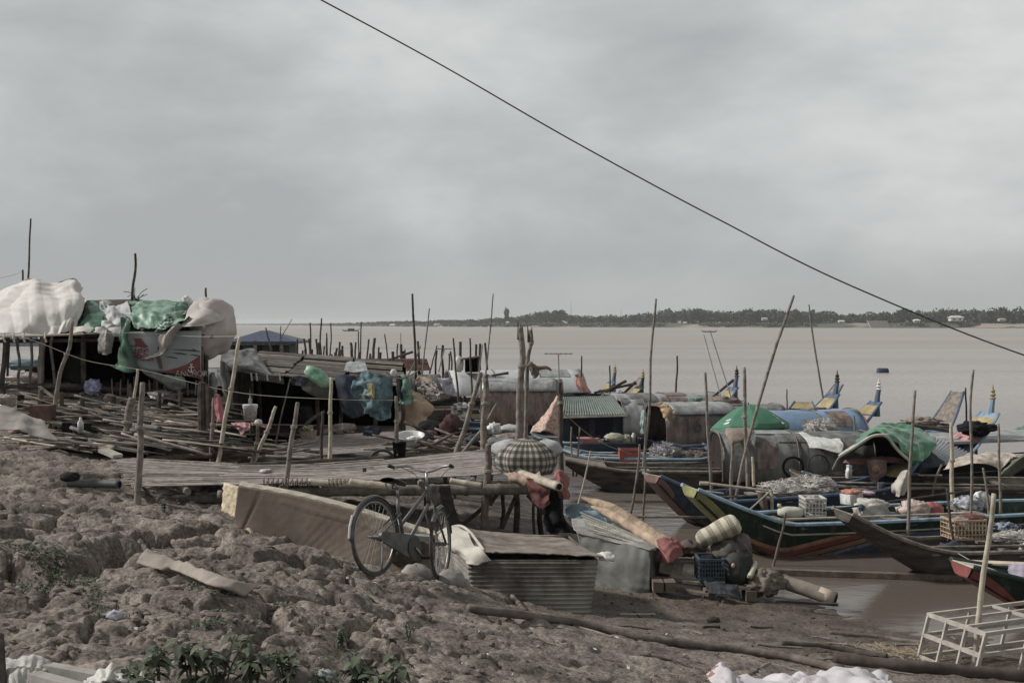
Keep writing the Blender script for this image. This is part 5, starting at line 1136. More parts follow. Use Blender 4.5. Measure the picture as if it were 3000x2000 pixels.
# cloths on the right end of the platform
red_cl = lambda: M('faded_red_cloth', (.30,.105,.10), .9, .3, 6, .006, 14); dred = lambda: M('dark_red_cloth', (.16,.06,.055), .95, .35, 6, .006, 14); salmon = lambda: M('salmon_cloth', (.50,.25,.20), .9, .25, 5, .006, 12)
flower = lambda: M('orange_floral', (.36,.20,.15), .9, .3, 26, col2=(.30,.25,.19))
sheet('cloth', ctl([[(1470,1378,16.6),(1520,1384,16.5),(1580,1388,16.4)],[(1490,1400,16.3),(1530,1402,16.2),(1590,1408,16.1)],[(1500,1405,16.3),(1540,1425,16.2),(1580,1430,16.1)]]), flower, 'orange patterned cloth draped on the platform corner under the bundle', 'cloth', amp=.06, fr=4, seed=31)
sheet('cloth', ctl([[(1545,1400,16.15),(1575,1405,16.05),(1612,1425,15.95)],[(1550,1440,16.1),(1580,1445,16.0),(1610,1450,15.95)],[(1560,1470,16.1),(1585,1490,16.0),(1612,1475,15.95)]]), dred, 'dark red cloth hanging below the platform corner', 'cloth', amp=.08, fr=4, seed=32, rag=.6)
sheet('cloth', ctl([[(1622,1390,16.4),(1638,1385,16.3),(1660,1395,16.4)],[(1630,1420,16.3),(1645,1420,16.15),(1668,1425,16.3)],[(1638,1455,16.3),(1655,1462,16.2),(1674,1462,16.3)]]), red_cl, 'red cloth tied like a tassel to the round-headed post', 'cloth', amp=.07, fr=5, seed=33, fold=.02, ffr=4)
m = MB(); m.blob(W(1640,1398,16.35), (.08,.08,.10), .25, 3, 2); m.build('cloth_knot', red_cl, None, 'red cloth ball knotted above the tassel cloth', 'cloth', smooth=True)
sheet('cloth', ctl([[(1600,1440,16.5),(1630,1420,16.4),(1650,1440,16.5)],[(1590,1520,16.6),(1640,1515,16.3),(1660,1520,16.5)],[(1600,1555,16.6),(1660,1560,16.3),(1700,1560,16.5)]]), black_m, 'black-green cloth heap hanging down behind the platform corner', 'cloth', amp=.12, fr=3, seed=34)
sheet('cloth', ctl([[(1262,1430,15.9),(1285,1420,15.8),(1315,1422,15.9)],[(1270,1480,15.8),(1295,1475,15.65),(1330,1480,15.8)],[(1268,1530,15.8),(1300,1535,15.6),(1350,1532,15.8)]]), lambda: M('dark_umber_cloth', (.035,.026,.022), .95, .4, 5), 'dark cloth hanging from the platform behind the bicycle handlebar', 'cloth', amp=.1, fr=3, seed=35, rag=.4)
# blue plastic and net cloths on the line
blue_net = lambda: M('blue_net', (.17,.27,.31), .7, .4, 6, .006, 14, col2=(.06,.11,.12), trans=.25); green_net = lambda: M('pale_green_net', (.16,.30,.23), .7, .4, 6, .006, 14, col2=(.04,.09,.07), trans=.2)
sheet('net_cloth', ctl([[(1045,1112,20.2),(1065,1090,20.2),(1110,1098,20.1),(1150,1100,20.1)],[(1032,1140,20.2),(1070,1135,20.0),(1110,1150,20),(1150,1150,20.1)],[(1062,1190,20.2),(1085,1185,20.0),(1115,1190,20),(1150,1185,20.1)],[(1068,1208,20.2),(1090,1222,20.0),(1120,1232,20),(1145,1225,20.1)]]), blue_net, 'ragged pale blue net cloth hanging on the line', 'cloth', amp=.14, fr=3.2, seed=36, nu=44, nv=40, rag=.9, fold=.03, ffr=4)
sheet('net_cloth', ctl([[(1165,1105,20.1),(1180,1095,20.1),(1192,1105,20.1)],[(1163,1140,20),(1185,1140,19.9),(1205,1145,20)],[(1170,1180,20),(1190,1185,19.9),(1212,1178,20)]]), green_net, 'pale green net cloth hanging right of the blue one', 'cloth', amp=.1, fr=3.5, seed=37, rag=.6, fold=.02, ffr=3)
sheet('net_cloth', ctl([[(1160,1108,20.05),(1166,1100,20.0),(1176,1102,20.0)],[(1162,1145,19.98),(1170,1145,19.9),(1180,1150,19.9)],[(1168,1165,19.98),(1173,1172,19.9),(1178,1168,19.9)]]), black_m, 'black flap hanging over the pale green cloth', 'cloth', amp=.04, fr=4, seed=38)
sheet('net_cloth', ctl([[(1075,1125,19.95),(1085,1122,19.9),(1096,1124,19.9)],[(1082,1150,19.95),(1090,1152,19.9),(1098,1160,19.9)],[(1052,1155,19.95),(1075,1158,19.9),(1090,1168,19.9)]]), lambda: M('mustard_cloth', (.32,.27,.12), .9), 'small mustard yellow cloth on the blue net', 'cloth', amp=.03, seed=39)
m = MB(); m.blob(W(1153,1092,19.85), (.055,.05,.065), .12, 2, 3); m.build('plastic_ball', lambda: M('pale_plastic', (.5,.5,.46), .5), None, 'pale plastic float on top of the cloth post', 'float', smooth=True)
m = MB(); m.tube(curve([W(1130,1090,19.9), W(1165,1108,19.9), W(1200,1100,19.9), W(1226,1085,19.8)], 10), .012, 5); m.build('branch', wood_grey, None, 'crooked twig tied across the cloth post', 'branch')
# green cloth bag in the wind
m = MB(); ax = (W(965,1125,20.1)-W(905,1082,20.2)).normalized(); rt = ax.to_track_quat('X', 'Z').to_matrix()
m.blob(W(930,1102,20.1), (.26,.10,.115), .18, 1.6, 6, R=rt, nu=34, nv=22, pw=.85); m.build('plastic_bag', lambda: M('green_bag', (.18,.34,.22), .45, .4, 5, .008, 12, col2=(.05,.16,.09), spec=.5), None, 'striped green bag puffed by the wind on the wire', 'bag', smooth=True)
sheet('cloth', ctl([[(630,1155,19.9),(638,1153,19.9),(645,1158,19.9)],[(628,1190,19.9),(642,1188,19.85),(655,1195,19.9)],[(630,1215,19.9),(645,1215,19.8),(662,1222,19.9)],[(640,1235,19.9),(648,1240,19.8),(658,1238,19.9)]]), lambda: M('rose_cloth', (.40,.13,.15), .9, .2, 5, .005, 12), 'rose red cloth hanging on the grey stake', 'cloth', amp=.03, fr=4, seed=40, fold=.02, ffr=2)
sheet('cloth', ctl([[(678,1238,21.5),(705,1232,21.4),(735,1240,21.4)],[(685,1252,21.4),(715,1250,21.3),(730,1258,21.3)],[(700,1262,21.4),(708,1272,21.3),(720,1262,21.3)]]), lambda: M('pink_cloth', (.55,.27,.29), .9, .2, 5, .005, 12), 'pink cloth spread in front of the white bucket', 'cloth', amp=.05, seed=41)
sheet('cloth', ctl([[(735,1236,21.4),(765,1240,21.3),(792,1245,21.4)],[(738,1245,21.4),(768,1250,21.3),(795,1255,21.4)]]), lambda: M('pink_cloth', (.55,.27,.29)), 'narrow pink and white cloth right of the white-capped stake', 'cloth', amp=.04, seed=42)
bk = empty('bucket', W(733,1238,22.2), 'tall white plastic bucket with a bottle on its lid', 'bucket')
c = W(733,1236,22.2); m = MB(); m.lathe([(.0,-.04),(.105,-.04),(.125,.25),(.135,.26),(.135,.28),(.125,.29)], c, 24); m.build('body', WHITE, bk, smooth=True)
m = MB(); m.lathe([(.0,.325),(.12,.325),(.138,.315),(.14,.285),(.13,.28)], c, 24); m.build('lid', WHITE, bk, smooth=True)
m = MB(); m.tube([c+Vector((.13*math.cos(a), -.13-.03*math.sin(a), .2-.1*math.sin(a))) for a in np.linspace(0, math.pi, 10)], .006, 4); m.build('handle', wood_grey, bk)
m = MB(); m.lathe([(.0,0),(.03,0),(.032,.09),(.012,.12),(.012,.15),(.016,.155),(0,.16)], c+Vector((0,0,.325)), 10); m.build('bottle', lambda: M('pale_bottle', (.35,.36,.30), .3), None, 'small pale bottle on the lid of the white bucket', 'bottle', smooth=True)
m = MB(); m.blob(W(757,1237,19.5), (.06,.06,.05), .3, 3, 2); m.build('rag', lambda: M('white_rag', (.5,.5,.42), .9), None, 'whitish rag stuffed on top of the brown stake', 'rag', smooth=True)
# basin
bs = empty('basin', W(1205,1300,21), 'white enamel basin with dark dot on the second platform', 'basin'); c = W(1203,1302,21.2); tl = Matrix.Rotation(math.radians(14), 3, 'X')
m = MB(); m.lathe([(0,0),(.15,0),(.20,.08),(.235,.165),(.25,.17),(.245,.178),(.225,.165),(.19,.085),(.14,.02),(0,.015)], c, 28, R=tl); m.build('bowl', lambda: M('enamel', (.55,.55,.53), .3, .12, 4, spec=.5), bs, smooth=True)
m = MB(); m.blob(c+Vector((.06,.0,.10)), (.12,.1,.05), .3, 3, 8); m.build('washing', WHITE, bs, smooth=True)
# black bucket and old tyre shape
m = MB(); m.lathe([(.0,0),(.09,0),(.115,.28),(.12,.28),(.105,.27),(.085,.02),(0,.02)], W(1170,1345,19.9), 18); m.build('bucket', black_m, None, 'black bucket behind the grey cloth post', 'bucket', smooth=True)
m = MB(); m.tube([W(1120,1352,19.9)+Vector((.2*math.cos(a), .1*math.sin(a)*.3, .18*math.sin(a))) for a in np.linspace(0, math.pi, 16)], .022, 8); m.build('half_tyre', lambda: M('rubber', (.04,.042,.042), .8), None, 'half of an old tyre sticking up behind the platform', 'tyre', smooth=True)
# basket of fruit scraps and heap
bq_ = empty('basket', W(895,1290,23), 'pale basket of scraps under the dark hut', 'basket'); c = W(903,1285,23)
m = MB(); m.lathe([(.0,0),(.14,0),(.17,.15),(.175,.16),(.16,.15),(.13,.02),(0,.02)], c, 20); m.build('body', lambda: M('wicker', (.30,.22,.17), .9, .3, 25), bq_)
m = MB(); rg = random.Random(3)
for k in range(16): m.blob(c+Vector((rg.uniform(-.1,.1), rg.uniform(-.1,.1), .16+rg.uniform(0,.07))), (.035,.03,.03), .2, 3, k, nu=7, nv=5)
m.build('fruit_scraps', lambda: M('yellow_scraps', (.40,.36,.20), .8, .5, 15, island=.5), bq_, smooth=True).__setitem__('kind', 'stuff')
# crossing dark branch
m = MB(); m.tube(crook([W(875,1268,23), W(905,1235,23.2), W(950,1205,23.4)], 8, .01, R), .035, 7); m.build('branch', wood_dark, None, 'dark crooked branch slanting under the board hut', 'branch')
# tan sheet and its neighbours (tent-like cloth)
sheet('canvas_sheet', ctl([[(1175,1160,27),(1200,1142,27),(1225,1150,27)],[(1170,1195,26.6),(1220,1185,26.3),(1270,1190,26.5)],[(1165,1225,26.4),(1215,1235,26.2),(1262,1215,26.4)],[(1175,1242,26.4),(1225,1252,26.2),(1250,1235,26.4)]]), lambda: M('tan_canvas', (.42,.29,.185), .9, .15, 3, .005, 10), 'tan canvas sheet spread like a tent behind the basin', 'canvas', amp=.07, fr=2.4, seed=43)
sheet('cloth', ctl([[(1215,1112,28),(1240,1108,28),(1275,1115,28)],[(1222,1140,27.5),(1250,1145,27.4),(1288,1150,27.5)],[(1245,1165,27.2),(1268,1172,27.1),(1290,1170,27.2)]]), lambda: M('patterned_cloth', (.32,.25,.22), .9, .6, 14, col2=(.04,.05,.05), thresh=(.45,.55)), 'black white and red patterned cloth above the tan canvas', 'cloth', amp=.08, fr=4, seed=44)
sheet('cloth', ctl([[(1215,1110,28.1),(1235,1102,28.1),(1262,1108,28.1)],[(1212,1118,27.9),(1240,1116,27.8),(1268,1120,27.9)]]), lambda: M('tan_canvas', (.42,.29,.185)), 'narrow tan cloth strip at the top of the patterned cloth', 'cloth', amp=.03, seed=45)
sheet('cloth', ctl([[(1280,1105,37),(1300,1108,37),(1325,1105,37)],[(1295,1135,37),(1315,1145,37),(1330,1140,37)],[(1310,1155,37),(1330,1158,37),(1345,1152,37)]]), lambda: M('lilac_white', (.5,.5,.55), .9, .3, 4, col2=(.15,.14,.2)), 'white and violet cloth hanging at the left end of the white roof', 'cloth', amp=.08, seed=46)
# brown garment heap, black sack, blue tub, basket
m = MB(); m.blob(W(1322,1252,24.5), (.21,.2,.26), .35, 2.6, 9); m.build('garment_heap', lambda: M('maroon_cloth', (.075,.035,.032), .95, .4, 7, .01, 12), None, 'maroon garment heap slumped beside the dark leaning pole', 'heap', smooth=True)
m = MB(); m.blob(W(1265,1255,25), (.32,.25,.17), .25, 2, 4); m.build('sack', black_m, None, 'black bulging sack behind the basin', 'sack', smooth=True)
m = MB(); m.blob(W(1258,1270,24), (.16,.09,.07), .12, 2, 5); m.build('jar', lambda: M('brown_jar', (.11,.065,.055), .6), None, 'brown jug lying between the basin and the maroon heap', 'jug', smooth=True)
m = MB(); m.lathe([(.0,0),(.2,0),(.26,.28),(.28,.29),(.25,.28),(.19,.03),(0,.03)], W(1385,1298,24), 22); m.build('tub', lambda: M('teal_tub', (.045,.08,.095), .6), None, 'dark teal tub behind the crossed poles', 'tub', smooth=True)
m = MB(); m.box(W(1345,1205,28), (.36,.3,.24)); m.blob(W(1350,1192,27.9), (.2,.12,.1), .4, 4, 7); m.build('rubbish_bag', lambda: M('white_tangle', (.42,.42,.40), .8, .6, 9, .02, 14, col2=(.10,.09,.09), thresh=(.4,.55)), None, 'white box spilling plastic scraps behind the leaning pole', 'box')
m = MB(); m.hexa([W(1382,1225,27),W(1432,1225,27),W(1432,1225,27.6),W(1382,1225,27.6)],[W(1380,1212,27),W(1436,1212,27),W(1436,1212,27.6),W(1380,1212,27.6)]); m.build('stool', lambda: M('mustard_board', (.33,.27,.15), .8), None, 'mustard board table edge right of the leaning pole', 'table')
m = MB(); m.blob(W(1448,1258,24), (.14,.12,.13), .45, 3.5, 3); m.build('rubbish', WHITE, None, 'crumpled white paper bunch right of the stout upright bamboo', 'bag', smooth=True)
m = MB(); m.blob(W(1495,1255,25), (.24,.2,.09), .15, 2, 6); m.build('sack', lambda: M('grey_sack', (.42,.42,.40), .9), None, 'grey-white sack lying left of the thick rotten post', 'sack', smooth=True)
sheet('cloth', ctl([[(1630,1165,23.2),(1634,1160,23),(1640,1165,23)],[(1585,1225,23.2),(1610,1220,22.8),(1638,1220,22.9)],[(1550,1268,23.2),(1595,1262,22.8),(1636,1278,22.9)]]), lambda: M('floral_sarong', (.47,.36,.24), .9, .3, 26, .006, 10, col2=(.36,.18,.20), thresh=(.40,.60)), 'pink and yellow flowered sarong stretched from the round-headed post', 'cloth', amp=.07, fr=2.6, seed=47, fold=.03, ffr=2.5)
m = MB(); m.tube(curve([W(1545,1068,21.1), W(1575,1078,21.1), W(1600,1076,21.1), W(1616,1085,21.1)], 12), [.03,.035,.04,.045,.04,.04,.035,.035,.03,.028,.025,.02,.012], 7); m.build('dried_fish_string', lambda: M('brown_frond', (.20,.14,.10), .9, .5, 12), None, 'brown dried frond blowing out from the rotten twin post', 'frond', smooth=True)
sheet('rag', ctl([[(1546,1060,21.1),(1555,1058,21.05),(1566,1066,21.1)],[(1550,1085,21.1),(1562,1088,21),(1580,1090,21.1)],[(1562,1105,21.1),(1568,1108,21),(1575,1104,21.1)]]), wood_brown, 'torn brown rag at the waist of the rotten twin post', 'rag', amp=.05, fr=5, seed=48, rag=.8)
sheet('cloth', ctl([[(1685,1098,38),(1692,1095,37.9),(1700,1100,38)],[(1690,1130,38),(1705,1125,37.8),(1722,1135,38)],[(1702,1155,38),(1720,1158,37.8),(1736,1160,38)]]), salmon, 'salmon cloth hung over poles at the stern of the silver-topped boat', 'cloth', amp=.1, fr=2, seed=49)

# ------------------------------------------------------------------ nets, crates and awnings on the boats
def net(c, r, label, seed, mat, n=170, rs=.006, group=None):
    """heap of tangled fishing net: a soft core wrapped in loose strands"""
    rg = random.Random(seed); root = empty('fishing_net', c-Vector((0,0,r[2])), label, 'net', group or 'heaps of fishing net')
    m = MB(); m.blob(c, (r[0]*.9, r[1]*.9, r[2]*.85), .4, 2.4, seed); m.build('net_core', mat, root, smooth=True)
    m = MB()
    for _ in range(n):
        th = rg.uniform(0, 6.28); z = rg.uniform(-.3, 1); dth = rg.uniform(-1.5, 1.5); dz = rg.uniform(-.6, .6); pts = []
        for k in range(8):
            t = k/7; a = th+dth*t; zz = max(-.6, min(.98, z+dz*t)); q = math.sqrt(max(0, 1-zz*zz)); d = Vector((q*math.cos(a), q*math.sin(a), zz))
            s_ = 1+.4*mnoise.fractal(d*2.4+Vector((seed*7.3, seed*3.1, seed)), 1.0, 2.0, 4)+rg.uniform(-.05, .14)
            pts.append(c+Vector((d.x*r[0]*s_, d.y*r[1]*s_, d.z*r[2]*s_)))
        m.tube(pts, rs, 3, cap=False)
    m.build('net_strands', mat, root, kind='stuff'); return root
net_g = lambda: M('net_grey', (.46,.43,.40), .95, .35, 14, .01, 30); net_p = lambda: M('net_mauve', (.30,.27,.30), .95, .35, 14, .01, 30); net_b = lambda: M('net_brown', (.24,.19,.165), .95, .35, 14, .01, 30)
net(W(2290,1437,21), (.36,.34,.17), 'left part of the long pale heap of net on the blue boat', 1, net_g)
net(W(2375,1427,21.1), (.40,.34,.19), 'right part of the long pale heap of net on the blue boat', 2, net_g)
net(W(1950,1330,26.9), (.34,.3,.22), 'mauve grey heap of net with yellow floats on the small blue boat', 3, net_p)
net(W(2035,1340,26.9), (.36,.3,.15), 'flatter brown grey net right of the mauve heap', 4, net_b)
net(W(2405,1255,26.6), (.34,.3,.19), 'grey net heap lying on the blue barrel roof', 5, net_g)
for k, (px, py) in enumerate([(1941,1350),(1952,1354),(1963,1345),(1948,1338),(1975,1328)]):
    m = MB(); m.blob(W(px, py-6, 26.5), (.035,.035,.035), .05, 2, k, nu=10, nv=7); m.build('float', lambda: M('yellow_float', (.5,.45,.25), .5), None, 'small yellow float in the mauve net heap', 'float', 'floats in the mauve net heap', smooth=True)
m = MB(); m.blob(W(1973,1345,26.5), (.14,.12,.10), .4, 3, 5); m.build('cloth_heap', BLUE_D, None, 'dark blue bundle between the two nets on the small blue boat', 'bundle', smooth=True)
# red crate with mark
rc = empty('crate', W(1846,1355,26.5), 'red plastic crate standing on the small blue boat', 'crate')
m = MB(); x0, x1 = W(1815,1345,26.4).x, W(1877,1345,26.4).x; zb, zt = W(1846,1358,26.4).z, W(1846,1316,26.4).z; ww = x1-x0
m.box(((x0+x1)/2, 26.40, (zb+zt)/2), (ww, .02, zt-zb)); m.box(((x0+x1)/2, 26.75, (zb+zt)/2), (ww, .02, zt-zb)); m.box((x0+.011, 26.575, (zb+zt)/2), (.02, .325, zt-zb-.002)); m.box((x1-.011, 26.575, (zb+zt)/2), (.02, .325, zt-zb-.002)); m.box(((x0+x1)/2, 26.575, zb+.02), (ww-.05, .32, .02))
m.build('body', lambda: M('red_plastic', (.40,.10,.08), .5, .15, 4), rc)
m = MB(); m.box(((x0+x1)/2, 26.385, zt-.02), (ww+.03, .03, .035)); m.build('rim', lambda: M('red_plastic', (.40,.10,.08)), rc)
p = Vector(((x0+x1)/2, 26.385, zt-.19)); m = MB(); m.tube([p+Vector((-.04,0,.04)), p+Vector((0,0,-.03)), p+Vector((.04,0,.04))], .008, 4); m.build('white_mark', WHITE, rc)
sheet('cloth', ctl([[(1760,1345,26.3),(1768,1342,26.25),(1776,1350,26.3)],[(1762,1375,26.2),(1775,1375,26.1),(1788,1380,26.2)],[(1768,1395,26.2),(1785,1398,26.0),(1798,1396,26.1)]]), black_m, 'black cloth hanging over the rail of the small blue boat', 'cloth', amp=.08, seed=51, nu=14, nv=12)
m = MB(); m.tube([W(1806,1358,26.3), W(1832,1384,26.0)], .02, 6); m.build('white_stick', WHITE, None, 'short white stick leaning on the small blue boat', 'stick')
for k, (px, py, r, mt, lab) in enumerate([(1723,1287,(.28,.2,.06),lambda: M('pink_basin', (.5,.22,.24), .5),'flat pink basin on the blue houseboat deck'),(1757,1290,(.12,.1,.05),WHITE,'small white tub beside the pink basin'),(1800,1281,(.24,.2,.11),lambda: M('olive_sack', (.36,.34,.26), .9, .3, 8),'pale olive sack on the blue houseboat deck'),
        (1835,1285,(.12,.1,.11),lambda: M('scrap_mix', (.3,.32,.25), .8, .6, 12),'heap of greenish pots right of the olive sack'),(1856,1282,(.055,.05,.11),WHITE,'upright white can on the blue houseboat deck')]):
    m = MB(); c = W(px, py, 30.3)
    if k in (0, 1): m.lathe([(0,0),(r[0]*.8,0),(r[0],r[2]*1.6),(r[0]*1.05,r[2]*1.7),(r[0]*.9,r[2]*1.5),(0,r[2]*.4)], c-Vector((0,0,r[2])), 20)
    elif k == 4: m.lathe([(0,0),(r[0],0),(r[0],r[2]*1.6),(r[0]*.5,r[2]*1.9),(r[0]*.5,r[2]*2.1),(0,r[2]*2.15)], c-Vector((0,0,r[2])), 14)
    else: m.blob(c, r, .25, 3, k)
    m.build(('basin','tub','sack','pots','can')[k], mt, None, lab, ('basin','tub','sack','pots','can')[k], smooth=True)
# wheel-like rings and cloths on the grey barrel cabin
def ring(c, r, t, label, mat, nrm=Vector((0,-1,.08)), name='tyre', cat='tyre'):
    z = nrm.normalized(); x = z.orthogonal().normalized(); y = z.cross(x); m = MB()
    m.tube([c+(x*math.cos(a)+y*math.sin(a))*r for a in np.linspace(0, 2*math.pi, 33)], t, 9, cap=False); return m.build(name, mat, None, label, cat, smooth=True)
ring(W(2324,1368,23.55), .19, .026, 'thin black tyre hanging on the dull grey barrel cabin', lambda: M('rubber_black', (.012,.012,.012), .8))
ring(W(2398,1362,23.7), .2, .012, 'rusted hoop hanging in the shade right of the black tyre', wood_dark, name='hoop', cat='hoop')
sheet('cloth', ctl([[(2128,1258,24.3),(2160,1250,24.2),(2205,1258,24.1)],[(2125,1268,23.8),(2150,1262,23.6),(2205,1268,23.5)],[(2135,1285,23.7),(2140,1310,23.5),(2150,1300,23.5)]]), lambda: M('taupe_cloth', (.27,.215,.175), .9), 'taupe cloth draped over the left mouth of the grey barrel cabin', 'cloth', amp=.07, fr=4, seed=52, rag=.7)
sheet('cloth', ctl([[(2155,1262,23.9),(2185,1264,23.8),(2215,1262,23.7)],[(2165,1280,23.6),(2190,1280,23.5),(2212,1290,23.5)],[(2200,1285,23.6),(2206,1300,23.5),(2212,1318,23.5)]]), WHITE, 'white rag hanging from the top of the grey barrel cabin', 'cloth', amp=.05, seed=53)
sheet('cloth', ctl([[(2330,1262,24.4),(2380,1272,24.4),(2450,1278,24.4)],[(2360,1285,23.7),(2410,1292,23.6),(2472,1300,23.6)],[(2372,1310,23.45),(2415,1315,23.4),(2462,1330,23.4)]]), lambda: M('white_quilt', (.58,.58,.55), .9, .15, 9, .012, 16), 'white quilted cloth spread over the right end of the grey barrel cabin', 'cloth', amp=.05, fr=3, seed=54)
sheet('cloth', ctl([[(1925,1185,29.3),(1940,1178,29.2),(1955,1190,29.2)],[(1935,1200,29.2),(1958,1195,29.1),(1975,1200,29.1)],[(1942,1215,29.2),(1950,1232,29.1),(1958,1212,29.1)]]), lambda: M('ochre_cloth', (.48,.32,.16), .9, .4, 8), 'orange-yellow cloth thrown on the number 16 cabin roof', 'cloth', amp=.08, fr=4, seed=55)
sheet('cloth', ctl([[(1880,1205,29.6),(1886,1200,29.5),(1893,1206,29.5)],[(1876,1240,29.6),(1884,1238,29.5),(1892,1240,29.5)],[(1878,1268,29.6),(1884,1272,29.5),(1890,1266,29.5)]]), lambda: M('aqua_cloth', (.27,.36,.34), .9, .3, 8), 'pale aqua cloths hanging in the gap left of the number 16 cabin', 'cloth', amp=.05, seed=56, fold=.03, ffr=3)
# umbrella
um = empty('beach_umbrella', W(2192,1290,26), 'large dark green beach umbrella propped on the boats', 'umbrella')
uc = W(2192,1192,26.0); um_r = .84; m = MB(); pts = [uc+Vector((0,0,.06))]; nrib = 8
def upt(a, q):  # q 0 top .. 1 rim
    seg = math.pi*2/nrib; k = (a % seg)/seg-.5; sc_l = 1-.09*(1-(2*k)**2)*q; tl = Vector((0,0,-.10*math.cos(a)*0))
    z = .06-.46*(q**1.55)+.03*q*(1-(2*k)**2)*-1
    p = Vector((um_r*q*sc_l*math.cos(a), um_r*q*sc_l*math.sin(a), z)); p = Matrix.Rotation(math.radians(-4), 3, 'Y') @ (Matrix.Rotation(math.radians(-6), 3, 'X') @ p); return uc+p
rows = [[upt(2*math.pi*j/64+.2, i/12) for j in range(65)] for i in range(13)]
rows[0] = [uc+Vector((0,0,.06))]*65
m.grid(rows, .005); umc = m.build('canopy', lambda: M('umbrella_green', (.04,.17,.095), .6, .14, 3, spec=.35), um, smooth=True)
m = MB(); rows = []
for i in range(3):
    rows.append([upt(2*math.pi*j/64+.2, 1)+Vector((0,0,-.10*i/2)) for j in range(65)])
m.grid(rows, .004); m.build('valance', lambda: M('umbrella_green', (.04,.17,.095)), um, smooth=True)
for k in range(nrib):
    m = MB(); a = 2*math.pi*k/nrib+.2-.2*0; m.tube([upt(a, q)+Vector((0,0,-.02)) for q in (.03,.4,.7,1)], .007, 4); m.build('rib', wood_grey, um)
m = MB(); m.tube([uc+Vector((0,0,.1)), uc-Vector((0,0,1.1))], .018, 8); m.build('pole', wood_grey, um)
for (a, q, w) in ((3.75,.74,.28),(3.78,.84,.30),(5.6,.70,.22),(5.6,.80,.22),(5.6,1.05,.3)):
    m = MB(); n_s = 8; r1 = [upt(a-w/2+w*j/n_s, min(q,.97))+Vector((0,-.004,.010)) for j in range(n_s+1)]; r2 = [upt(a-w/2+w*j/n_s, min(q,.97)+.05)+Vector((0,-.004,.010)) for j in range(n_s+1)]
    m.grid([r1, r2], .002); m.build('white_lettering_band', WHITE, um)
# awnings on the right
green_a = lambda: M('bright_green_tarp', (.03,.20,.08), .25, .3, 3, .02, 5, col2=(.014,.07,.032), spec=.7)
cream = lambda: M('cream_lining', (.46,.42,.36), .85, .25, 4, .004, 12)
sheet('awning', ctl([[(2540,1270,23.6),(2570,1240,23.6),(2620,1236,23.6),(2680,1250,23.6),(2738,1285,23.6)],[(2500,1300,22.6),(2560,1262,22.4),(2610,1272,22.4),(2680,1290,22.4),(2735,1310,22.6)],[(2468,1330,22.0),(2540,1285,21.8),(2575,1270,21.8),(2640,1320,21.8),(2680,1370,22)]]), green_a, 'glossy green tarpaulin awning thrown over the arched cream lining', 'awning', amp=.15, fr=1.6, seed=61, nu=60, nv=40)
rows = []
arch = [(2458,1336),(2500,1312),(2545,1282),(2575,1274),(2600,1280),(2630,1318),(2668,1352)]
ro = [[W(px, py, 21.7) for px, py in arch], [W(px+4, py-6, 22.6) for px, py in arch], [W(px+10, py-12, 23.8) for px, py in arch]]
sheet('awning_lining', ro, cream, 'cream cloth lining arched beneath the green tarpaulin', 'awning', amp=.04, seed=62, nu=34, nv=12)
m = MB(); ar = [W(px, py, 21.68) for px, py in arch]; m.tube(curve(ar, 24), .028, 6); m.build('awning_hoop', cream, None, 'pale hoop edge of the arched cream lining', 'hoop')
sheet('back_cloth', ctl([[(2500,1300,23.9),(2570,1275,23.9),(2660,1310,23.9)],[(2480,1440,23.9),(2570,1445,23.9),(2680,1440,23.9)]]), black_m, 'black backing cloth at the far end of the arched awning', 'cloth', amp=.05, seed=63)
for (a, lab) in ((([(2470,1330),(2455,1345),(2440,1375)]),'bent frayed hoop end left of the arched awning'), (([(2760,1360),(2742,1400),(2730,1455)]),'curved bamboo leg left of the cream awning')):
    m = MB(); m.tube(curve([W(x, y, 21.7) for x, y in a], 8), .022, 6); m.build('bent_hoop', wood_grey, None, lab, 'hoop')
dusty = lambda: M('dusty_pink_cloth', (.24,.115,.105), .95, .3, 6, .006, 12)
sheet('cloth', ctl([[(2475,1345,22.2),(2540,1340,22.2),(2600,1335,22.2),(2650,1345,22.2)],[(2470,1355,22.1),(2535,1358,22.0),(2600,1352,22.0),(2650,1358,22.1)]]), dusty, 'dusty red cloth slung across under the arched lining', 'cloth', amp=.05, seed=64)
sheet('cloth', ctl([[(2535,1350,22),(2560,1345,21.9),(2600,1350,22)],[(2545,1380,22),(2570,1385,21.9),(2598,1380,22)],[(2552,1405,22),(2562,1415,21.9),(2585,1402,22)]]), lambda: M('brown_pink', (.25,.16,.13), .95, .3, 6), 'brownish pink cloth hanging in the middle of the arched awning', 'cloth', amp=.08, seed=65, rag=.6)
m = MB(); m.blob(W(2566,1374,21.7), (.07,.05,.075), .1, 2, 2); m.build('gourd', ORANGE, None, 'orange-brown gourd hanging inside the arched awning', 'gourd', smooth=True)
sheet('cloth', ctl([[(2480,1362,22),(2488,1360,21.9),(2496,1362,22)],[(2476,1398,22),(2486,1402,21.9),(2496,1400,22)]]), WHITE, 'small white cloth hanging at the left inside the arched awning', 'cloth', amp=.04, seed=66)
m = MB(); m.lathe([(0,0),(.05,0),(.065,.15),(.07,.155),(.06,.15),(.045,.01),(0,.01)], W(2580,1438,21.8), 16); m.build('pail', WHITE, None, 'little white pail hanging under the arched awning', 'pail', smooth=True)
sheet('cloth', ctl([[(2650,1378,21.2),(2658,1375,21.1),(2664,1378,21.1)],[(2630,1400,21.2),(2648,1405,21),(2662,1400,21.1)],[(2610,1425,21.2),(2640,1435,21),(2662,1430,21.1)],[(2622,1448,21.2),(2635,1455,21),(2645,1445,21.1)]]), cream, 'cream cloth gathered and tied to the upright pole', 'cloth', amp=.05, fr=3, seed=67, fold=.03, ffr=2.5)
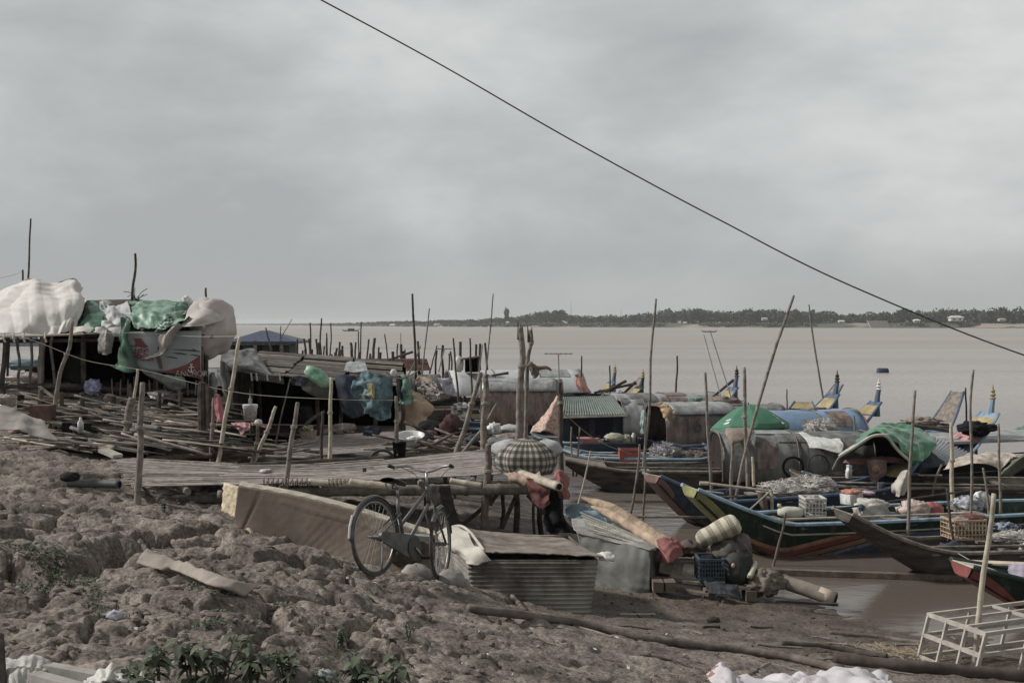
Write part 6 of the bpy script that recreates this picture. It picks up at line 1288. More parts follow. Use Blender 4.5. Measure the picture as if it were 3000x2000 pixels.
# white tin roof
a, b, c, d = W(2718,1268,25.2), W(2850,1325,24.6), W(2700,1330,22.6), W(2775,1365,22.4)
cr_ = corrug(W(2722,1270,25.0), W(2852,1332,24.6), W(2705,1318,22.9), W(2770,1362,22.6), 14, .02)
cr_.build('tin_roof', lambda: M('bright_tin', (.50,.52,.54), .45, .12, 2, metal=.15), None, 'bright white corrugated tin roof right of the green tarpaulin', 'roof')
sheet('roof_cloth', ctl([[(2690,1300,23),(2720,1310,22.8),(2765,1355,22.6)],[(2680,1345,22.3),(2715,1355,22.2),(2768,1358,22.3)],[(2680,1378,22.2),(2710,1372,22.1),(2750,1368,22.2)]]), dark_blue_cloth, 'slate grey cloth hanging between the green tarpaulin and the white tin roof', 'cloth', amp=.05, seed=68)
sheet('awning', ctl([[(2845,1330,23),(2900,1325,23),(2990,1325,23)],[(2795,1345,22),(2870,1335,21.8),(2960,1345,21.9)],[(2762,1372,21.4),(2850,1355,21.3),(2900,1362,21.3),(2928,1382,21.4)]]), lambda: M('stained_cream', (.46,.40,.33), .9, .35, 5, .006, 14, col2=(.25,.19,.14)), 'stained cream cloth awning at the right edge', 'awning', amp=.07, fr=2.4, seed=69, nu=40, nv=24)
sheet('awning', ctl([[(2930,1385,20.8),(2980,1340,21),(3060,1290,21.2)],[(2935,1392,20.6),(2985,1350,20.8),(3060,1305,21)],[(2965,1392,21.6),(3010,1365,21.8),(3080,1330,22)]]), lambda: M('olive_tarp', (.12,.13,.09), .8), 'dark olive sloping sheet at the right edge beside the cream awning', 'awning', amp=.03, seed=70)
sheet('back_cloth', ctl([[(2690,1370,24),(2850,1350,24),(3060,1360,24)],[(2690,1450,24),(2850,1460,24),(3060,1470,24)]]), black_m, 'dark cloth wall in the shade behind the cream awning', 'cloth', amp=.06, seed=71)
sheet('tarp', ctl([[(2960,1262,30),(3000,1245,30),(3060,1235,30)],[(2955,1278,29.5),(3000,1275,29.5),(3060,1275,29.5)]]), green_a, 'scrap of green tarpaulin on a roof at the right edge', 'tarp', amp=.06, seed=72)
for (x0, y0_, x1, y1_, lab) in [(2690,1392,2760,1392,'upper thin grey rail below the slate cloth'),(2668,1432,2770,1428,'lower thin grey rail below the slate cloth')]:
    m = MB(); m.tube([W(x0,y0_,21.6), W(x1,y1_,21.6)], .018, 5); m.build('rail', wood_grey, None, lab, 'rail')
# goods on the striped boat
wh_plastic = lambda: M('white_plastic', (.55,.55,.50), .5, .12, 5)
def crate(x0, x1, yb, yt, d, label, mat, dep=.4, nv=6, nh=4, fill=None, rz=0, fillmat=None):
    c = W((x0+x1)/2, yb, d); w = (x1-x0)*pm(d); h = (yb-yt)*pm(d); r = empty('basket', c, label, 'basket'); Rz = Matrix.Rotation(rz, 3, 'Z')
    def q(x, y, z): return c + Rz @ Vector((x, y, z))
    m = MB(); t = .012; up = Vector((0,0,1))
    for sy in (0, dep):
        for i in range(nv+1): x = -w/2+w*i/nv; m.beam(q(x, sy, 0), q(x, sy, h), t, t, Vector((0,1,0)))
        for i in range(nh+1): z = h*i/nh; m.beam(q(-w/2, sy-.004, z), q(w/2, sy-.004, z), t*(2.2 if i == nh else 1), t*(2.2 if i == nh else 1))
    for sx in (-w/2, w/2):
        for i in range(1, 5): y = dep*i/5; m.beam(q(sx, y, 0), q(sx, y, h), t, t, Vector((1,0,0)))
        for i in range(nh+1): z = h*i/nh; m.beam(q(sx, 0, z), q(sx, dep, z), t*(2.2 if i == nh else 1), t*(2.2 if i == nh else 1))
    m.box(q(0, dep/2, .012), (w*.95, dep*.95, .015), Rz); m.build('lattice_body', mat, r)
    m = MB(); m.blob(q(0, dep/2, h*.62), (w*.47, dep*.45, h*.5), .25, 3, int(x0)); m.build('contents', fillmat or net_b, r, smooth=True); return r
crate(2360, 2420, 1512, 1462, 18.4, 'white lattice basket full of pale bundles on the striped boat', wh_plastic, fillmat=lambda: M('pink_grey_goods', (.33,.26,.25), .9, .5, 9))
m = MB(); m.blob(W(2315,1500,18.5), (.20,.13,.085), .06, 2, 3, pw=.75); m.lathe([(.03,0),(.03,.05),(0,.055)], W(2283,1485,18.5), 10); m.build('jerrycan', lambda: M('yellowish_jerrycan', (.50,.49,.38), .5), None, 'yellowish white jerrycan lying left of the lattice basket', 'jerrycan', smooth=True)
m = MB(); m.hexa([W(2462,1475,19.6),W(2492,1478,19.3),W(2530,1470,19.8),W(2500,1468,20.1)],[W(2460,1445,19.6),W(2490,1450,19.3),W(2528,1444,19.8),W(2500,1440,20.1)]); m.build('polystyrene_box', WHITE, None, 'white box with an orange cloth on top in the middle of the boats', 'box')
m = MB(); m.blob(W(2494,1440,19.6), (.16,.15,.04), .3, 4, 2); m.build('cloth', lambda: M('orange_red_cloth', (.50,.19,.12), .9), None, 'orange-red cloth lying on the white box', 'cloth', smooth=True)
m = MB(); m.blob(W(2540,1443,20.1), (.12,.12,.03), .4, 4, 4); m.build('cloth', lambda: M('lilac_pink', (.5,.32,.38), .9), None, 'pale pink cloth right of the white box', 'cloth', smooth=True)
sackm = lambda: M('print_sack', (.46,.42,.37), .85, .3, 6, .03, 9)
m = MB(); m.blob(W(2552,1496,18.7), (.26,.2,.19), .22, 2.6, 8, pw=.8, nu=44, nv=28); sk = m.build('sack', sackm, None, 'fat cream sack with a dark print on the striped boat', 'sack', smooth=True)
m = MB(); m.blob(W(2524,1486,18.52), (.045,.03,.05), .35, 3, 2, nu=12, nv=8); m.build('dark_print', lambda: M('teal_print', (.06,.11,.13), .8), sk)
m = MB(); m.blob(W(2610,1512,18.7), (.2,.14,.07), .2, 2, 8); m.build('sack_neck', sackm, sk, smooth=True)
m = MB(); m.blob(W(2675,1500,18.8), (.23,.2,.19), .26, 2.8, 9, pw=.85, nu=44, nv=28); m.build('sack', lambda: M('rose_sack', (.46,.38,.34), .85, .25, 9, .03, 9, col2=(.34,.21,.18)), None, 'cream sack with reddish print right of the fat sack', 'sack', smooth=True)
m = MB(); m.blob(W(2730,1492,18.9), (.17,.15,.12), .2, 2, 3); m.build('bundle', lambda: M('red_white_bundle', (.42,.12,.12), .9, .4, 6), None, 'red bundle right of the two sacks', 'bundle', smooth=True)
m = MB(); m.blob(W(2835,1478,19.2), (.24,.2,.13), .45, 4, 6); m.build('plastic_heap', lambda: M('grey_white_scraps', (.36,.37,.40), .7, .6, 10, .015, 18, col2=(.08,.08,.09)), None, 'grey and white heap of plastic behind the tan basket', 'heap', smooth=True)
m = MB(); m.blob(W(2876,1464,19.4), (.15,.12,.14), .15, 2, 7); m.build('sack', WHITE, None, 'small bright white sack by the forked grey post', 'sack', smooth=True)
crate(2795, 2892, 1580, 1525, 16.4, 'tan lattice basket with a red cloth in the grey boat', lambda: M('tan_plastic', (.42,.30,.185), .6, .15, 6), nv=9, nh=4, rz=.12)
m = MB(); m.blob(W(2850,1518,16.6), (.17,.14,.06), .3, 3, 5); m.build('cloth', dred, None, 'dark red cloth bulging out of the tan basket', 'cloth', smooth=True)
m = MB(); m.blob(W(2945,1545,16.5), (.19,.16,.07), .4, 4, 5); m.build('cloth', lambda: M('navy_pattern', (.16,.18,.23), .9, .7, 16, col2=(.02,.02,.035), thresh=(.45,.55)), None, 'navy patterned cloth on the net in the grey boat', 'cloth', smooth=True)
net(W(2975,1572,16.3), (.3,.22,.09), 'pale net spilling over the rail of the grey boat', 9, net_g, 120, .004)
m = MB(); m.tube([W(1918,1418,20.6), W(2120,1445,20.4)], .014, 6); m.build('bamboo_rod', bamboo_l, None, 'thin pale rod lying over the blue bow', 'rod')
m = MB(); c = [W(2050,1415,20.2), W(2075,1416,20.2), W(2260,1438,20.2)]; m.tube([c[0], c[1], c[1], c[2]], [.035,.035,.024,.02], 8); m.build('bamboo_rod', bamboo_l, None, 'thicker pale rod with white end cap over the yellow-green bow', 'rod')
for (a, lab, r, mt) in [([(2230,1440),(2240,1500),(2232,1510)],'short brown board standing by the ropes near the yellow-green bow',.07,wood_brown),([(2260,1435),(2262,1510)],'thin pale stake tied with a rope beside the short brown board',.03,blt)]:
    m = MB(); m.tube([W(x, y, 20.0) for x, y in a], r, 7); m.build('stake', mt, None, lab, 'stake')
m = MB(); m.tube(curve([W(2260,1435,19.9), W(2210,1480,19.6), W(2170,1515,19.3)], 8), .014, 5); m.build('rope', rope_m, None, 'taut rope from the pale stake down to the striped boat', 'rope')
for k in range(3): 
    m = MB(); m.tube([W(1690+0, 1513+k*2, 19.9+.1*k), W(2070, 1514+k*2, 19.9+.1*k)], .022, 5) if k == 0 else None
    if k == 0: m.build('gang_board', wood_grey, None, 'long thin board lying over the water behind the yellow mat roll', 'board')
m = MB(); m.beam(Wz(1990,1610,.03), Wz(2120,1604,.03), .16, .05); m.build('board', wood_grey, None, 'short grey board at the water edge behind the woven sack', 'board')
m = MB(); m.beam(Wz(2225,1672,.04), Wz(2818,1692,.04), .11, .07); m.build('gang_board', wood_brown, None, 'long plank floating along the water edge before the grey boat', 'board')
# fluttering bits further back
for k, (px, py, d, lab) in enumerate([(2586,1092,200,'dark blue drum drifting on the open river')]):
    m = MB(); c = W(px, py, 84); m.lathe([(0,-.35),(.28,-.35),(.3,-.3),(.3,.3),(.28,.35),(0,.35)], c, 16, R=Matrix.Rotation(math.pi/2, 3, 'Y')); c.z = 0; m.v = [(v[0], v[1], v[2]-(W(px, py, 84).z-.02)) for v in m.v]; m.build('drum', BLUE_D, None, lab, 'drum', smooth=True)

# ------------------------------------------------------------------ bicycle
def bicycle():
    Rr = W(1093,1688,10.55); Ff = W(1287,1700,11.45)
    e1 = (Ff-Rr).normalized(); up0 = Vector((0,0,1)); lat = e1.cross(up0).normalized(); up = lat.cross(e1).normalized()
    up = (up + lat*-.10).normalized(); lat = e1.cross(up).normalized()      # leans a little
    root = empty('bicycle', (Rr+Ff)/2, 'old dusty grey city bicycle with basket-less bars parked between the cardboard and the tin box', 'bicycle')
    L = (Ff-Rr).length
    q = lambda x, z, y=0: Rr + e1*x + up*z + lat*y
    steel = lambda: M('dusty_steel', (.12,.12,.117), .5, .3, 9, metal=.3); chrome = lambda: M('old_chrome', (.30,.29,.275), .42, .2, 9, metal=.7); rub = lambda: M('dusty_rubber', (.075,.07,.066), .85, .3, 14); drk = lambda: M('black_saddle', (.02,.02,.02), .5, .2, 8)
    steer = math.radians(17)
    def wheel(hub, ax_x, ax_z, ax_y, nm):
        r = .325; w = empty(nm, hub, None, None); w.parent = root; w.location = hub-ORG[root.name]; ORG[w.name] = Vector(hub)
        P = lambda a, rr, y=0: hub + ax_x*rr*math.cos(a) + ax_z*rr*math.sin(a) + ax_y*y
        m = MB(); m.tube([P(a, r) for a in np.linspace(0, 2*math.pi, 49)], .018, 8, cap=False); m.build('tyre', rub, w, smooth=True)
        m = MB(); m.tube([P(a, r-.026) for a in np.linspace(0, 2*math.pi, 49)], .011, 6, cap=False); m.build('rim', chrome, w, smooth=True)
        m = MB()
        for k in range(28):
            a = k/28*6.2832; b_ = a+(.55 if k % 2 else -.55); m.tube([P(b_, .02, .025 if k % 4 < 2 else -.025), P(a, r-.03)], .0015, 4)
        m.build('spokes', chrome, w)
        m = MB(); m.tube([hub-ax_y*.055, hub+ax_y*.055], .018, 8); m.tube([hub-ax_y*.085, hub+ax_y*.085], .007, 6); m.build('hub', steel, w)
        return P
    rh = q(0,.34); wheel(rh, e1, up, lat, 'rear_wheel')
    fx = (e1*math.cos(steer)+lat*-math.sin(steer)).normalized(); fy = fx.cross(up).normalized()
    fh = q(L,.34); wheel(fh, fx, up, fy, 'front_wheel')
    def tb(name, pts, r, mat=steel, n=8): m = MB(); m.tube(pts, r, n); return m.build(name, mat, root, smooth=True)
    bb = q(.47,.27); st = q(.335,.70); ht = q(.80,.84); hb = q(.845,.70)
    tb('seat_tube', [bb, q(.335,.62), st], .016); tb('down_tube', [hb, bb], .019); tb('top_tube', [ht-up*.03, q(.385,.46)], .017); tb('head_tube', [hb-up*.02, ht+up*.015], .02)
    for y in (-.06, .06): tb('chain_stay', [bb+lat*y*.5, rh+lat*y], .009); tb('seat_stay', [q(.36,.57)+lat*y*.35, rh+lat*y], .008)
    crown = hb-up*.03+e1*.012
    for y in (-.055, .055): tb('fork_blade', [crown+fy*y*.9, (crown+fh)/2+fy*y+e1*-.01, fh+fy*y], .011)
    tb('stem', [ht, ht+up*.14-e1*.02], .012, chrome)
    hs = ht+up*.145-e1*.02
    for s in (-1, 1): tb('handlebar', curve([hs, hs+fy*s*.06+up*.01, hs+fy*s*.17+up*.055+fx*.02, hs+fy*s*.26+up*.045-fx*.06, hs+fy*s*.29+up*.03-fx*.20], 12), .011, chrome)
    for s in (-1, 1):
        g0, g1 = hs+fy*s*.283+up*.032-fx*.12, hs+fy*s*.292+up*.03-fx*.235; tb('grip', [g0, g1], .017, drk); tb('brake_lever', [hs+fy*s*.26+up*.035-fx*.03, hs+fy*s*.27+up*.005-fx*.17], .005, chrome, 6)
    for s in (-1, 1): tb('brake_cable', curve([hs+fy*s*.24+up*.04-fx*.03, hs+fy*s*.13-up*.02+fx*.10, hs+fy*s*.04-up*.2+fx*.07, crown], 12), .003, drk, 5)
    tb('seat_post', [st, q(.315,.80)], .012, chrome)
    m = MB(); sc = q(.29,.835); rows = []
    for i in range(13):
        u = i/12; x = -.14+.28*u; wd = .095*(1-u)**.8*(.6+.4*min(1, u*8))+.018; rows.append([sc+e1*x+lat*(wd*math.cos(a))+up*(.022*math.sin(a)+.012*(1-u)) for a in np.linspace(0, 2*math.pi, 13)])
    m.grid(rows); m.build('saddle', drk, root, smooth=True)
    for y in (-.05, .05): tb('saddle_spring', [q(.20,.82,y), q(.25,.77,y), q(.315,.79,0)], .008, chrome, 6)
    # mudguard over the rear wheel
    def guard(hub, ax_x, ax_z, ax_y, a0, a1, nm):
        m = MB(); rows = []
        for k in range(25):
            a = a0+(a1-a0)*k/24; rows.append([hub+ax_x*math.cos(a)*(.362-.010*abs(j)/1.0)+ax_z*math.sin(a)*(.362-.010*abs(j))+ax_y*.013*j for j in (-2,-1,0,1,2)])
        m.grid(rows, .003); return m.build(nm, steel, root, smooth=True)
    guard(rh, e1, up, lat, math.radians(-5), math.radians(190), 'mudguard'); guard(fh, fx, up, fy, math.radians(20), math.radians(150), 'mudguard')
    m = MB(); m.tube([rh+e1*math.cos(a)*.372+up*math.sin(a)*.372 for a in (math.radians(155), math.radians(170), math.radians(186))], .010, 6); m.build('white_mudguard_tip', WHITE, root)
    # chain case, chainring, cranks, kickstand, lock
    m = MB(); rows = []
    pts = []
    for k in range(20): a = math.radians(100+160*k/19); pts.append(rh+lat*.07+e1*math.cos(a)*.045+up*math.sin(a)*.045)
    for k in range(20): a = math.radians(-80+160*k/19); pts.append(bb+lat*.07+e1*math.cos(a)*.115+up*math.sin(a)*.115)
    n = len(pts); m.add(pts+[p+lat*.03 for p in pts], [tuple(range(n))[::-1], tuple(range(n, 2*n))]+[(i, (i+1) % n, n+(i+1) % n, n+i) for i in range(n)]); m.build('chain_case', steel, root)
    m = MB(); m.tube([bb+lat*.10, bb+lat*.11], .10, 24); m.build('chain_ring', M('dark_steel', (.07,.07,.07), .5, .2, 9, metal=.3), root)
    tb('crank', [bb+lat*.12, bb+lat*.125+e1*.13-up*.085], .009, chrome); tb('crank', [bb-lat*.07, bb-lat*.08-e1*.13+up*.085], .009, chrome)
    for s, c in ((1, bb+lat*.16+e1*.13-up*.085), (-1, bb-lat*.12-e1*.13+up*.085)):
        m = MB(); m.box(c, (.07,.09,.022), Matrix((e1, lat, up)).transposed()); m.build('pedal', drk, root)
    tb('kickstand', [rh+lat*.08, rh+lat*.16-up*.2-e1*.10, rh+lat*.2-up*.30-e1*.16], .008)
    tb('wire_lock', curve([crown+fy*.05, crown+fy*.12+up*.04, crown+fy*.2-up*.03, crown+fy*.17-up*.12], 12), .006, drk)
    tb('carrier_rod', [q(.34,.60,.05), q(.10,.72,.05), q(.02,.36,.07)], .006) if False else None
bicycle()

# ------------------------------------------------------------------ boxes in front of the platform
# long worn cardboard box
card = lambda: M('worn_cardboard', (.185,.14,.105), .92, .16, 1.8, .006, 14, col2=(.125,.088,.07)); foam = lambda: M('torn_foam', (.55,.45,.29), .95, .35, 8, .02, 16)
fp = [(700,1424,12.75),(860,1452,12.65),(1030,1493,12.5),(1200,1548,12.3),(1262,1566,12.25),(1262,1700,12.15),(1100,1672,12.2),(985,1655,12.3),(880,1638,12.45),(820,1632,12.5),(762,1600,12.55),(690,1518,12.7)]
front = [W(*p) for p in fp]; bx = empty('cardboard_box', W(960,1640,12.6), 'long torn brown cardboard box leaning in front of the platform', 'box')
cor = random.Random(8)
# front face as a fine grid between the top and the bottom edge so that it can sag and crease
top = curve([W(700,1424,12.75),W(860,1452,12.65),W(1030,1493,12.5),W(1200,1548,12.3),W(1275,1570,12.25)], 90)
bot = curve([W(690,1520,12.72),W(735,1585,12.6),W(830,1634,12.5),W(930,1648,12.4),W(1060,1668,12.25),W(1275,1705,12.1)], 90)
rows = []
for i in range(29):
    v = i/28; r = []
    for j in range(91):
        u = j/90; p = top[j].lerp(bot[j], v)
        d_ = .0018*math.sin(u*150)*smooth(.33, .45, u)*(1+mnoise.noise(Vector((u*9,v*3,0)))) + .008*math.sin(v*3.1)*math.sin(u*5) + .004*mnoise.noise(p*3) - .02*math.exp(-((u-.12)/.006)**2)*(.3+.7*v)
        c_ = math.exp(-((v-.13-.1*u)/.02)**2)*.016*(u > .22)
        if i > 25: p = p+Vector((0,0,.03*mnoise.noise(Vector((u*22, 1, 0)))))
        r.append(p+Vector((0,-1,0))*(float(d_)+c_))
    rows.append(r)
m = MB(); m.grid(rows, -.02); m.build('long_side', card, bx, smooth=True)
back = Vector((-.05,.42,-.035))
m = MB(); m.grid([[p+Vector((0,0,.004*math.sin(i))) for i, p in enumerate(top)], [p+back*.5+Vector((0,0,.03)) for p in top], [p+back for p in top]], .012); m.build('top_side', lambda: M('pale_edge', (.42,.37,.29), .9, .3, 9), bx)
# torn flap along the upper edge
m = MB(); m.grid([[p+Vector((0,-.012,.006+.008*mnoise.noise(Vector((i*.35,0,0))))) for i, p in enumerate(top)], [p+Vector((0,-.02,-.02-.012*abs(mnoise.noise(Vector((i*.5,3,0)))))) for i, p in enumerate(top)]], .006); m.build('torn_edge', lambda: M('pale_edge', (.42,.37,.29)), bx)
el = [W(700,1424,12.74), W(655,1413,13.0), W(648,1495,13.0), W(690,1520,12.71)]
rows = [[el[0].lerp(el[3], i/10).lerp(el[1].lerp(el[2], i/10), j/8)+Vector((.02*mnoise.noise(Vector((i*.9,j*.9,2))),-.03*mnoise.noise(Vector((i*.7,j*1.1,5))),0)) for i in range(11)] for j in range(9)]
m = MB(); m.grid(rows, .02); m.build('foam_end', foam, bx, smooth=True)
m = MB(); m.hexa([bot[0]+Vector((0,.03,0)),bot[45]+Vector((0,.03,0)),bot[45]+back,bot[0]+back],[p+Vector((0,0,.02)) for p in (bot[0]+Vector((0,.03,0)),bot[45]+Vector((0,.03,0)),bot[45]+back,bot[0]+back)]); m.build('bottom_side', card, bx)
m = MB(); m.grid([[p+back for p in top], [p+back for p in bot]], .01); m.build('back_side', card, bx)
m = MB(); m.tube(curve([W(726,1548,12.55),W(735,1575,12.5),W(728,1592,12.48),W(742,1600,12.5)], 8), [.03,.035,.03,.03,.03,.02,.03,.02,.01], 6, jit=.3); m.build('torn_foam_flap', foam, bx)
# corrugated tin box with sack and cardboard lid
tb_ = empty('tin_box', W(1550,1795,13.2), 'box of rusty corrugated tin sheets covered with a flat cardboard lid', 'box')
ctin = lambda: M('old_corrugated_tin', (.185,.18,.155), .75, .35, 2.6, .02, 5, col2=(.105,.085,.07), metal=.05, thresh=(.38,.62))
A0, A1, B0, B1 = W(1372,1640,12.95), W(1752,1640,12.85), W(1385,1812,12.85), W(1728,1808,12.8)
corrug(A0, A1, B0, B1, 13, .0065, nv=30, along='v').build('front_sheet', ctin, tb_, smooth=True)
C0 = W(1288,1568,14.2); C0b = W(1300,1690,14.2)
corrug(C0, A0+Vector((0,.02,0)), C0b, B0+Vector((0,.02,0)), 11, .012, nv=14, along='v').build('left_sheet', ctin, tb_, smooth=True)
C1, C1b = W(1668,1570,14.2), W(1660,1700,14.2)
corrug(A1+Vector((0,.02,0)), C1, B1+Vector((0,.02,0)), C1b, 11, .012, nv=14, along='v').build('right_sheet', ctin, tb_, smooth=True)
corrug(C0, C1, C0b, C1b, 11, .012, nv=14, along='v').build('rear_sheet', ctin, tb_, smooth=True)
lid = [[W(1338,1540,14.35),W(1440,1556,14.35),W(1560,1566,14.3),W(1642,1566,14.3)],[W(1368,1572,13.8),W(1460,1590,13.75),W(1590,1594,13.7),W(1690,1592,13.7)],[W(1412,1616,13.0),W(1500,1618,12.95),W(1640,1622,12.9),W(1768,1630,12.75)]]
Pp = patch(lid, 60, 34, .018, 2.0, 3)
for i in range(35):
    for j in range(61):
        e_ = max(0, (i-31)/3.0); Pp[i][j] = Pp[i][j]+Vector((0,-.03*e_*mnoise.noise(Vector((j*.35,0,0))), .012*e_*mnoise.noise(Vector((j*.5,4,0)))))
m = MB(); m.grid(Pp, .014); m.build('cardboard_lid', lambda: M('grey_cardboard', (.215,.18,.145), .95, .28, 5, .006, 18, col2=(.11,.09,.075), stretch=(1,1,1)), tb_, smooth=True)
for k, (px, py, w, l) in enumerate([(1560,1600,.30,.06),(1600,1612,.22,.05),(1500,1585,.25,.04),(1640,1588,.2,.05),(1450,1592,.18,.05)]):
    pass
ws = [[W(1283,1560,14.2),W(1310,1548,14.1),W(1345,1545,14.0),(W(1372,1562,13.7))],[W(1287,1578,14.0),W(1318,1585,13.6),W(1352,1590,13.4),W(1388,1592,13.3)],[W(1330,1612,13.5),W(1355,1625,13.1),W(1385,1622,12.95),W(1415,1612,12.9)],[W(1368,1650,12.92),W(1380,1652,12.85),W(1405,1652,12.85),W(1440,1640,12.85)]]
sheet('white_sack', ws, lambda: M('cream_sack', (.50,.46,.39), .85, .16, 3, .008, 10), parent=tb_, amp=.06, fr=2.5, seed=4, nu=34, nv=26)
rim = curve([W(1283,1562,14.2),W(1300,1552,14.15),W(1345,1540,14.1),W(1375,1556,13.8),W(1402,1590,13.4),W(1418,1612,13.1)], 24); m = MB(); m.tube(rim, .018, 6); m.build('sack_rim', lambda: M('cream_sack', (.50,.46,.39)), tb_, smooth=True)
sheet('white_tuft', ctl([[(1748,1622,12.95),(1770,1616,12.9),(1790,1615,12.95)],[(1755,1634,12.85),(1778,1634,12.8),(1800,1632,12.85)],[(1752,1642,12.85),(1778,1643,12.8),(1798,1644,12.85)]]), lambda: M('white_cloth_tuft', (.55,.54,.49), .9, .15, 9), parent=tb_, amp=.03, fr=5, seed=7, nu=14, nv=10)
# tarp-wrapped box behind
gt = lambda: M('grey_tarp', (.145,.145,.13), .75, .3, 2.4, .01, 8); wb_ = empty('wrapped_box', W(1820,1730,14.6), 'big box wrapped in wrinkled grey canvas behind the tin box', 'box')
sheet('canvas_side', ctl([[(1690,1560,15.0),(1770,1582,14.9),(1840,1595,14.7),(1902,1612,14.5)],[(1705,1640,14.8),(1780,1655,14.6),(1845,1660,14.45),(1903,1665,14.4)],[(1712,1715,14.7),(1785,1718,14.5),(1850,1730,14.35),(1903,1722,14.35)],[(1735,1745,14.6),(1790,1738,14.5),(1850,1742,14.35),(1898,1735,14.35)]]), gt, parent=wb_, amp=.05, fr=2.4, seed=71, nu=44, nv=34)
sheet('canvas_top', ctl([[(1672,1510,16.2),(1760,1515,16.0),(1880,1565,15.6),(1950,1600,15.3)],[(1678,1540,15.4),(1770,1556,15.2),(1850,1580,14.9),(1925,1605,14.7)],[(1690,1560,15.0),(1770,1580,14.88),(1840,1594,14.68),(1905,1612,14.45)]]), lambda: M('lined_grey_sheet', (.27,.26,.235), .8, .35, 6), parent=wb_, amp=.03, fr=3, seed=72, nu=34, nv=14)
sheet('canvas_end', ctl([[(1902,1612,14.5),(1930,1608,15.0),(1950,1600,15.3)],[(1903,1670,14.4),(1925,1662,14.9),(1940,1650,15.3)],[(1900,1735,14.35),(1920,1715,14.9),(1935,1700,15.3)]]), gt, parent=wb_, amp=.04, fr=3, seed=73)
m = MB()
for k in range(6):
    a = W(1700+k*4, 1500+k*9, 15.6-.1*k); b = W(1880+k*8, 1575+k*7, 15.1-.1*k); m.beam(a, b, .03, .012)
m.build('lath', lambda: M('pale_lath', (.35,.33,.28), .9, .35, 8, island=.4), wb_)
sheet('tarp', ctl([[(1655,1488,16.4),(1700,1478,16.3),(1760,1498,16.0),(1770,1510,15.8)],[(1660,1510,16.1),(1705,1520,15.8),(1745,1535,15.6),(1790,1545,15.5)],[(1672,1525,16.0),(1710,1535,15.7),(1750,1545,15.5),(1795,1550,15.45)]]), lambda: M('steel_blue_tarp', (.13,.21,.26), .6, .3, 3, .01, 8), 'steel blue tarpaulin scrap on the canvas-wrapped box', 'tarp', amp=.05, fr=3, seed=74, nu=30, nv=18)
matm = lambda: M('straw_mat', (.30,.235,.15), .9, .35, 7, .02, 12, col2=(.24,.16,.105), thresh=(.42,.6))
mr_ = empty('mat_roll', W(1850,1560,15.4), 'long yellowish rolled sleeping mat lying slantwise on the wrapped box', 'mat')
c = curve([W(1700,1456,16.2),W(1790,1490,15.7),W(1890,1550,15.2),W(1985,1610,14.7)], 30); m = MB(); m.tube(c, [.012+.062*min(1, i/9)+.003*math.sin(i*1.3) for i in range(31)], 14, jit=.015); m.build('rolled_mat', matm, mr_, smooth=True)
c2 = [p+Vector((-.03,-.09,-.05)) for p in c[5:28]]; m = MB(); m.tube(c2, [.012+.05*min(1, i/5)+.006*math.sin(i*1.9) for i in range(23)], 10, jit=.06); m.build('inner_roll', lambda: M('pinkish_mat', (.44,.31,.21), .9, .35, 7), mr_, smooth=True)
sheet('cloth', ctl([[(1925,1580,14.75),(1950,1572,14.6),(1990,1600,14.5)],[(1932,1615,14.7),(1960,1610,14.5),(2002,1625,14.5)],[(1930,1640,14.7),(1955,1650,14.5),(1985,1635,14.5)]]), red_cl, 'dull red cloth wrapped round the lower end of the mat roll', 'cloth', amp=.08, fr=4, seed=75)
m = MB(); m.blob(W(1965,1605,14.75), (.14,.12,.12), .3, 3, 4); m.build('cloth', red_cl, None, 'red cloth lump beneath the lower end of the mat roll', 'cloth', smooth=True)
# pile with the woven sack
def weave():
    m = M('woven_sack', (.50,.45,.34), .9, .12, 8); t = m.node_tree; L = t.links.new; N = t.nodes.new; P = t.nodes['Principled BSDF']; src = P.inputs['Base Color'].links[0].from_socket
    uvn = N('ShaderNodeUVMap'); s_ = N('ShaderNodeSeparateXYZ'); L(uvn.outputs[0], s_.inputs[0])
    def sn(sock, f, th):
        a = N('ShaderNodeMath'); a.operation = 'MULTIPLY'; L(sock, a.inputs[0]); a.inputs[1].default_value = f; b = N('ShaderNodeMath'); b.operation = 'SINE'; L(a.outputs[0], b.inputs[0]); c = N('ShaderNodeMath'); c.operation = 'GREATER_THAN'; L(b.outputs[0], c.inputs[0]); c.inputs[1].default_value = th; return c.outputs[0]
    big = sn(s_.outputs['Y'], 48, -.1); x = sn(s_.outputs['X'], 230, 0); y = sn(s_.outputs['Y'], 260, 0)
    ad = N('ShaderNodeMath'); ad.operation = 'COMPARE'; L(x, ad.inputs[0]); L(y, ad.inputs[1]); ad.inputs[2].default_value = .1
    mu = N('ShaderNodeMath'); mu.operation = 'MULTIPLY'; L(ad.outputs[0], mu.inputs[0]); L(big, mu.inputs[1])
    mx = N('ShaderNodeMixRGB'); L(mu.outputs[0], mx.inputs[0]); L(src, mx.inputs[1]); mx.inputs[2].default_value = (.07,.075,.055,1); L(mx.outputs[0], P.inputs['Base Color']); return m
c = W(2105,1555,14.6); axv = (W(2170,1520,14.5)-W(2040,1580,14.7)).normalized(); yv = Vector((0,1,0)); zv = axv.cross(yv).normalized()
rows = []; uv = []
for i in range(41):
    u = i/40; x = -.30+.58*u; rad = .105+.045*u; rad *= (1-abs(2*u-1)**7)**.5 if 0 < u < 1 else .05; row = []
    for j in range(33):
        a = 2*math.pi*j/32; w = 1+.06*mnoise.noise(Vector((u*4, math.cos(a), math.sin(a)))*1.5); row.append(c+axv*x+yv*math.cos(a)*rad*1.1*w+zv*math.sin(a)*rad*.92*w); uv.append((a*.14, x))
    rows.append(row)
m = MB(); m.grid(rows); m.uv = uv; m.build('woven_sack', weave, None, 'patterned woven straw sack lying on top of the dark pile', 'sack', smooth=True)
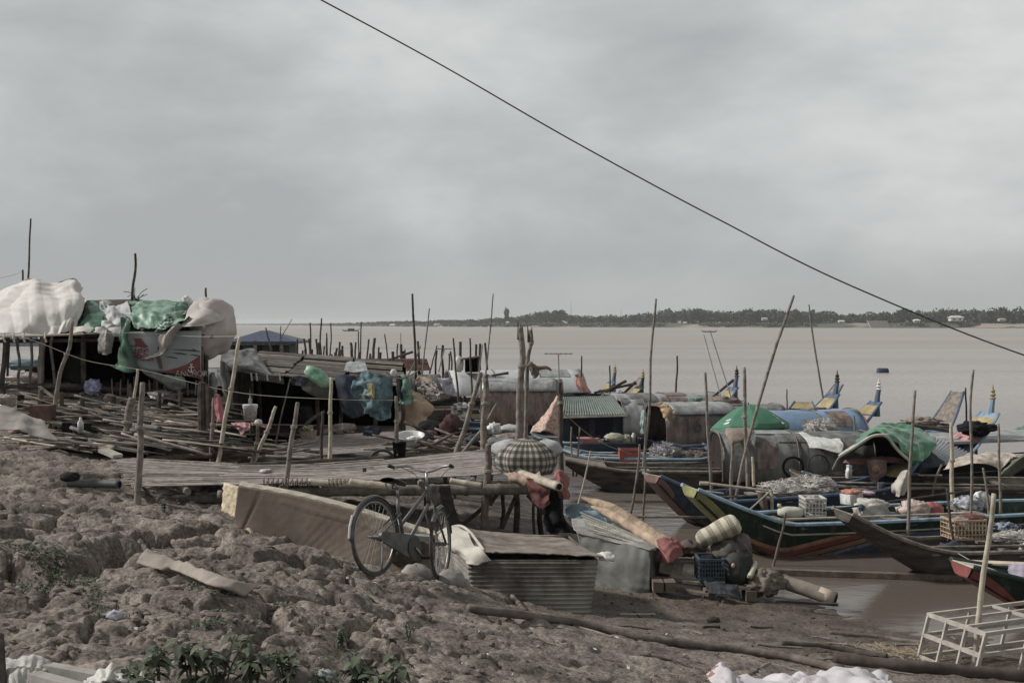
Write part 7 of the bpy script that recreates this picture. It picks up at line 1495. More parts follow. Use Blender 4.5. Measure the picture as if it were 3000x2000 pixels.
m = MB(); m.blob(W(2140,1610,14.7), (.24,.26,.19), .2, 2, 3, nu=34, nv=22); m.build('bundle', lambda: M('brown_canvas', (.11,.095,.08), .9, .35, 5, .01, 12), None, 'dark brown canvas bundle under the woven sack', 'bundle', smooth=True)
m = MB(); m.blob(W(2175,1588,14.55), (.09,.1,.11), .25, 3, 5); m.build('bag', lambda: M('mauve_bag', (.17,.14,.14), .9, .3, 6, .008, 12), None, 'mauve bag tucked at the right end of the woven sack', 'bag', smooth=True)
m = MB(); m.blob(W(2160,1665,14.5), (.22,.2,.22), .2, 2, 9, nu=30, nv=20); m.build('bag', lambda: M('dark_olive_bag', (.045,.048,.042), .9, .35, 5, .01, 12), None, 'big dark bag at the foot of the pile', 'bag', smooth=True)
crate(2050, 2122, 1702, 1640, 14.35, 'dark slate-blue crate at the bottom of the pile', lambda: M('slate_blue_plastic', (.05,.08,.10), .6, .2, 6), nv=9, nh=5, fillmat=black_m)
m = MB(); m.blob(W(2025,1605,15), (.18,.15,.09), .45, 4, 4); m.build('cloth_heap', lambda: M('umber_cloth', (.12,.085,.075), .95, .4, 7, .01, 14), None, 'umber cloth heap between the red cloth and the woven sack', 'heap', smooth=True)
m = MB(); m.blob(W(2148,1655,14.25), (.02,.02,.025), .2, 3, 4); m.build('tag', lambda: M('pinkish_scrap', (.5,.35,.3)), None, 'tiny pinkish scrap stuck on the big dark bag', 'scrap')
pl = empty('pallet', W(2030,1740,14.3), 'broken wooden pallet under the dark pile', 'pallet')
for (a, b, w, h, mt) in [(W(1905,1638,14.9),W(2050,1645,14.8),.2,.03,wood_grey),(W(1905,1690,14.7),W(2060,1712,14.5),.16,.03,wood_grey),(W(2000,1700,14.5),W(2200,1722,14.3),.14,.03,wood_grey),(W(1910,1715,14.5),W(2080,1740,14.2),.12,.03,wood_brown)]:
    m = MB(); m.beam(a, b, w, h); m.build('board', mt, pl)
for px, py in ((1960,1712),(2195,1738),(2075,1735),(1925,1712)):
    m = MB(); m.box(W(px, py, 14.35), (.12, .3, .12)); m.build('block', wood_brown, pl)
for k, (px, py, d, w, lab) in enumerate([(1965,1660,14.7,.10,'pale broken board lump left of the slate-blue crate'),(1930,1668,14.8,.09,'dark board stub beside the wrapped box')]):
    m = MB(); m.box(W(px, py, d), (.28, .12, .16), Matrix.Rotation(.15*(k+1), 3, 'Y')); m.build('wood_block', wood_grey if k == 0 else wood_dark, None, lab, 'block')
sheet('cloth', ctl([[(2060,1700,14.3),(2110,1705,14.2),(2160,1712,14.2)],[(2075,1735,14.1),(2120,1740,14.05),(2175,1745,14.1)]]), lambda: M('dark_slate_cloth', (.05,.055,.065), .95, .3, 6, .008), 'dark slate cloth spilling over the pallet', 'cloth', amp=.06, seed=76)
# burlap roll and pipe at the water
m = MB(); a, b = W(2290,1700,14.4), W(2448,1755,14.1); m.tube(crook([a, b], 10, .004, R), .085, 18); p_ = m.build('pipe', lambda: M('mud_brown_tube', (.25,.205,.165), .85, .25, 4), None, 'thick muddy tube with a pale patch lying at the waterline', 'pipe', smooth=True)
e_ = MB(); ax = (b-a).normalized(); e_.tube([b-ax*.03, b+ax*.006], .066, 16); e_.build('hollow_end', black_m, p_)
e_ = MB(); e_.tube([a.lerp(b, .70), a.lerp(b, .985)], .0865, 18); e_.build('pale_patch', lambda: M('pale_clay', (.42,.33,.25), .9, .2, 6), p_, smooth=True)
m = MB(); m.blob(W(2245,1705,14.35), (.19,.17,.15), .45, 2.6, 7, nu=36, nv=24); m.build('burlap', lambda: M('burlap', (.175,.145,.115), .95, .4, 8, .012, 22), None, 'crumpled burlap bunched round the upper end of the muddy tube', 'burlap', smooth=True)
m = MB(); m.tube(curve([W(2212,1648,14.5),W(2206,1668,14.35),W(2196,1690,14.25)], 8), .032, 9); m.build('handle_grip', lambda: M('cream_rubber', (.5,.46,.33), .6), None, 'cream coloured stub sticking up at the left of the burlap', 'stub', smooth=True)
m = MB(); m.tube([W(2270,1758,13.9), W(2455,1770,13.9)], .02, 6); m.build('stick', wood_dark, None, 'thin dark stick under the muddy tube', 'stick')
# stones by the bicycle and boxes
for k, (px, py, d, r, lab) in enumerate([(1220,1685,11.6,(.15,.13,.11),'smooth rounded stone between the bicycle wheels'),(1322,1698,11.4,(.13,.12,.10),'broken pale stone at the left foot of the tin box'),(1354,1712,11.5,(.08,.07,.06),'smaller brown stone touching the tin box')]):
    m = MB(); m.blob(W(px, py, d), r, .18, 2.4, k+3, nu=22, nv=16); m.build('stone', lambda: M('stone', (.27,.245,.22), .95, .25, 7, .006, 18), None, lab, 'stone', 'stones at the foot of the tin box', smooth=True)
m = MB(); m.beam(W(1180,1570,12), W(1265,1576,12), .12, .05); m.build('brick', lambda: M('grey_brick', (.25,.25,.22), .9), None, 'grey slab end seen behind the bicycle frame', 'slab')
m = MB(); m.blob(W(1190,1610,12.2), (.2,.1,.16), .3, 3, 6); m.build('sack', lambda: M('dim_straw', (.10,.085,.06), .95, .4, 8), None, 'dim straw sack in the shade behind the chain case', 'sack', smooth=True)
# big fallen trunk poles on the ground
def groundlog(pts, w, label, mat=wood_grey, taper=.9, lift=.3, group='poles lying on the mud', amp=.12):
    P = []
    for px, py in pts: g = G(px, py); P.append(g)
    d = sum(p.y for p in P)/len(P); r = w*pm(d)/2; c = crook(P, 26, r*amp, R); rr = [r*(1-(1-taper)*i/26)*(1+(.14 if i % 6 == 3 else 0)) for i in range(27)]
    c = [Vector((p.x, p.y, max(p.z, Hs(p.x, p.y))+r*lift)) for p in c]
    for _ in range(4): c = [c[0]]+[Vector((c[i].x, c[i].y, (c[i-1].z+c[i+1].z+c[i].z)/3)) for i in range(1, len(c)-1)]+[c[-1]]
    m = MB(); m.tube(c, rr, 10, jit=.06); return m.build('fallen_pole', mat, None, label, 'pole', group, smooth=True)
tr = lambda: M('bark_pole', (.145,.115,.095), .9, .5, 7, .005, 24)
groundlog([(1372,1790),(1560,1812),(1700,1838),(1900,1878),(2100,1905),(2300,1932),(2470,1968)], 23, 'longest crooked bare pole lying across the mud in front of the tin box', tr, 1.15, lift=.75)
groundlog([(2290,1890),(2450,1905),(2600,1925)], 20, 'dark pole lying behind the end of the longest one', wood_dark)
groundlog([(2430,1858),(2560,1868),(2700,1885)], 15, 'thin straight pole lying left of the wooden cage', tr)
groundlog([(2440,1942),(2620,1962),(2850,1985),(3080,1998)], 40, 'thick dark beam lying at the bottom right in front of the cage', lambda: M('dark_beam', (.085,.065,.055), .9, .4, 5, .004, 24), 1.0, .6)
groundlog([(1390,1690),(1440,1715),(1500,1755),(1540,1790)], 14, 'thin pole half buried along the left foot of the tin box', tr)
groundlog([(1815,1800),(1920,1800)], 7, 'short pale stick on the mud right of the tin box', blt, group=None)
m = MB(); q = G(2090,1822); m.blob(q+Vector((0,0,.02)), (.07,.045,.04), .2, 2, 2); m.build('shoe', lambda: M('dark_shoe', (.035,.035,.03), .8), None, 'dark lost shoe lying on the mud', 'shoe', smooth=True)
m = MB(); m.tube([G(2060,1842,.02), G(2110,1842,.025), G(2122,1850,.03)], .014, 5); m.build('stick', wood_dark, None, 'small dark twig below the lost shoe', 'stick')
# ribbon of bark board
P_ = [[G(px, py, .05+dz) for px, py in r] for r, dz in (([(430,1640),(490,1662),(535,1678),(620,1712),(700,1740),(768,1752)], .04), ([(400,1665),(470,1683),(515,1692),(600,1728),(660,1752),(722,1768)], .0))]
for r in P_:
    for p in r: p.z = max(p.z, Hs(p.x, p.y)+.05)
m = MB(); m.grid(patch([P_[0], [a.lerp(b, .5)+Vector((0,0,.01)) for a, b in zip(*P_)], P_[1]], 50, 6, .02, 4, 3), .02); m.build('board', lambda: M('grey_bark', (.29,.24,.20), .9, .2, 6, .004, 30), None, 'long warped grey board lying on the lumpy mud at the left', 'board', smooth=True)
# cage of window frames
cg = empty('wooden_cage', G(2850,1975), 'pale wooden frame cage lying at the lower right by the water', 'cage'); O = W(2692,1922,11.6); a_ = W(2856,1988,10.8)-O; up_ = W(2722,1800,11.6)-O; b_ = Vector((1.35,.42,.05))
pw = lambda: M('pale_frame_wood', (.40,.36,.31), .85, .22, 7)
def cgp(x, y, z): return O+a_*x+b_*y+up_*z
for x in (0,.34,.68,1):
    for y in (0, 1): m = MB(); m.beam(cgp(x,y,0), cgp(x,y,1), .035, .03); m.build('upright', pw, cg)
for y in (.33,.66):
    for x in (0, 1): m = MB(); m.beam(cgp(x,y,.01), cgp(x,y,.99), .03, .025); m.build('upright', pw, cg)
for z in (0,.52,1):
    for y in (0, 1): m = MB(); m.beam(cgp(-.02,y,z), cgp(1.02,y,z), .032, .036); m.build('rail', pw, cg)
    for x in (0, 1): m = MB(); m.beam(cgp(x,-.01,z)+Vector((0,0,.003)), cgp(x,1.01,z)+Vector((0,0,.003)), .032, .034); m.build('rail', pw, cg)
for x in (.34,.68): m = MB(); m.beam(cgp(x,0,1.03), cgp(x,1,1.03), .03, .025); m.build('rail', pw, cg)
m = MB(); m.beam(cgp(0,.5,1.03), cgp(1,.5,1.03), .03, .025); m.build('rail', pw, cg)
m = MB(); m.beam(W(2700,1915,11.3), W(2700,1800,11.3), .02,.02) if False else None
# purple cloth on the nearest bow
m = MB(); m.tube([W(2795,1644,14.1), W(3060,1655,13.4)], .028, 8); m.tube([W(2795,1644,14.1), W(2822,1645,14.05)], .036, 8); m.build('bamboo_rod', bamboo_l, None, 'pale rod lying across the green bow at the right edge', 'rod')
sheet('cloth', ctl([[(2955,1652,13.62),(3000,1650,13.5),(3060,1652,13.4)],[(2952,1690,13.55),(3000,1695,13.4),(3060,1700,13.3)],[(2960,1710,13.6),(3000,1722,13.4),(3060,1740,13.3)]]), lambda: M('mauve_cloth', (.33,.28,.36), .9, .15, 4, .006, 10), 'pale mauve cloth hung over the rod at the right edge', 'cloth', amp=.05, fr=3, seed=77)
# tarp at the bottom edge
def gsheet(rows, lift): return [[G(px, min(py, 2150), lift+(h if h else 0)) for px, py, h in r] for r in rows]
sheet('tarp', [[W(2062,1985,9.4),W(2085,1962,9.3),W(2112,1940,9.2),W(2150,1975,9.3),W(2250,1985,9.3),W(2380,1968,9.3),W(2520,1962,9.3),W(2600,1990,9.2)],[W(2060,2010,9.1),W(2090,1995,8.9),W(2130,1985,8.8),W(2170,2005,8.8),W(2280,2005,8.8),W(2400,1992,8.8),W(2530,1990,8.8),W(2640,2020,8.8)],[W(2050,2070,8.7),W(2095,2060,8.5),W(2140,2060,8.4),W(2190,2060,8.4),W(2290,2060,8.4),W(2410,2060,8.4),W(2540,2060,8.4),W(2660,2070,8.4)]],
      lambda: M('white_mauve_tarp', (.52,.48,.50), .7, .15, 2, .006, 8), 'white and mauve tarpaulin corner sticking up at the bottom edge', 'tarp', amp=.07, fr=5, seed=78, nu=80, nv=30)
sheet('tarp_corner', ctl([[(2072,1975,9.25),(2090,1955,9.2),(2112,1940,9.19)],[(2062,1992,9.2),(2080,1985,9.1),(2100,1972,9.1)],[(2058,2010,9.1),(2072,2008,9.0),(2086,2000,9.0)]]), lambda: M('brick_print', (.30,.16,.14), .8), 'brick-red printed corner of the tarpaulin at the bottom edge', 'tarp', amp=.02, seed=79)
# net-wrapped bundle bottom left
nb = empty('net_bundle', W(150,2000,5.15), 'wooden frame wrapped in white netting at the bottom left corner', 'bundle')
for (a, b, w) in [(W(90,1950,5.3),W(460,2020,4.95),.055),(W(100,1985,5.1),W(330,2050,4.7),.06)]:
    m = MB(); m.beam(a, b, w, .05); m.build('timber', lambda: M('grey_timber', (.30,.275,.25), .85, .2, 9), nb)
sheet('netting', [[W(-40,1925,5.35),W(40,1928,5.35),W(110,1925,5.3),W(170,1960,5.3)],[W(-40,1950,5.2),W(40,1952,5.15),W(90,1965,5.15),W(130,1985,5.15)],[W(-40,2040,4.95),W(40,2045,4.95),W(75,2050,4.95),W(110,2060,4.95)]], lambda: M('white_netting', (.46,.44,.40), .9, .3, 22, .004, 60), parent=nb, amp=.03, fr=10, seed=80, nu=40, nv=24, fold=.008, ffr=9)
sheet('plastic_sheet', [[W(255,1985,5.05),W(290,1962,5.05),W(335,1958,5.05),W(400,1982,5.05),W(460,1998,4.95)],[W(235,2030,4.9),W(290,2005,4.9),W(340,1998,4.9),W(400,2010,4.9),W(480,2030,4.9)],[W(230,2090,5.3),W(290,2080,5.3),W(340,2080,5.3),W(400,2085,5.3),W(490,2090,4.7)]], lambda: M('milky_plastic', (.5,.48,.43), .6, .15, 4, .006, 12), parent=nb, amp=.045, fr=11, seed=81, nu=36, nv=22)
m = MB(); m.tube([W(-4,1860,5.2), W(8,2060,5.0)], .022, 8); m.build('post', wood_dark, None, 'dark post sliver at the lower left edge of the view', 'post')
# grey cloth heap at the left edge of the bank
sheet('tarp', [[W(-60,1190,17),W(30,1190,17),W(70,1210,17),W(130,1235,16.8)],[W(-60,1225,16.4),W(30,1222,16.3),W(90,1240,16.3),W(150,1268,16.3)],[W(-60,1265,16.0),W(40,1258,15.9),W(100,1275,15.9),W(170,1290,16.0)]], lambda: M('dun_tarp', (.27,.235,.21), .9, .22, 3, .008, 10), 'dun canvas spread on the bank at the left edge', 'tarp', amp=.05, fr=2.6, seed=82, nu=40, nv=20, fold=.02, ffr=3)
m = MB(); m.blob(W(12,1180,17.5), (.14,.14,.12), .3, 3, 3); m.lathe([(.1,0),(.14,.12),(.15,.13)], W(20,1190,17.4), 14); m.build('basket', lambda: M('wicker_grey', (.30,.27,.23), .9, .4, 18), None, 'grey wicker basket with a pale handle at the left edge', 'basket', smooth=True)
sheet('cloth', [[G(20,1262,.06),G(60,1258,.08),G(95,1265,.05)],[G(30,1272,.03),G(65,1270,.06),G(98,1274,.03)]], lambda: M('faded_pink', (.36,.20,.20), .9, .3, 8), 'faded pink cloth on the mud below the dun canvas', 'cloth', amp=.04, seed=83)

# ------------------------------------------------------------------ plants
leafm = lambda: M('weed_leaf', (.10,.125,.072), .65, .35, 9, island=.55, trans=.2, spec=.35)
stemm = lambda: M('weed_stem', (.10,.10,.055), .8, .3, 9)
def leaf(m, p, d, ln, wd, rng, droop=.5):
    d = d.normalized(); side = d.cross(Vector((0,0,1))); side = side.normalized() if side.length > .05 else Vector((1,0,0)); nrm = side.cross(d)
    pts = []
    for t, w in ((0, .06), (.25, .8), (.5, 1), (.75, .7), (1, .02)):
        c = p + d*ln*t + Vector((0,0,-1))*ln*droop*t*t; f = .12*w*wd
        pts += [c-side*wd*w*.5+nrm*f, c-nrm*f*.3, c+side*wd*w*.5+nrm*f]
    m.add(pts, [(i*3+j, i*3+j+1, i*3+j+4, i*3+j+3) for i in range(4) for j in range(2)])
def weed(px, py, h, n, ln, label, seed, group='leafy weeds along the bottom edge', spread=.5):
    rng = random.Random(seed); g = G(px, py); root = empty('weed', g, label, 'plant', group); st = MB(); lf = MB()
    for k in range(n):
        an = rng.uniform(0, 6.28); o = Vector((math.cos(an), math.sin(an)*.7, 0))*spread*h*rng.uniform(.2, 1); top = g+o+Vector((0,0,h*rng.uniform(.6, 1.05)))
        c = curve([g-Vector((0,0,.05))+o*.1, g+o*.4+Vector((0,0,h*.5)), top], 7); st.tube(c, [.006-.0006*i for i in range(8)], 5)
        for i in range(2, 8):
            for q in range(2):
                a2 = i*2.4+q*3.14+rng.uniform(-.4, .4); d = Vector((math.cos(a2), math.sin(a2), rng.uniform(-.1, .5))); leaf(lf, c[i], d, ln*rng.uniform(.6, 1.15)*(1-.05*abs(i-5)), ln*.46*rng.uniform(.8, 1.1), rng, rng.uniform(.3, .9))
    st.build('stem', stemm, root); lf.build('leaves', leafm, root, smooth=True)
for k, (px, py, h, n, ln, lab) in enumerate([(470,2040,.24,5,.075,'broad-leaved weed at the left end of the bottom weeds'),(560,2010,.22,6,.08,'tall drooping weed second from the left at the bottom'),(640,2050,.28,6,.075,'weed with the highest leaves in the bottom clump'),
      (740,2040,.24,6,.07,'bushy weed in the middle of the bottom clump'),(840,2030,.20,6,.065,'lower weed right of the bushy one'),(1060,2040,.20,6,.085,'large-leaved dark weed at the bottom right of the clump'),(1150,2060,.24,5,.085,'weed at the right end of the bottom clump'),
      (950,2060,.15,5,.06,'small weed between the two bottom clumps'),(1195,1870,.12,3,.035,'thin upright sprig on the mud below the bicycle'),(1000,1900,.12,5,.045,'small bush of weeds on a lump above the bottom clump'),(400,2080,.2,4,.07,'weed beside the plastic at the bottom left')]):
    weed(px, py, h, max(3, n-1), ln*1.15, lab, 40+k)
weed(480, 1500, .16, 5, .05, 'small green weed growing in the shade under the platform edge', 77, None)
def groundcover(polys, n, label, seed, size=.019):
    rng = random.Random(seed); m = MB()
    for (cx, cy, rx, ry), k in zip(polys, n):
        for _ in range(k):
            a = rng.uniform(0, 6.28); q = rng.random()**.6; px, py = cx+math.cos(a)*rx*q, cy+math.sin(a)*ry*q; z = 1.3; p = Wz(px, py, z)
            for _ in range(3): z = Hs(p.x, p.y); p = Wz(px, py, z)
            p = Vector((p.x, p.y, Hs(p.x, p.y)+rng.uniform(.003, .02))); d = Vector((rng.uniform(-1, 1), rng.uniform(-1, 1), rng.uniform(.1, .9))); leaf(m, p, d, size*rng.uniform(.8, 2.2), size*rng.uniform(.6, 1.1), rng, .2)
    m.build('ground_weeds', leafm, None, label, None, kind='stuff', smooth=True)
groundcover([(60,1650,120,26),(180,1690,130,26),(260,1740,30,50),(290,1800,20,50),(590,1725,50,24),(640,1760,50,20),(130,1665,90,30),(830,1770,40,14),(560,1840,60,14),(950,1830,40,12),(640,1830,60,12),(820,1590,20,8)], [700,500,160,110,170,120,400,60,60,40,70,40], 'tiny creeping green weeds in patches and crevices of the mud', 5)

# ------------------------------------------------------------------ loose clods and litter
def clods():
    rng = random.Random(9); m = MB()
    for k in range(900):
        px, py = rng.uniform(-60, 2500), rng.uniform(1480, 2030)
        if px > 1500 and py < 1700: continue
        p = Wz(px, py, 1.0 if px < 1300 else .4)
        for _ in range(3): p = Wz(px, py, Hs(p.x, p.y))
        r = rng.uniform(.008, .032)*(1.0 if px < 1500 else .6); z = Hs(p.x, p.y)
        if z < .03: continue
        m.blob(Vector((p.x, p.y, z+r*.3)), (r*rng.uniform(.8, 1.5), r, r*rng.uniform(.5, .9)), .4, 2, k, nu=7, nv=5)
    m.build('clods', MATS['mud'], None, 'loose crumbs and clods of mud scattered over the bank', None, kind='stuff')
clods()
def litter():
    rng = random.Random(10); mats = [(.5,.5,.5), (.35,.12,.12), (.45,.42,.36), (.12,.15,.2)]
    for q, c in enumerate(mats):
        m = MB()
        for k in range(70 if q in (0, 2) else 20):
            px, py = rng.uniform(0, 2400), rng.uniform(1180, 1990)
            if px > 1200 and py < 1750: continue
            p = Wz(px, py, .8)
            for _ in range(3): p = Wz(px, py, Hs(p.x, p.y))
            z = Hs(p.x, p.y)
            if z < .05: continue
            s = rng.uniform(.008, .028)*(p.y/10)**.5; a = rng.uniform(0, 6.28); d = Vector((math.cos(a), math.sin(a), 0)); e2 = Vector((-d.y, d.x, 0)); o = Vector((p.x, p.y, z+.012))
            m.add([o-d*s, o-e2*s*.6+Vector((0,0,.008)), o+d*s*.9+Vector((0,0,.012)), o+e2*s*.5], [(0,1,2,3)])
        m.build('litter', lambda c=c, q=q: M('litter_%d' % q, c, .8, .3, 20), None, ('white', 'red', 'straw-coloured', 'dark blue')[q]+' specks of litter strewn over the mud', None, kind='stuff')
litter()
m = MB(); m.blob(G(338,1812,.02), (.05,.04,.03), .4, 3, 2); m.build('plastic_scrap', lambda: M('lilac_white', (.5,.5,.55)), None, 'white plastic scrap caught in the dark crevice at the left', 'scrap', smooth=True)
m = MB(); m.blob(G(950,1990,.02), (.045,.04,.03), .5, 3, 5); m.build('plastic_scrap', lambda: M('grey_white_scraps', (.36,.37,.40)), None, 'crumpled silver wrapper between the bottom weeds', 'scrap', smooth=True)
m = MB(); m.blob(W(205,1392,15.6)-Vector((0,0,.02)), (.13,.1,.06), .2, 2, 5); m.build('rag', black_m, None, 'black rag on the mud above the end of the dark pipe', 'rag', smooth=True)

# ------------------------------------------------------------------ scrap timber heaped below and before the huts
R = random.Random(77)
def gz(px, py, lift=0):
    p = Wz(px, py, .9)
    for _ in range(4): p = Wz(px, py, Hs(p.x, p.y)+lift)
    return p
GS = 'scrap timber heaped before the stilt huts'
def scrap(px, py, ln, ang, tilt, w, kind, label, lift, mat):
    c = gz(px, py, 0)+Vector((0,0,lift)); d = Vector((math.cos(ang)*math.cos(tilt), math.sin(ang)*math.cos(tilt), math.sin(tilt)))
    a, b = c-d*ln/2, c+d*ln/2; m = MB()
    if kind == 'pole': m.tube(crook([a, b], 8, w*.2, R), [w*(1-.35*i/8) for i in range(9)], 7, jit=.06); nm = 'scrap_pole'
    else: m.beam(a, b, w*3, .02); nm = 'scrap_board'
    m.build(nm, mat, None, label, 'pole' if kind == 'pole' else 'board', GS, smooth=(kind == 'pole'))
tones = [wood_dark, wood_brown, wood_grey, bamboo_d, tr, wood_grey, slat, bamboo_l]
for k in range(130):
    px = R.uniform(120, 650); t = R.random(); py = 1185+t*140+ (px-120)*.03
    lift = R.uniform(.03, .62)*(1.15-t)
    pol = R.random() < .6
    scrap(px, py, R.uniform(.8, 2.6), math.radians(R.gauss(-22, 14)), math.radians(R.gauss(0, 4)), R.uniform(.018, .045), 'pole' if pol else 'board',
          'weathered pole in the heap of scrap timber before the huts' if pol else 'weathered board in the heap of scrap timber before the huts', lift, R.choice(tones))
m = MB(); m.blob(W(395,1300,21.4)-Vector((0,0,.12)), (1.7,1.3,.42), .25, 1.6, 17, nu=44, nv=26); m.build('rubbish_mound', lambda: M('rubbish_mound', (.06,.05,.043), .95, .5, 5, .02, 14), None, 'dark mound of rotten wood and rubbish under the heaped scrap timber', 'mound')
for k in range(150):
    px = R.uniform(165, 625); t = R.random(); py = 1185+t*132; d = 22.4-2.9*t+R.uniform(-.15, .15); c = W(px, py, d); c.z = max(c.z, Hs(c.x, c.y)+.05)+.05; ln = R.uniform(.7, 2.3); a = math.radians(R.gauss(-8, 12)); ti = math.radians(R.gauss(-7, 5)); w = R.uniform(.014, .034)
    dr = Vector((math.cos(a)*math.cos(ti), math.sin(a)*math.cos(ti), math.sin(ti))); p0, p1 = c-dr*ln/2, c+dr*ln/2; mt = R.choice([wood_grey, slat, bamboo_d, bamboo_l, wood_brown, wood_dark, wood_grey, wood_dark]); m = MB()
    if R.random() < .62: m.tube(crook([p0, p1], 7, w*.25, R), [w*(1-.3*i/7) for i in range(8)], 7, jit=.06); m.build('scrap_pole', mt, None, 'weathered pole in the heap of scrap timber before the huts', 'pole', GS, smooth=True)
    else: m.beam(p0, p1, w*3.2, .018); m.build('scrap_board', mt, None, 'weathered board in the heap of scrap timber before the huts', 'board', GS)
for k in range(26):
    px = R.uniform(640, 860); t = R.random(); py = 1290+t*55; d = 21.5-1.6*t; c = W(px, py, d); ln = R.uniform(.4, 1.5); a = math.radians(R.gauss(-5, 20)); ti = math.radians(R.gauss(-4, 9)); w = R.uniform(.012, .03)
    dr = Vector((math.cos(a)*math.cos(ti), math.sin(a)*math.cos(ti), math.sin(ti))); m = MB(); m.tube(crook([c-dr*ln/2, c+dr*ln/2], 6, w*.3, R), w, 7, jit=.06); m.build('scrap_pole', R.choice([wood_grey, bamboo_d, wood_brown, wood_dark]), None, 'loose pole in the gap between the two bamboo decks', 'pole', 'loose poles between the decks', smooth=True)
for k in range(34):
    px = R.uniform(640, 1060); py = R.uniform(1258, 1312); pol = R.random() < .6
    scrap(px, py, R.uniform(.6, 1.8), math.radians(R.gauss(-10, 25)), math.radians(R.gauss(0, 6)), R.uniform(.015, .035), 'pole' if pol else 'board',
          'thin pole in the litter of wood under the board hut' if pol else 'board in the litter of wood under the board hut', R.uniform(.02, .2), R.choice(tones))
for k in range(26):
    px = R.uniform(-60, 130); py = R.uniform(1150, 1200); pol = R.random() < .5
    scrap(px, py, R.uniform(.5, 1.6), math.radians(R.gauss(0, 35)), math.radians(R.gauss(0, 10)), R.uniform(.015, .035), 'pole' if pol else 'board',
          'grey stick in the rubbish beneath the white shelter' if pol else 'grey board in the rubbish beneath the white shelter', R.uniform(.05, .4), R.choice(tones))
# bigger named pieces
for (a, b, w, mt, lab) in [((425,1220,21.5),(590,1245,21),.055,wood_brown,'thick reddish log lying behind the stout twin stake'),((385,1185,22),(560,1235,21.3),.05,wood_dark,'dark log just behind the reddish one'),((230,1180,22),(390,1240,21.5),.04,wood_brown,'brown log under the middle of the banner hut'),
      ((385,1248,20.6),(470,1256,20.4),.045,lambda: paint('blue_grey', (.09,.13,.17)),'short blue painted board among the scrap'),((620,1330,19.8),(780,1322,20),.05,wood_dark,'dark log lying behind the pale bamboo foot'),((430,1342,19.8),(740,1330,19.9),.045,wood_brown,'long brown log along the rear edge of the platform'),
      ((560,1290,20.5),(690,1320,20.2),.05,wood_grey,'grey log sloping down to the rear of the platform')]:
    m = MB(); m.tube(crook([W(*a), W(*b)], 10, w*.1, R), w, 10, jit=.05); m.build('log', mt, None, lab, 'log', None, smooth=True)
m = MB(); P4 = [W(228,1298,19.6),W(330,1312,19.2),W(358,1288,20.4),W(285,1278,20.8)]; m.grid(patch([[P4[3],P4[2]],[P4[0],P4[1]]] , 14, 8, .05, 2, 3), .03); m.build('board', lambda: M('tan_board', (.28,.235,.18), .9, .2, 5), None, 'curved tan board lying on the mud left of the twin stake', 'board', smooth=True)
m = MB(); m.beam(W(302,1318,18.9), W(345,1336,18.7), .18, .05); m.build('board', lambda: M('pale_frame_wood', (.40,.36,.31)), None, 'short pale plank end beside the curved tan board', 'board')
m = MB(); m.blob(W(500,1268,21), (.42,.3,.14), .2, 2, 12, pw=.7); m.build('sacking', lambda: M('grey_green_sacking', (.13,.13,.10), .95, .3, 5, .01, 12), None, 'grey-green folded sacking on the scrap heap', 'sacking', smooth=True)
m = MB(); m.blob(W(540,1318,20.3), (.5,.3,.13), .2, 1.5, 14, pw=.8); m.build('overturned_boat_shell', wood_brown, None, 'upturned brown hull shell behind the platform', 'hull', smooth=True)
m = MB(); m.box(W(222,1262,20.5), (.36,.3,.3)); m.lathe([(.14,0),(.15,.18),(.16,.19)], W(240,1272,20.2), 14); m.build('crate', black_m, None, 'dark crate with a drum under the left end of the banner hut', 'crate')
m = MB(); m.lathe([(0,0),(.045,0),(.05,.17),(.02,.22),(.02,.25),(0,.26)], W(236,1268,19.9), 12); m.build('bottle', WHITE, None, 'white bottle standing against the dark crate', 'bottle', smooth=True)
m = MB(); m.box(W(125,1212,21), (.34,.3,.3)); m.build('brick_stack', lambda: M('brick_red', (.14,.075,.065), .95, .3, 8), None, 'reddish block stack under the left post of the banner hut', 'blocks')
m = MB(); m.blob(W(90,1108,26), (.5,.2,.13), .3, 2, 6); m.build('cloth_heap', lambda: M('pinkish_white', (.45,.37,.36), .9, .25, 4, .01, 8), None, 'pinkish white cloth heap inside the white shelter', 'heap', smooth=True)
net(W(40,1140,23), (.5,.3,.12), 'grey net and scrap heap on the floor of the white shelter', 21, net_g, 120, .007)
m = MB(); m.blob(W(70,1068,29), (.5,.3,.12), .3, 2, 9); m.build('tarp_heap', lambda: M('steel_blue_tarp', (.13,.21,.26)), None, 'blue-grey tarpaulin heap seen through the white shelter', 'heap', smooth=True)
net(W(480,1158,22.9), (.22,.2,.09), 'small pale heap of net under the banner', 22, net_g, 90, .006)
sheet('rag', ctl([[(430,1150,22.4),(455,1148,22.3),(478,1155,22.4)],[(440,1165,22.3),(460,1170,22.2),(480,1180,22.3)]]), WHITE, 'frayed whitish rag hanging from the floor beam of the banner hut', 'rag', amp=.04, seed=90, rag=1.2)
m = MB(); m.blob(W(322,1168,22.5), (.11,.1,.09), .35, 3, 9); m.build('bag', net_b, None, 'brown string bag hanging under the banner hut', 'bag', smooth=True)
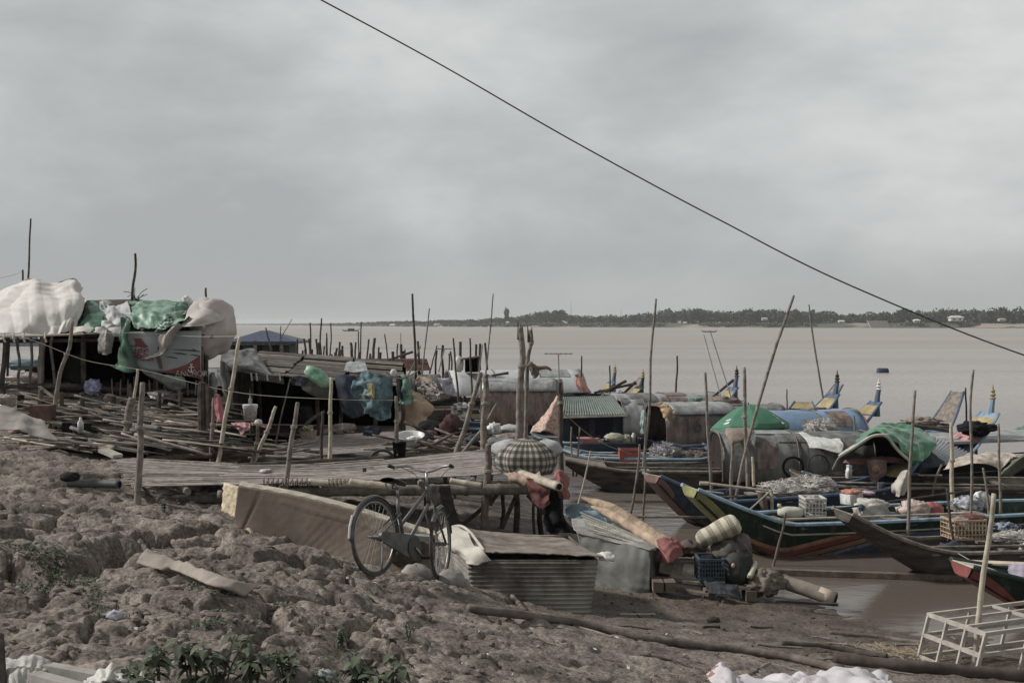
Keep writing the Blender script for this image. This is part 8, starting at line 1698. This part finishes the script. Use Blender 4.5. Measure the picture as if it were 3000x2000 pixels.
# extra stilts under the banner hut
for k, (px, t, b) in enumerate([(165,1150,1230),(200,1155,1235),(310,1150,1225),(345,1120,1230),(378,1125,1240),(410,1130,1235),(435,1120,1230),(480,1130,1240),(520,1128,1250),(560,1130,1260),(585,1160,1330),(598,1160,1335),(612,1165,1325),(575,1165,1300)]):
    dd = 22.7+.5*(k%4); p0 = gz(px, b); a = W(px+R.uniform(-4, 4), t, dd); g = Vector((a.x+R.uniform(-.05, .05), a.y, Hs(a.x, a.y)-.2)); m = MB(); m.tube(crook([g, a], 6, .015, R), R.uniform(.018, .04), 7); m.build('stilt', R.choice([wood_dark, wood_brown, wood_grey]), hut)
for k in range(12):
    px = 330+k*22; m = MB(); m.tube([W(px, 1158, 22.9), W(px+R.uniform(-4,4), 1108+R.uniform(-8, 10), 22.9)], .014, 5); m.build('rail_stick', wood_grey, hut)
for k, (px, t, b, w, mt) in enumerate([(592,1120,1345,24,wood_dark),(607,1125,1338,14,wood_brown),(620,1140,1335,16,wood_dark),(240,1150,1262,14,wood_dark),(330,1160,1270,18,wood_dark),(345,1165,1300,12,wood_brown),(468,1150,1290,12,wood_dark),(530,1150,1310,12,wood_dark),(180,1150,1240,14,wood_dark),(120,1140,1250,16,wood_brown)]):
    dd = 20.6 if px > 580 else 21.9; a = W(px, t, dd); g = Vector((a.x+R.uniform(-.04, .04), dd, Hs(a.x, dd)-.25)); m = MB(); m.tube(crook([g, a], 7, .012, R), w*pm(dd)/2, 8, jit=.05); m.build('stilt', mt, hut)
# dark boards added to stand in for the deep shade behind the stilts
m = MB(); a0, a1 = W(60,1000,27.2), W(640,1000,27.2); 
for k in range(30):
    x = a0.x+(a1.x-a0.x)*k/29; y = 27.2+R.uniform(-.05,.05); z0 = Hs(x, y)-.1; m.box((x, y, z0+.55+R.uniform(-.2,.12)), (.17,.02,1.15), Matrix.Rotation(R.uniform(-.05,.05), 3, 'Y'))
m.build('shade_boards', M('hut_back', (.03,.026,.022)), None, 'added dark boards standing in for the shade behind the stilts', 'screen')

# ------------------------------------------------------------------ gear on the boats
boats = [(b2,'weathered grey boat'),(b3,'striped boat'),(b4,'blue boat with the long net'),(b5,'dark flat-bowed houseboat'),(b6,'small light blue boat'),(b7,'houseboat with the green roof'),(b8,'number 16 houseboat'),(b9,'flat grey roofed houseboat'),(b10,'silver-topped houseboat'),(b11,'white-roofed houseboat'),(b12,'blue-roofed houseboat'),(b13,'green-awning houseboat'),(b14,'plank-roofed houseboat'),(b16,'gold-tipped boat')]+[(b, n) for b, n in zip(bt, ('green-sterned boat','boat left of the umbrella','yellow-panelled boat','pink-panelled boat'))]
cl = [('bucket',WHITE),('tub',lambda: paint('teal', (.06,.12,.13))),('sack',sackm),('bundle',dark_blue_cloth),('sack',net_g),('basket',wood_brown),('bundle',dred)]
for k, (b, nm) in enumerate(boats):
    zk, zs, w = b.prof(.5)
    m = MB(); m.tube(crook([b.L_(.12, w*.5, zs+.06), b.L_(.12+min(.55, 3.4/b.L), w*.65, zs+.03)], 10, .006, R), .018, 6); m.build('punt_pole', R.choice([bamboo_l, bamboo_d]), None, 'punting pole lying along the side of the '+nm, 'pole', 'punting poles lying on the boats')
    m = MB(); m.tube(crook([b.L_(.3, -w*.4, zs+.05), b.L_(min(.9, .3+3/b.L), -w*.7, zs+.25)], 10, .006, R), .016, 6); m.build('oar', wood_dark, None, 'dark oar resting on the far side of the '+nm, 'oar', 'oars on the boats')
    used = set()
    for q in range(5):
        t = R.uniform(.12, .9); kd, mt = cl[(k+q*3) % 7]
        if kd in used: continue
        used.add(kd); z = .12; y = R.uniform(-.45, .3)*w; c = b.L_(t, y, z); r = R.uniform(.12, .2); m = MB()
        if kd in ('bucket', 'tub', 'basket'): m.lathe([(0,0),(r*.7,0),(r*.95,r*1.5),(r*1.02,r*1.52),(r*.9,r*1.5),(r*.65,.02),(0,.02)], c, 16)
        else: m.blob(c+Vector((0,0,r*.9)), (r*1.5, r, r*1.1), .3, 2.4, k*7+q)
        m.build(kd, mt, None, '%s %s aboard the %s' % ({'bucket':'open white','tub':'dark teal','sack':'pale bulging','bundle':'dark cloth','basket':'brown wicker'}[kd], kd, nm), kd, smooth=True)
# more weathered stakes far left between the old boats
for k in range(46):
    px = R.choice([R.uniform(860, 1130), R.uniform(900, 1000), R.uniform(1150, 1440)]); d = R.uniform(40, 66); top = R.uniform(985, 1040); m = MB(); a = W(px, top, d); g = Vector((a.x+R.uniform(-.3, .3), a.y, -.2))
    m.tube(crook([g, a], 6, .03, R), R.uniform(.03, .06), 6); m.build('stake', wood_dark, None, 'short dark stake in the crowd of stakes among the old boats', 'pole', 'short dark stakes among the old boats')

# driftwood and straw on the lower shore
rs = random.Random(31)
for k in range(26):
    px, py = rs.uniform(1450, 2650), rs.uniform(1800, 1985); 
    if px < 1750 and py < 1830: continue
    g = G(px, py, .01); a = rs.gauss(-.2, .5); ln = rs.uniform(.12, .7); d = Vector((math.cos(a), math.sin(a), 0)); m = MB(); m.tube([Vector((g.x+d.x*ln*q, g.y+d.y*ln*q, Hs(g.x+d.x*ln*q, g.y+d.y*ln*q)+.008)) for q in (-.5,-.2,.2,.5)], rs.uniform(.005, .014), 5)
    m.build('driftwood_stick', rs.choice([wood_dark, wood_grey, tr]), None, 'small stick of driftwood on the wet lower shore', 'stick', 'driftwood sticks on the lower shore')
m = MB()
for k in range(260):
    px, py = rs.gauss(2650, 60), rs.gauss(1925, 14); g = Wz(px, py, .12); g.z = Hs(g.x, g.y)+.015; a = rs.uniform(0, 6.28); m.beam(g, g+Vector((math.cos(a)*.1, math.sin(a)*.1, rs.uniform(-.01, .03))), .004, .003)
m.build('straw', lambda: M('straw', (.38,.30,.19), .9, .3, 20), None, 'scattered straw on the mud left of the wooden cage', None, kind='stuff')
# gear lying on the middle-row roofs
for k, (px, py, d, r, mt, lab) in enumerate([(2115,1180,32,(.5,.3,.16),net_b,'brown net tangle on the roof behind the umbrella'),(2060,1178,33.5,(.4,.25,.12),green_t,'green tarpaulin scrap on the roof left of the umbrella'),(1700,1160,36.5,(.6,.3,.1),black_m,'black cloth tangle on the edge of the brown barrel cabin'),
        (1270,1160,38,(.5,.3,.14),net_b,'brown tangle under the left end of the white roof'),(1120,1100,43,(.6,.4,.16),net_g,'grey tangle on the rust-red cabin deck'),(2860,1255,25,(.35,.3,.14),black_m,'black engine-like bundle by the whitish pole'),(2700,1235,27,(.4,.3,.1),net_b,'brown bundle on the plank roof')]):
    m = MB(); m.blob(W(px, py, d), r, .45, 3, k+31, nu=32, nv=20); m.build('tangle', mt, None, lab, 'bundle', smooth=True)
for k, (x0, y0_, x1, y1_, d, lab) in enumerate([(1720,1175,1835,1115,37,'dark oar pointing up right behind the green tin roof'),(1740,1150,1865,1122,38,'thick dark oar blade beside the blue stern'),(1800,1180,1862,1118,37,'thin oar before the green stern post'),(2085,1165,2150,1112,34,'oar leaning on the blue stern left of the umbrella'),
        (2640,1240,2785,1262,25,'black boat-hook lying over the plank roof'),(2660,1255,2780,1252,25.4,'second black pole lying over the plank roof'),(2300,1205,2420,1198,30,'thin oar lying behind the blue roof'),(1090,1070,1210,1030,42,'oar above the rust-red cabin'),(1440,1100,1490,1092,38,'short oar tip above the white roof')]):
    m = MB(); m.tube([W(x0,y0_,d), W(x1,y1_,d)], [.03, .045], 6); m.build('oar', wood_dark, None, lab, 'oar')

for k, (px, py, d, w, h, mt, lab) in enumerate([(655,1195,22.6,26,60,wood_brown,'brown rag hanging in the gap between the two huts'),(585,1195,22.3,18,50,grey_net,'grey strip hanging by the right post of the banner hut'),(1075,1150,24.6,40,70,dark_blue_cloth,'slate shirt-like cloth hanging left of the pale blue net'),
        (895,1215,25.4,40,44,black_m,'black rag hanging in the opening of the board hut'),(1010,1255,24.3,60,26,net_b,'brown rags heaped at the edge of the second deck'),(1090,1262,24,50,24,dark_blue_cloth,'slate cloth lying at the rear edge of the second deck')]):
    sheet('cloth', ctl([[(px-w/2,py-h/2,d),(px,py-h/2-3,d-.05),(px+w/2,py-h/2,d)],[(px-w/2-3,py,d),(px+2,py+2,d-.1),(px+w/2+2,py,d)],[(px-w/2,py+h/2,d),(px,py+h/2+4,d-.05),(px+w/2-3,py+h/2-2,d)]]), mt, lab, 'cloth', amp=.06, seed=120+k, rag=.7)

R = random.Random(404)
for k in range(24):
    px = R.uniform(1180, 1420); py = R.uniform(1278, 1322); d = 20.6+(1322-py)*.07; c = W(px, py, d); ln = R.uniform(.4, 1.5); a = math.radians(R.gauss(-5, 25)); ti = math.radians(R.gauss(0, 12)); w = R.uniform(.012, .032)
    dr = Vector((math.cos(a)*math.cos(ti), math.sin(a)*math.cos(ti), math.sin(ti))); m = MB(); m.tube(crook([c-dr*ln/2, c+dr*ln/2], 6, w*.3, R), w, 7, jit=.06); m.build('scrap_pole', R.choice([wood_grey, bamboo_d, wood_brown, wood_dark]), None, 'loose pole in the clutter behind the right end of the large deck', 'pole', 'poles cluttering the right rear of the deck', smooth=True)
for k, (px, py, d, r, mt, lab) in enumerate([(1262,1296,22.6,(.22,.2,.12),black_m,'black bundle on the right edge of the second deck'),(1300,1300,22.4,(.2,.18,.1),net_b,'brown net ball right of the black bundle on the second deck'),(1408,1290,22.5,(.28,.2,.12),dark_blue_cloth,'slate bundle behind the stout upright bamboo'),
        (1460,1300,21.8,(.3,.2,.1),grey_net,'grey cloth bundle behind the chequered bundle at the left'),(1380,1270,24.5,(.3,.2,.1),black_m,'black tarpaulin folded on the teal tub boat'),(1498,1285,23,(.3,.2,.1),net_b,'brown net bundle between the rotten posts and the sarong')]):
    m = MB(); m.blob(W(px, py, d), r, .4, 3, k+61, nu=30, nv=18); m.build('bundle', mt, None, lab, 'bundle', smooth=True)

# dry twigs on the green roof
rt = random.Random(5); m = MB(); g = W(400,885,24.5)
for k in range(9):
    a = rt.uniform(.2, 2.9); ln = rt.uniform(.12, .36); m.tube(curve([g, g+Vector((math.cos(a)*ln*.4, 0, ln*.5)), g+Vector((math.cos(a)*ln+rt.uniform(-.08,.08), .05, ln*rt.uniform(.3, 1)))], 7), .007, 4)
m.build('dry_twigs', wood_dark, None, 'curled dry twigs standing on the green tarpaulin roof beside the black pole', 'twigs')
# small goods on the big platform
m = MB(); m.blob(Wz(780,1380,1.30), (.10,.06,.03), .3, 3, 4); m.build('rag', WHITE, None, 'scrap of pale rag lying on the large bamboo platform', 'rag', smooth=True)
m = MB(); m.box(Wz(1068,1376,1.30), (.05,.04,.05)); m.build('wood_chip', wood_dark, None, 'tiny dark wood block on the large bamboo platform', 'block')

# ------------------------------------------------------------------ river haze
m = MB(); m.add([(x, y, z) for x in (-5200, 5200) for y in (-60, 9600) for z in (-4, 32)], [(0,1,3,2),(4,6,7,5),(0,4,5,1),(2,3,7,6),(0,2,6,4),(1,5,7,3)])
hm = bpy.data.materials.new('haze'); hm.use_nodes = True; t = hm.node_tree; t.nodes.clear(); o = t.nodes.new('ShaderNodeOutputMaterial'); v = t.nodes.new('ShaderNodeVolumePrincipled')
v.inputs['Color'].default_value = (.80,.83,.84,1); v.inputs['Density'].default_value = .00013; v.inputs['Anisotropy'].default_value = .1; t.links.new(v.outputs[0], o.inputs['Volume'])
m.build('haze', hm, None, 'thin grey river haze', None, kind='stuff', org=Vector((0,0,0)))
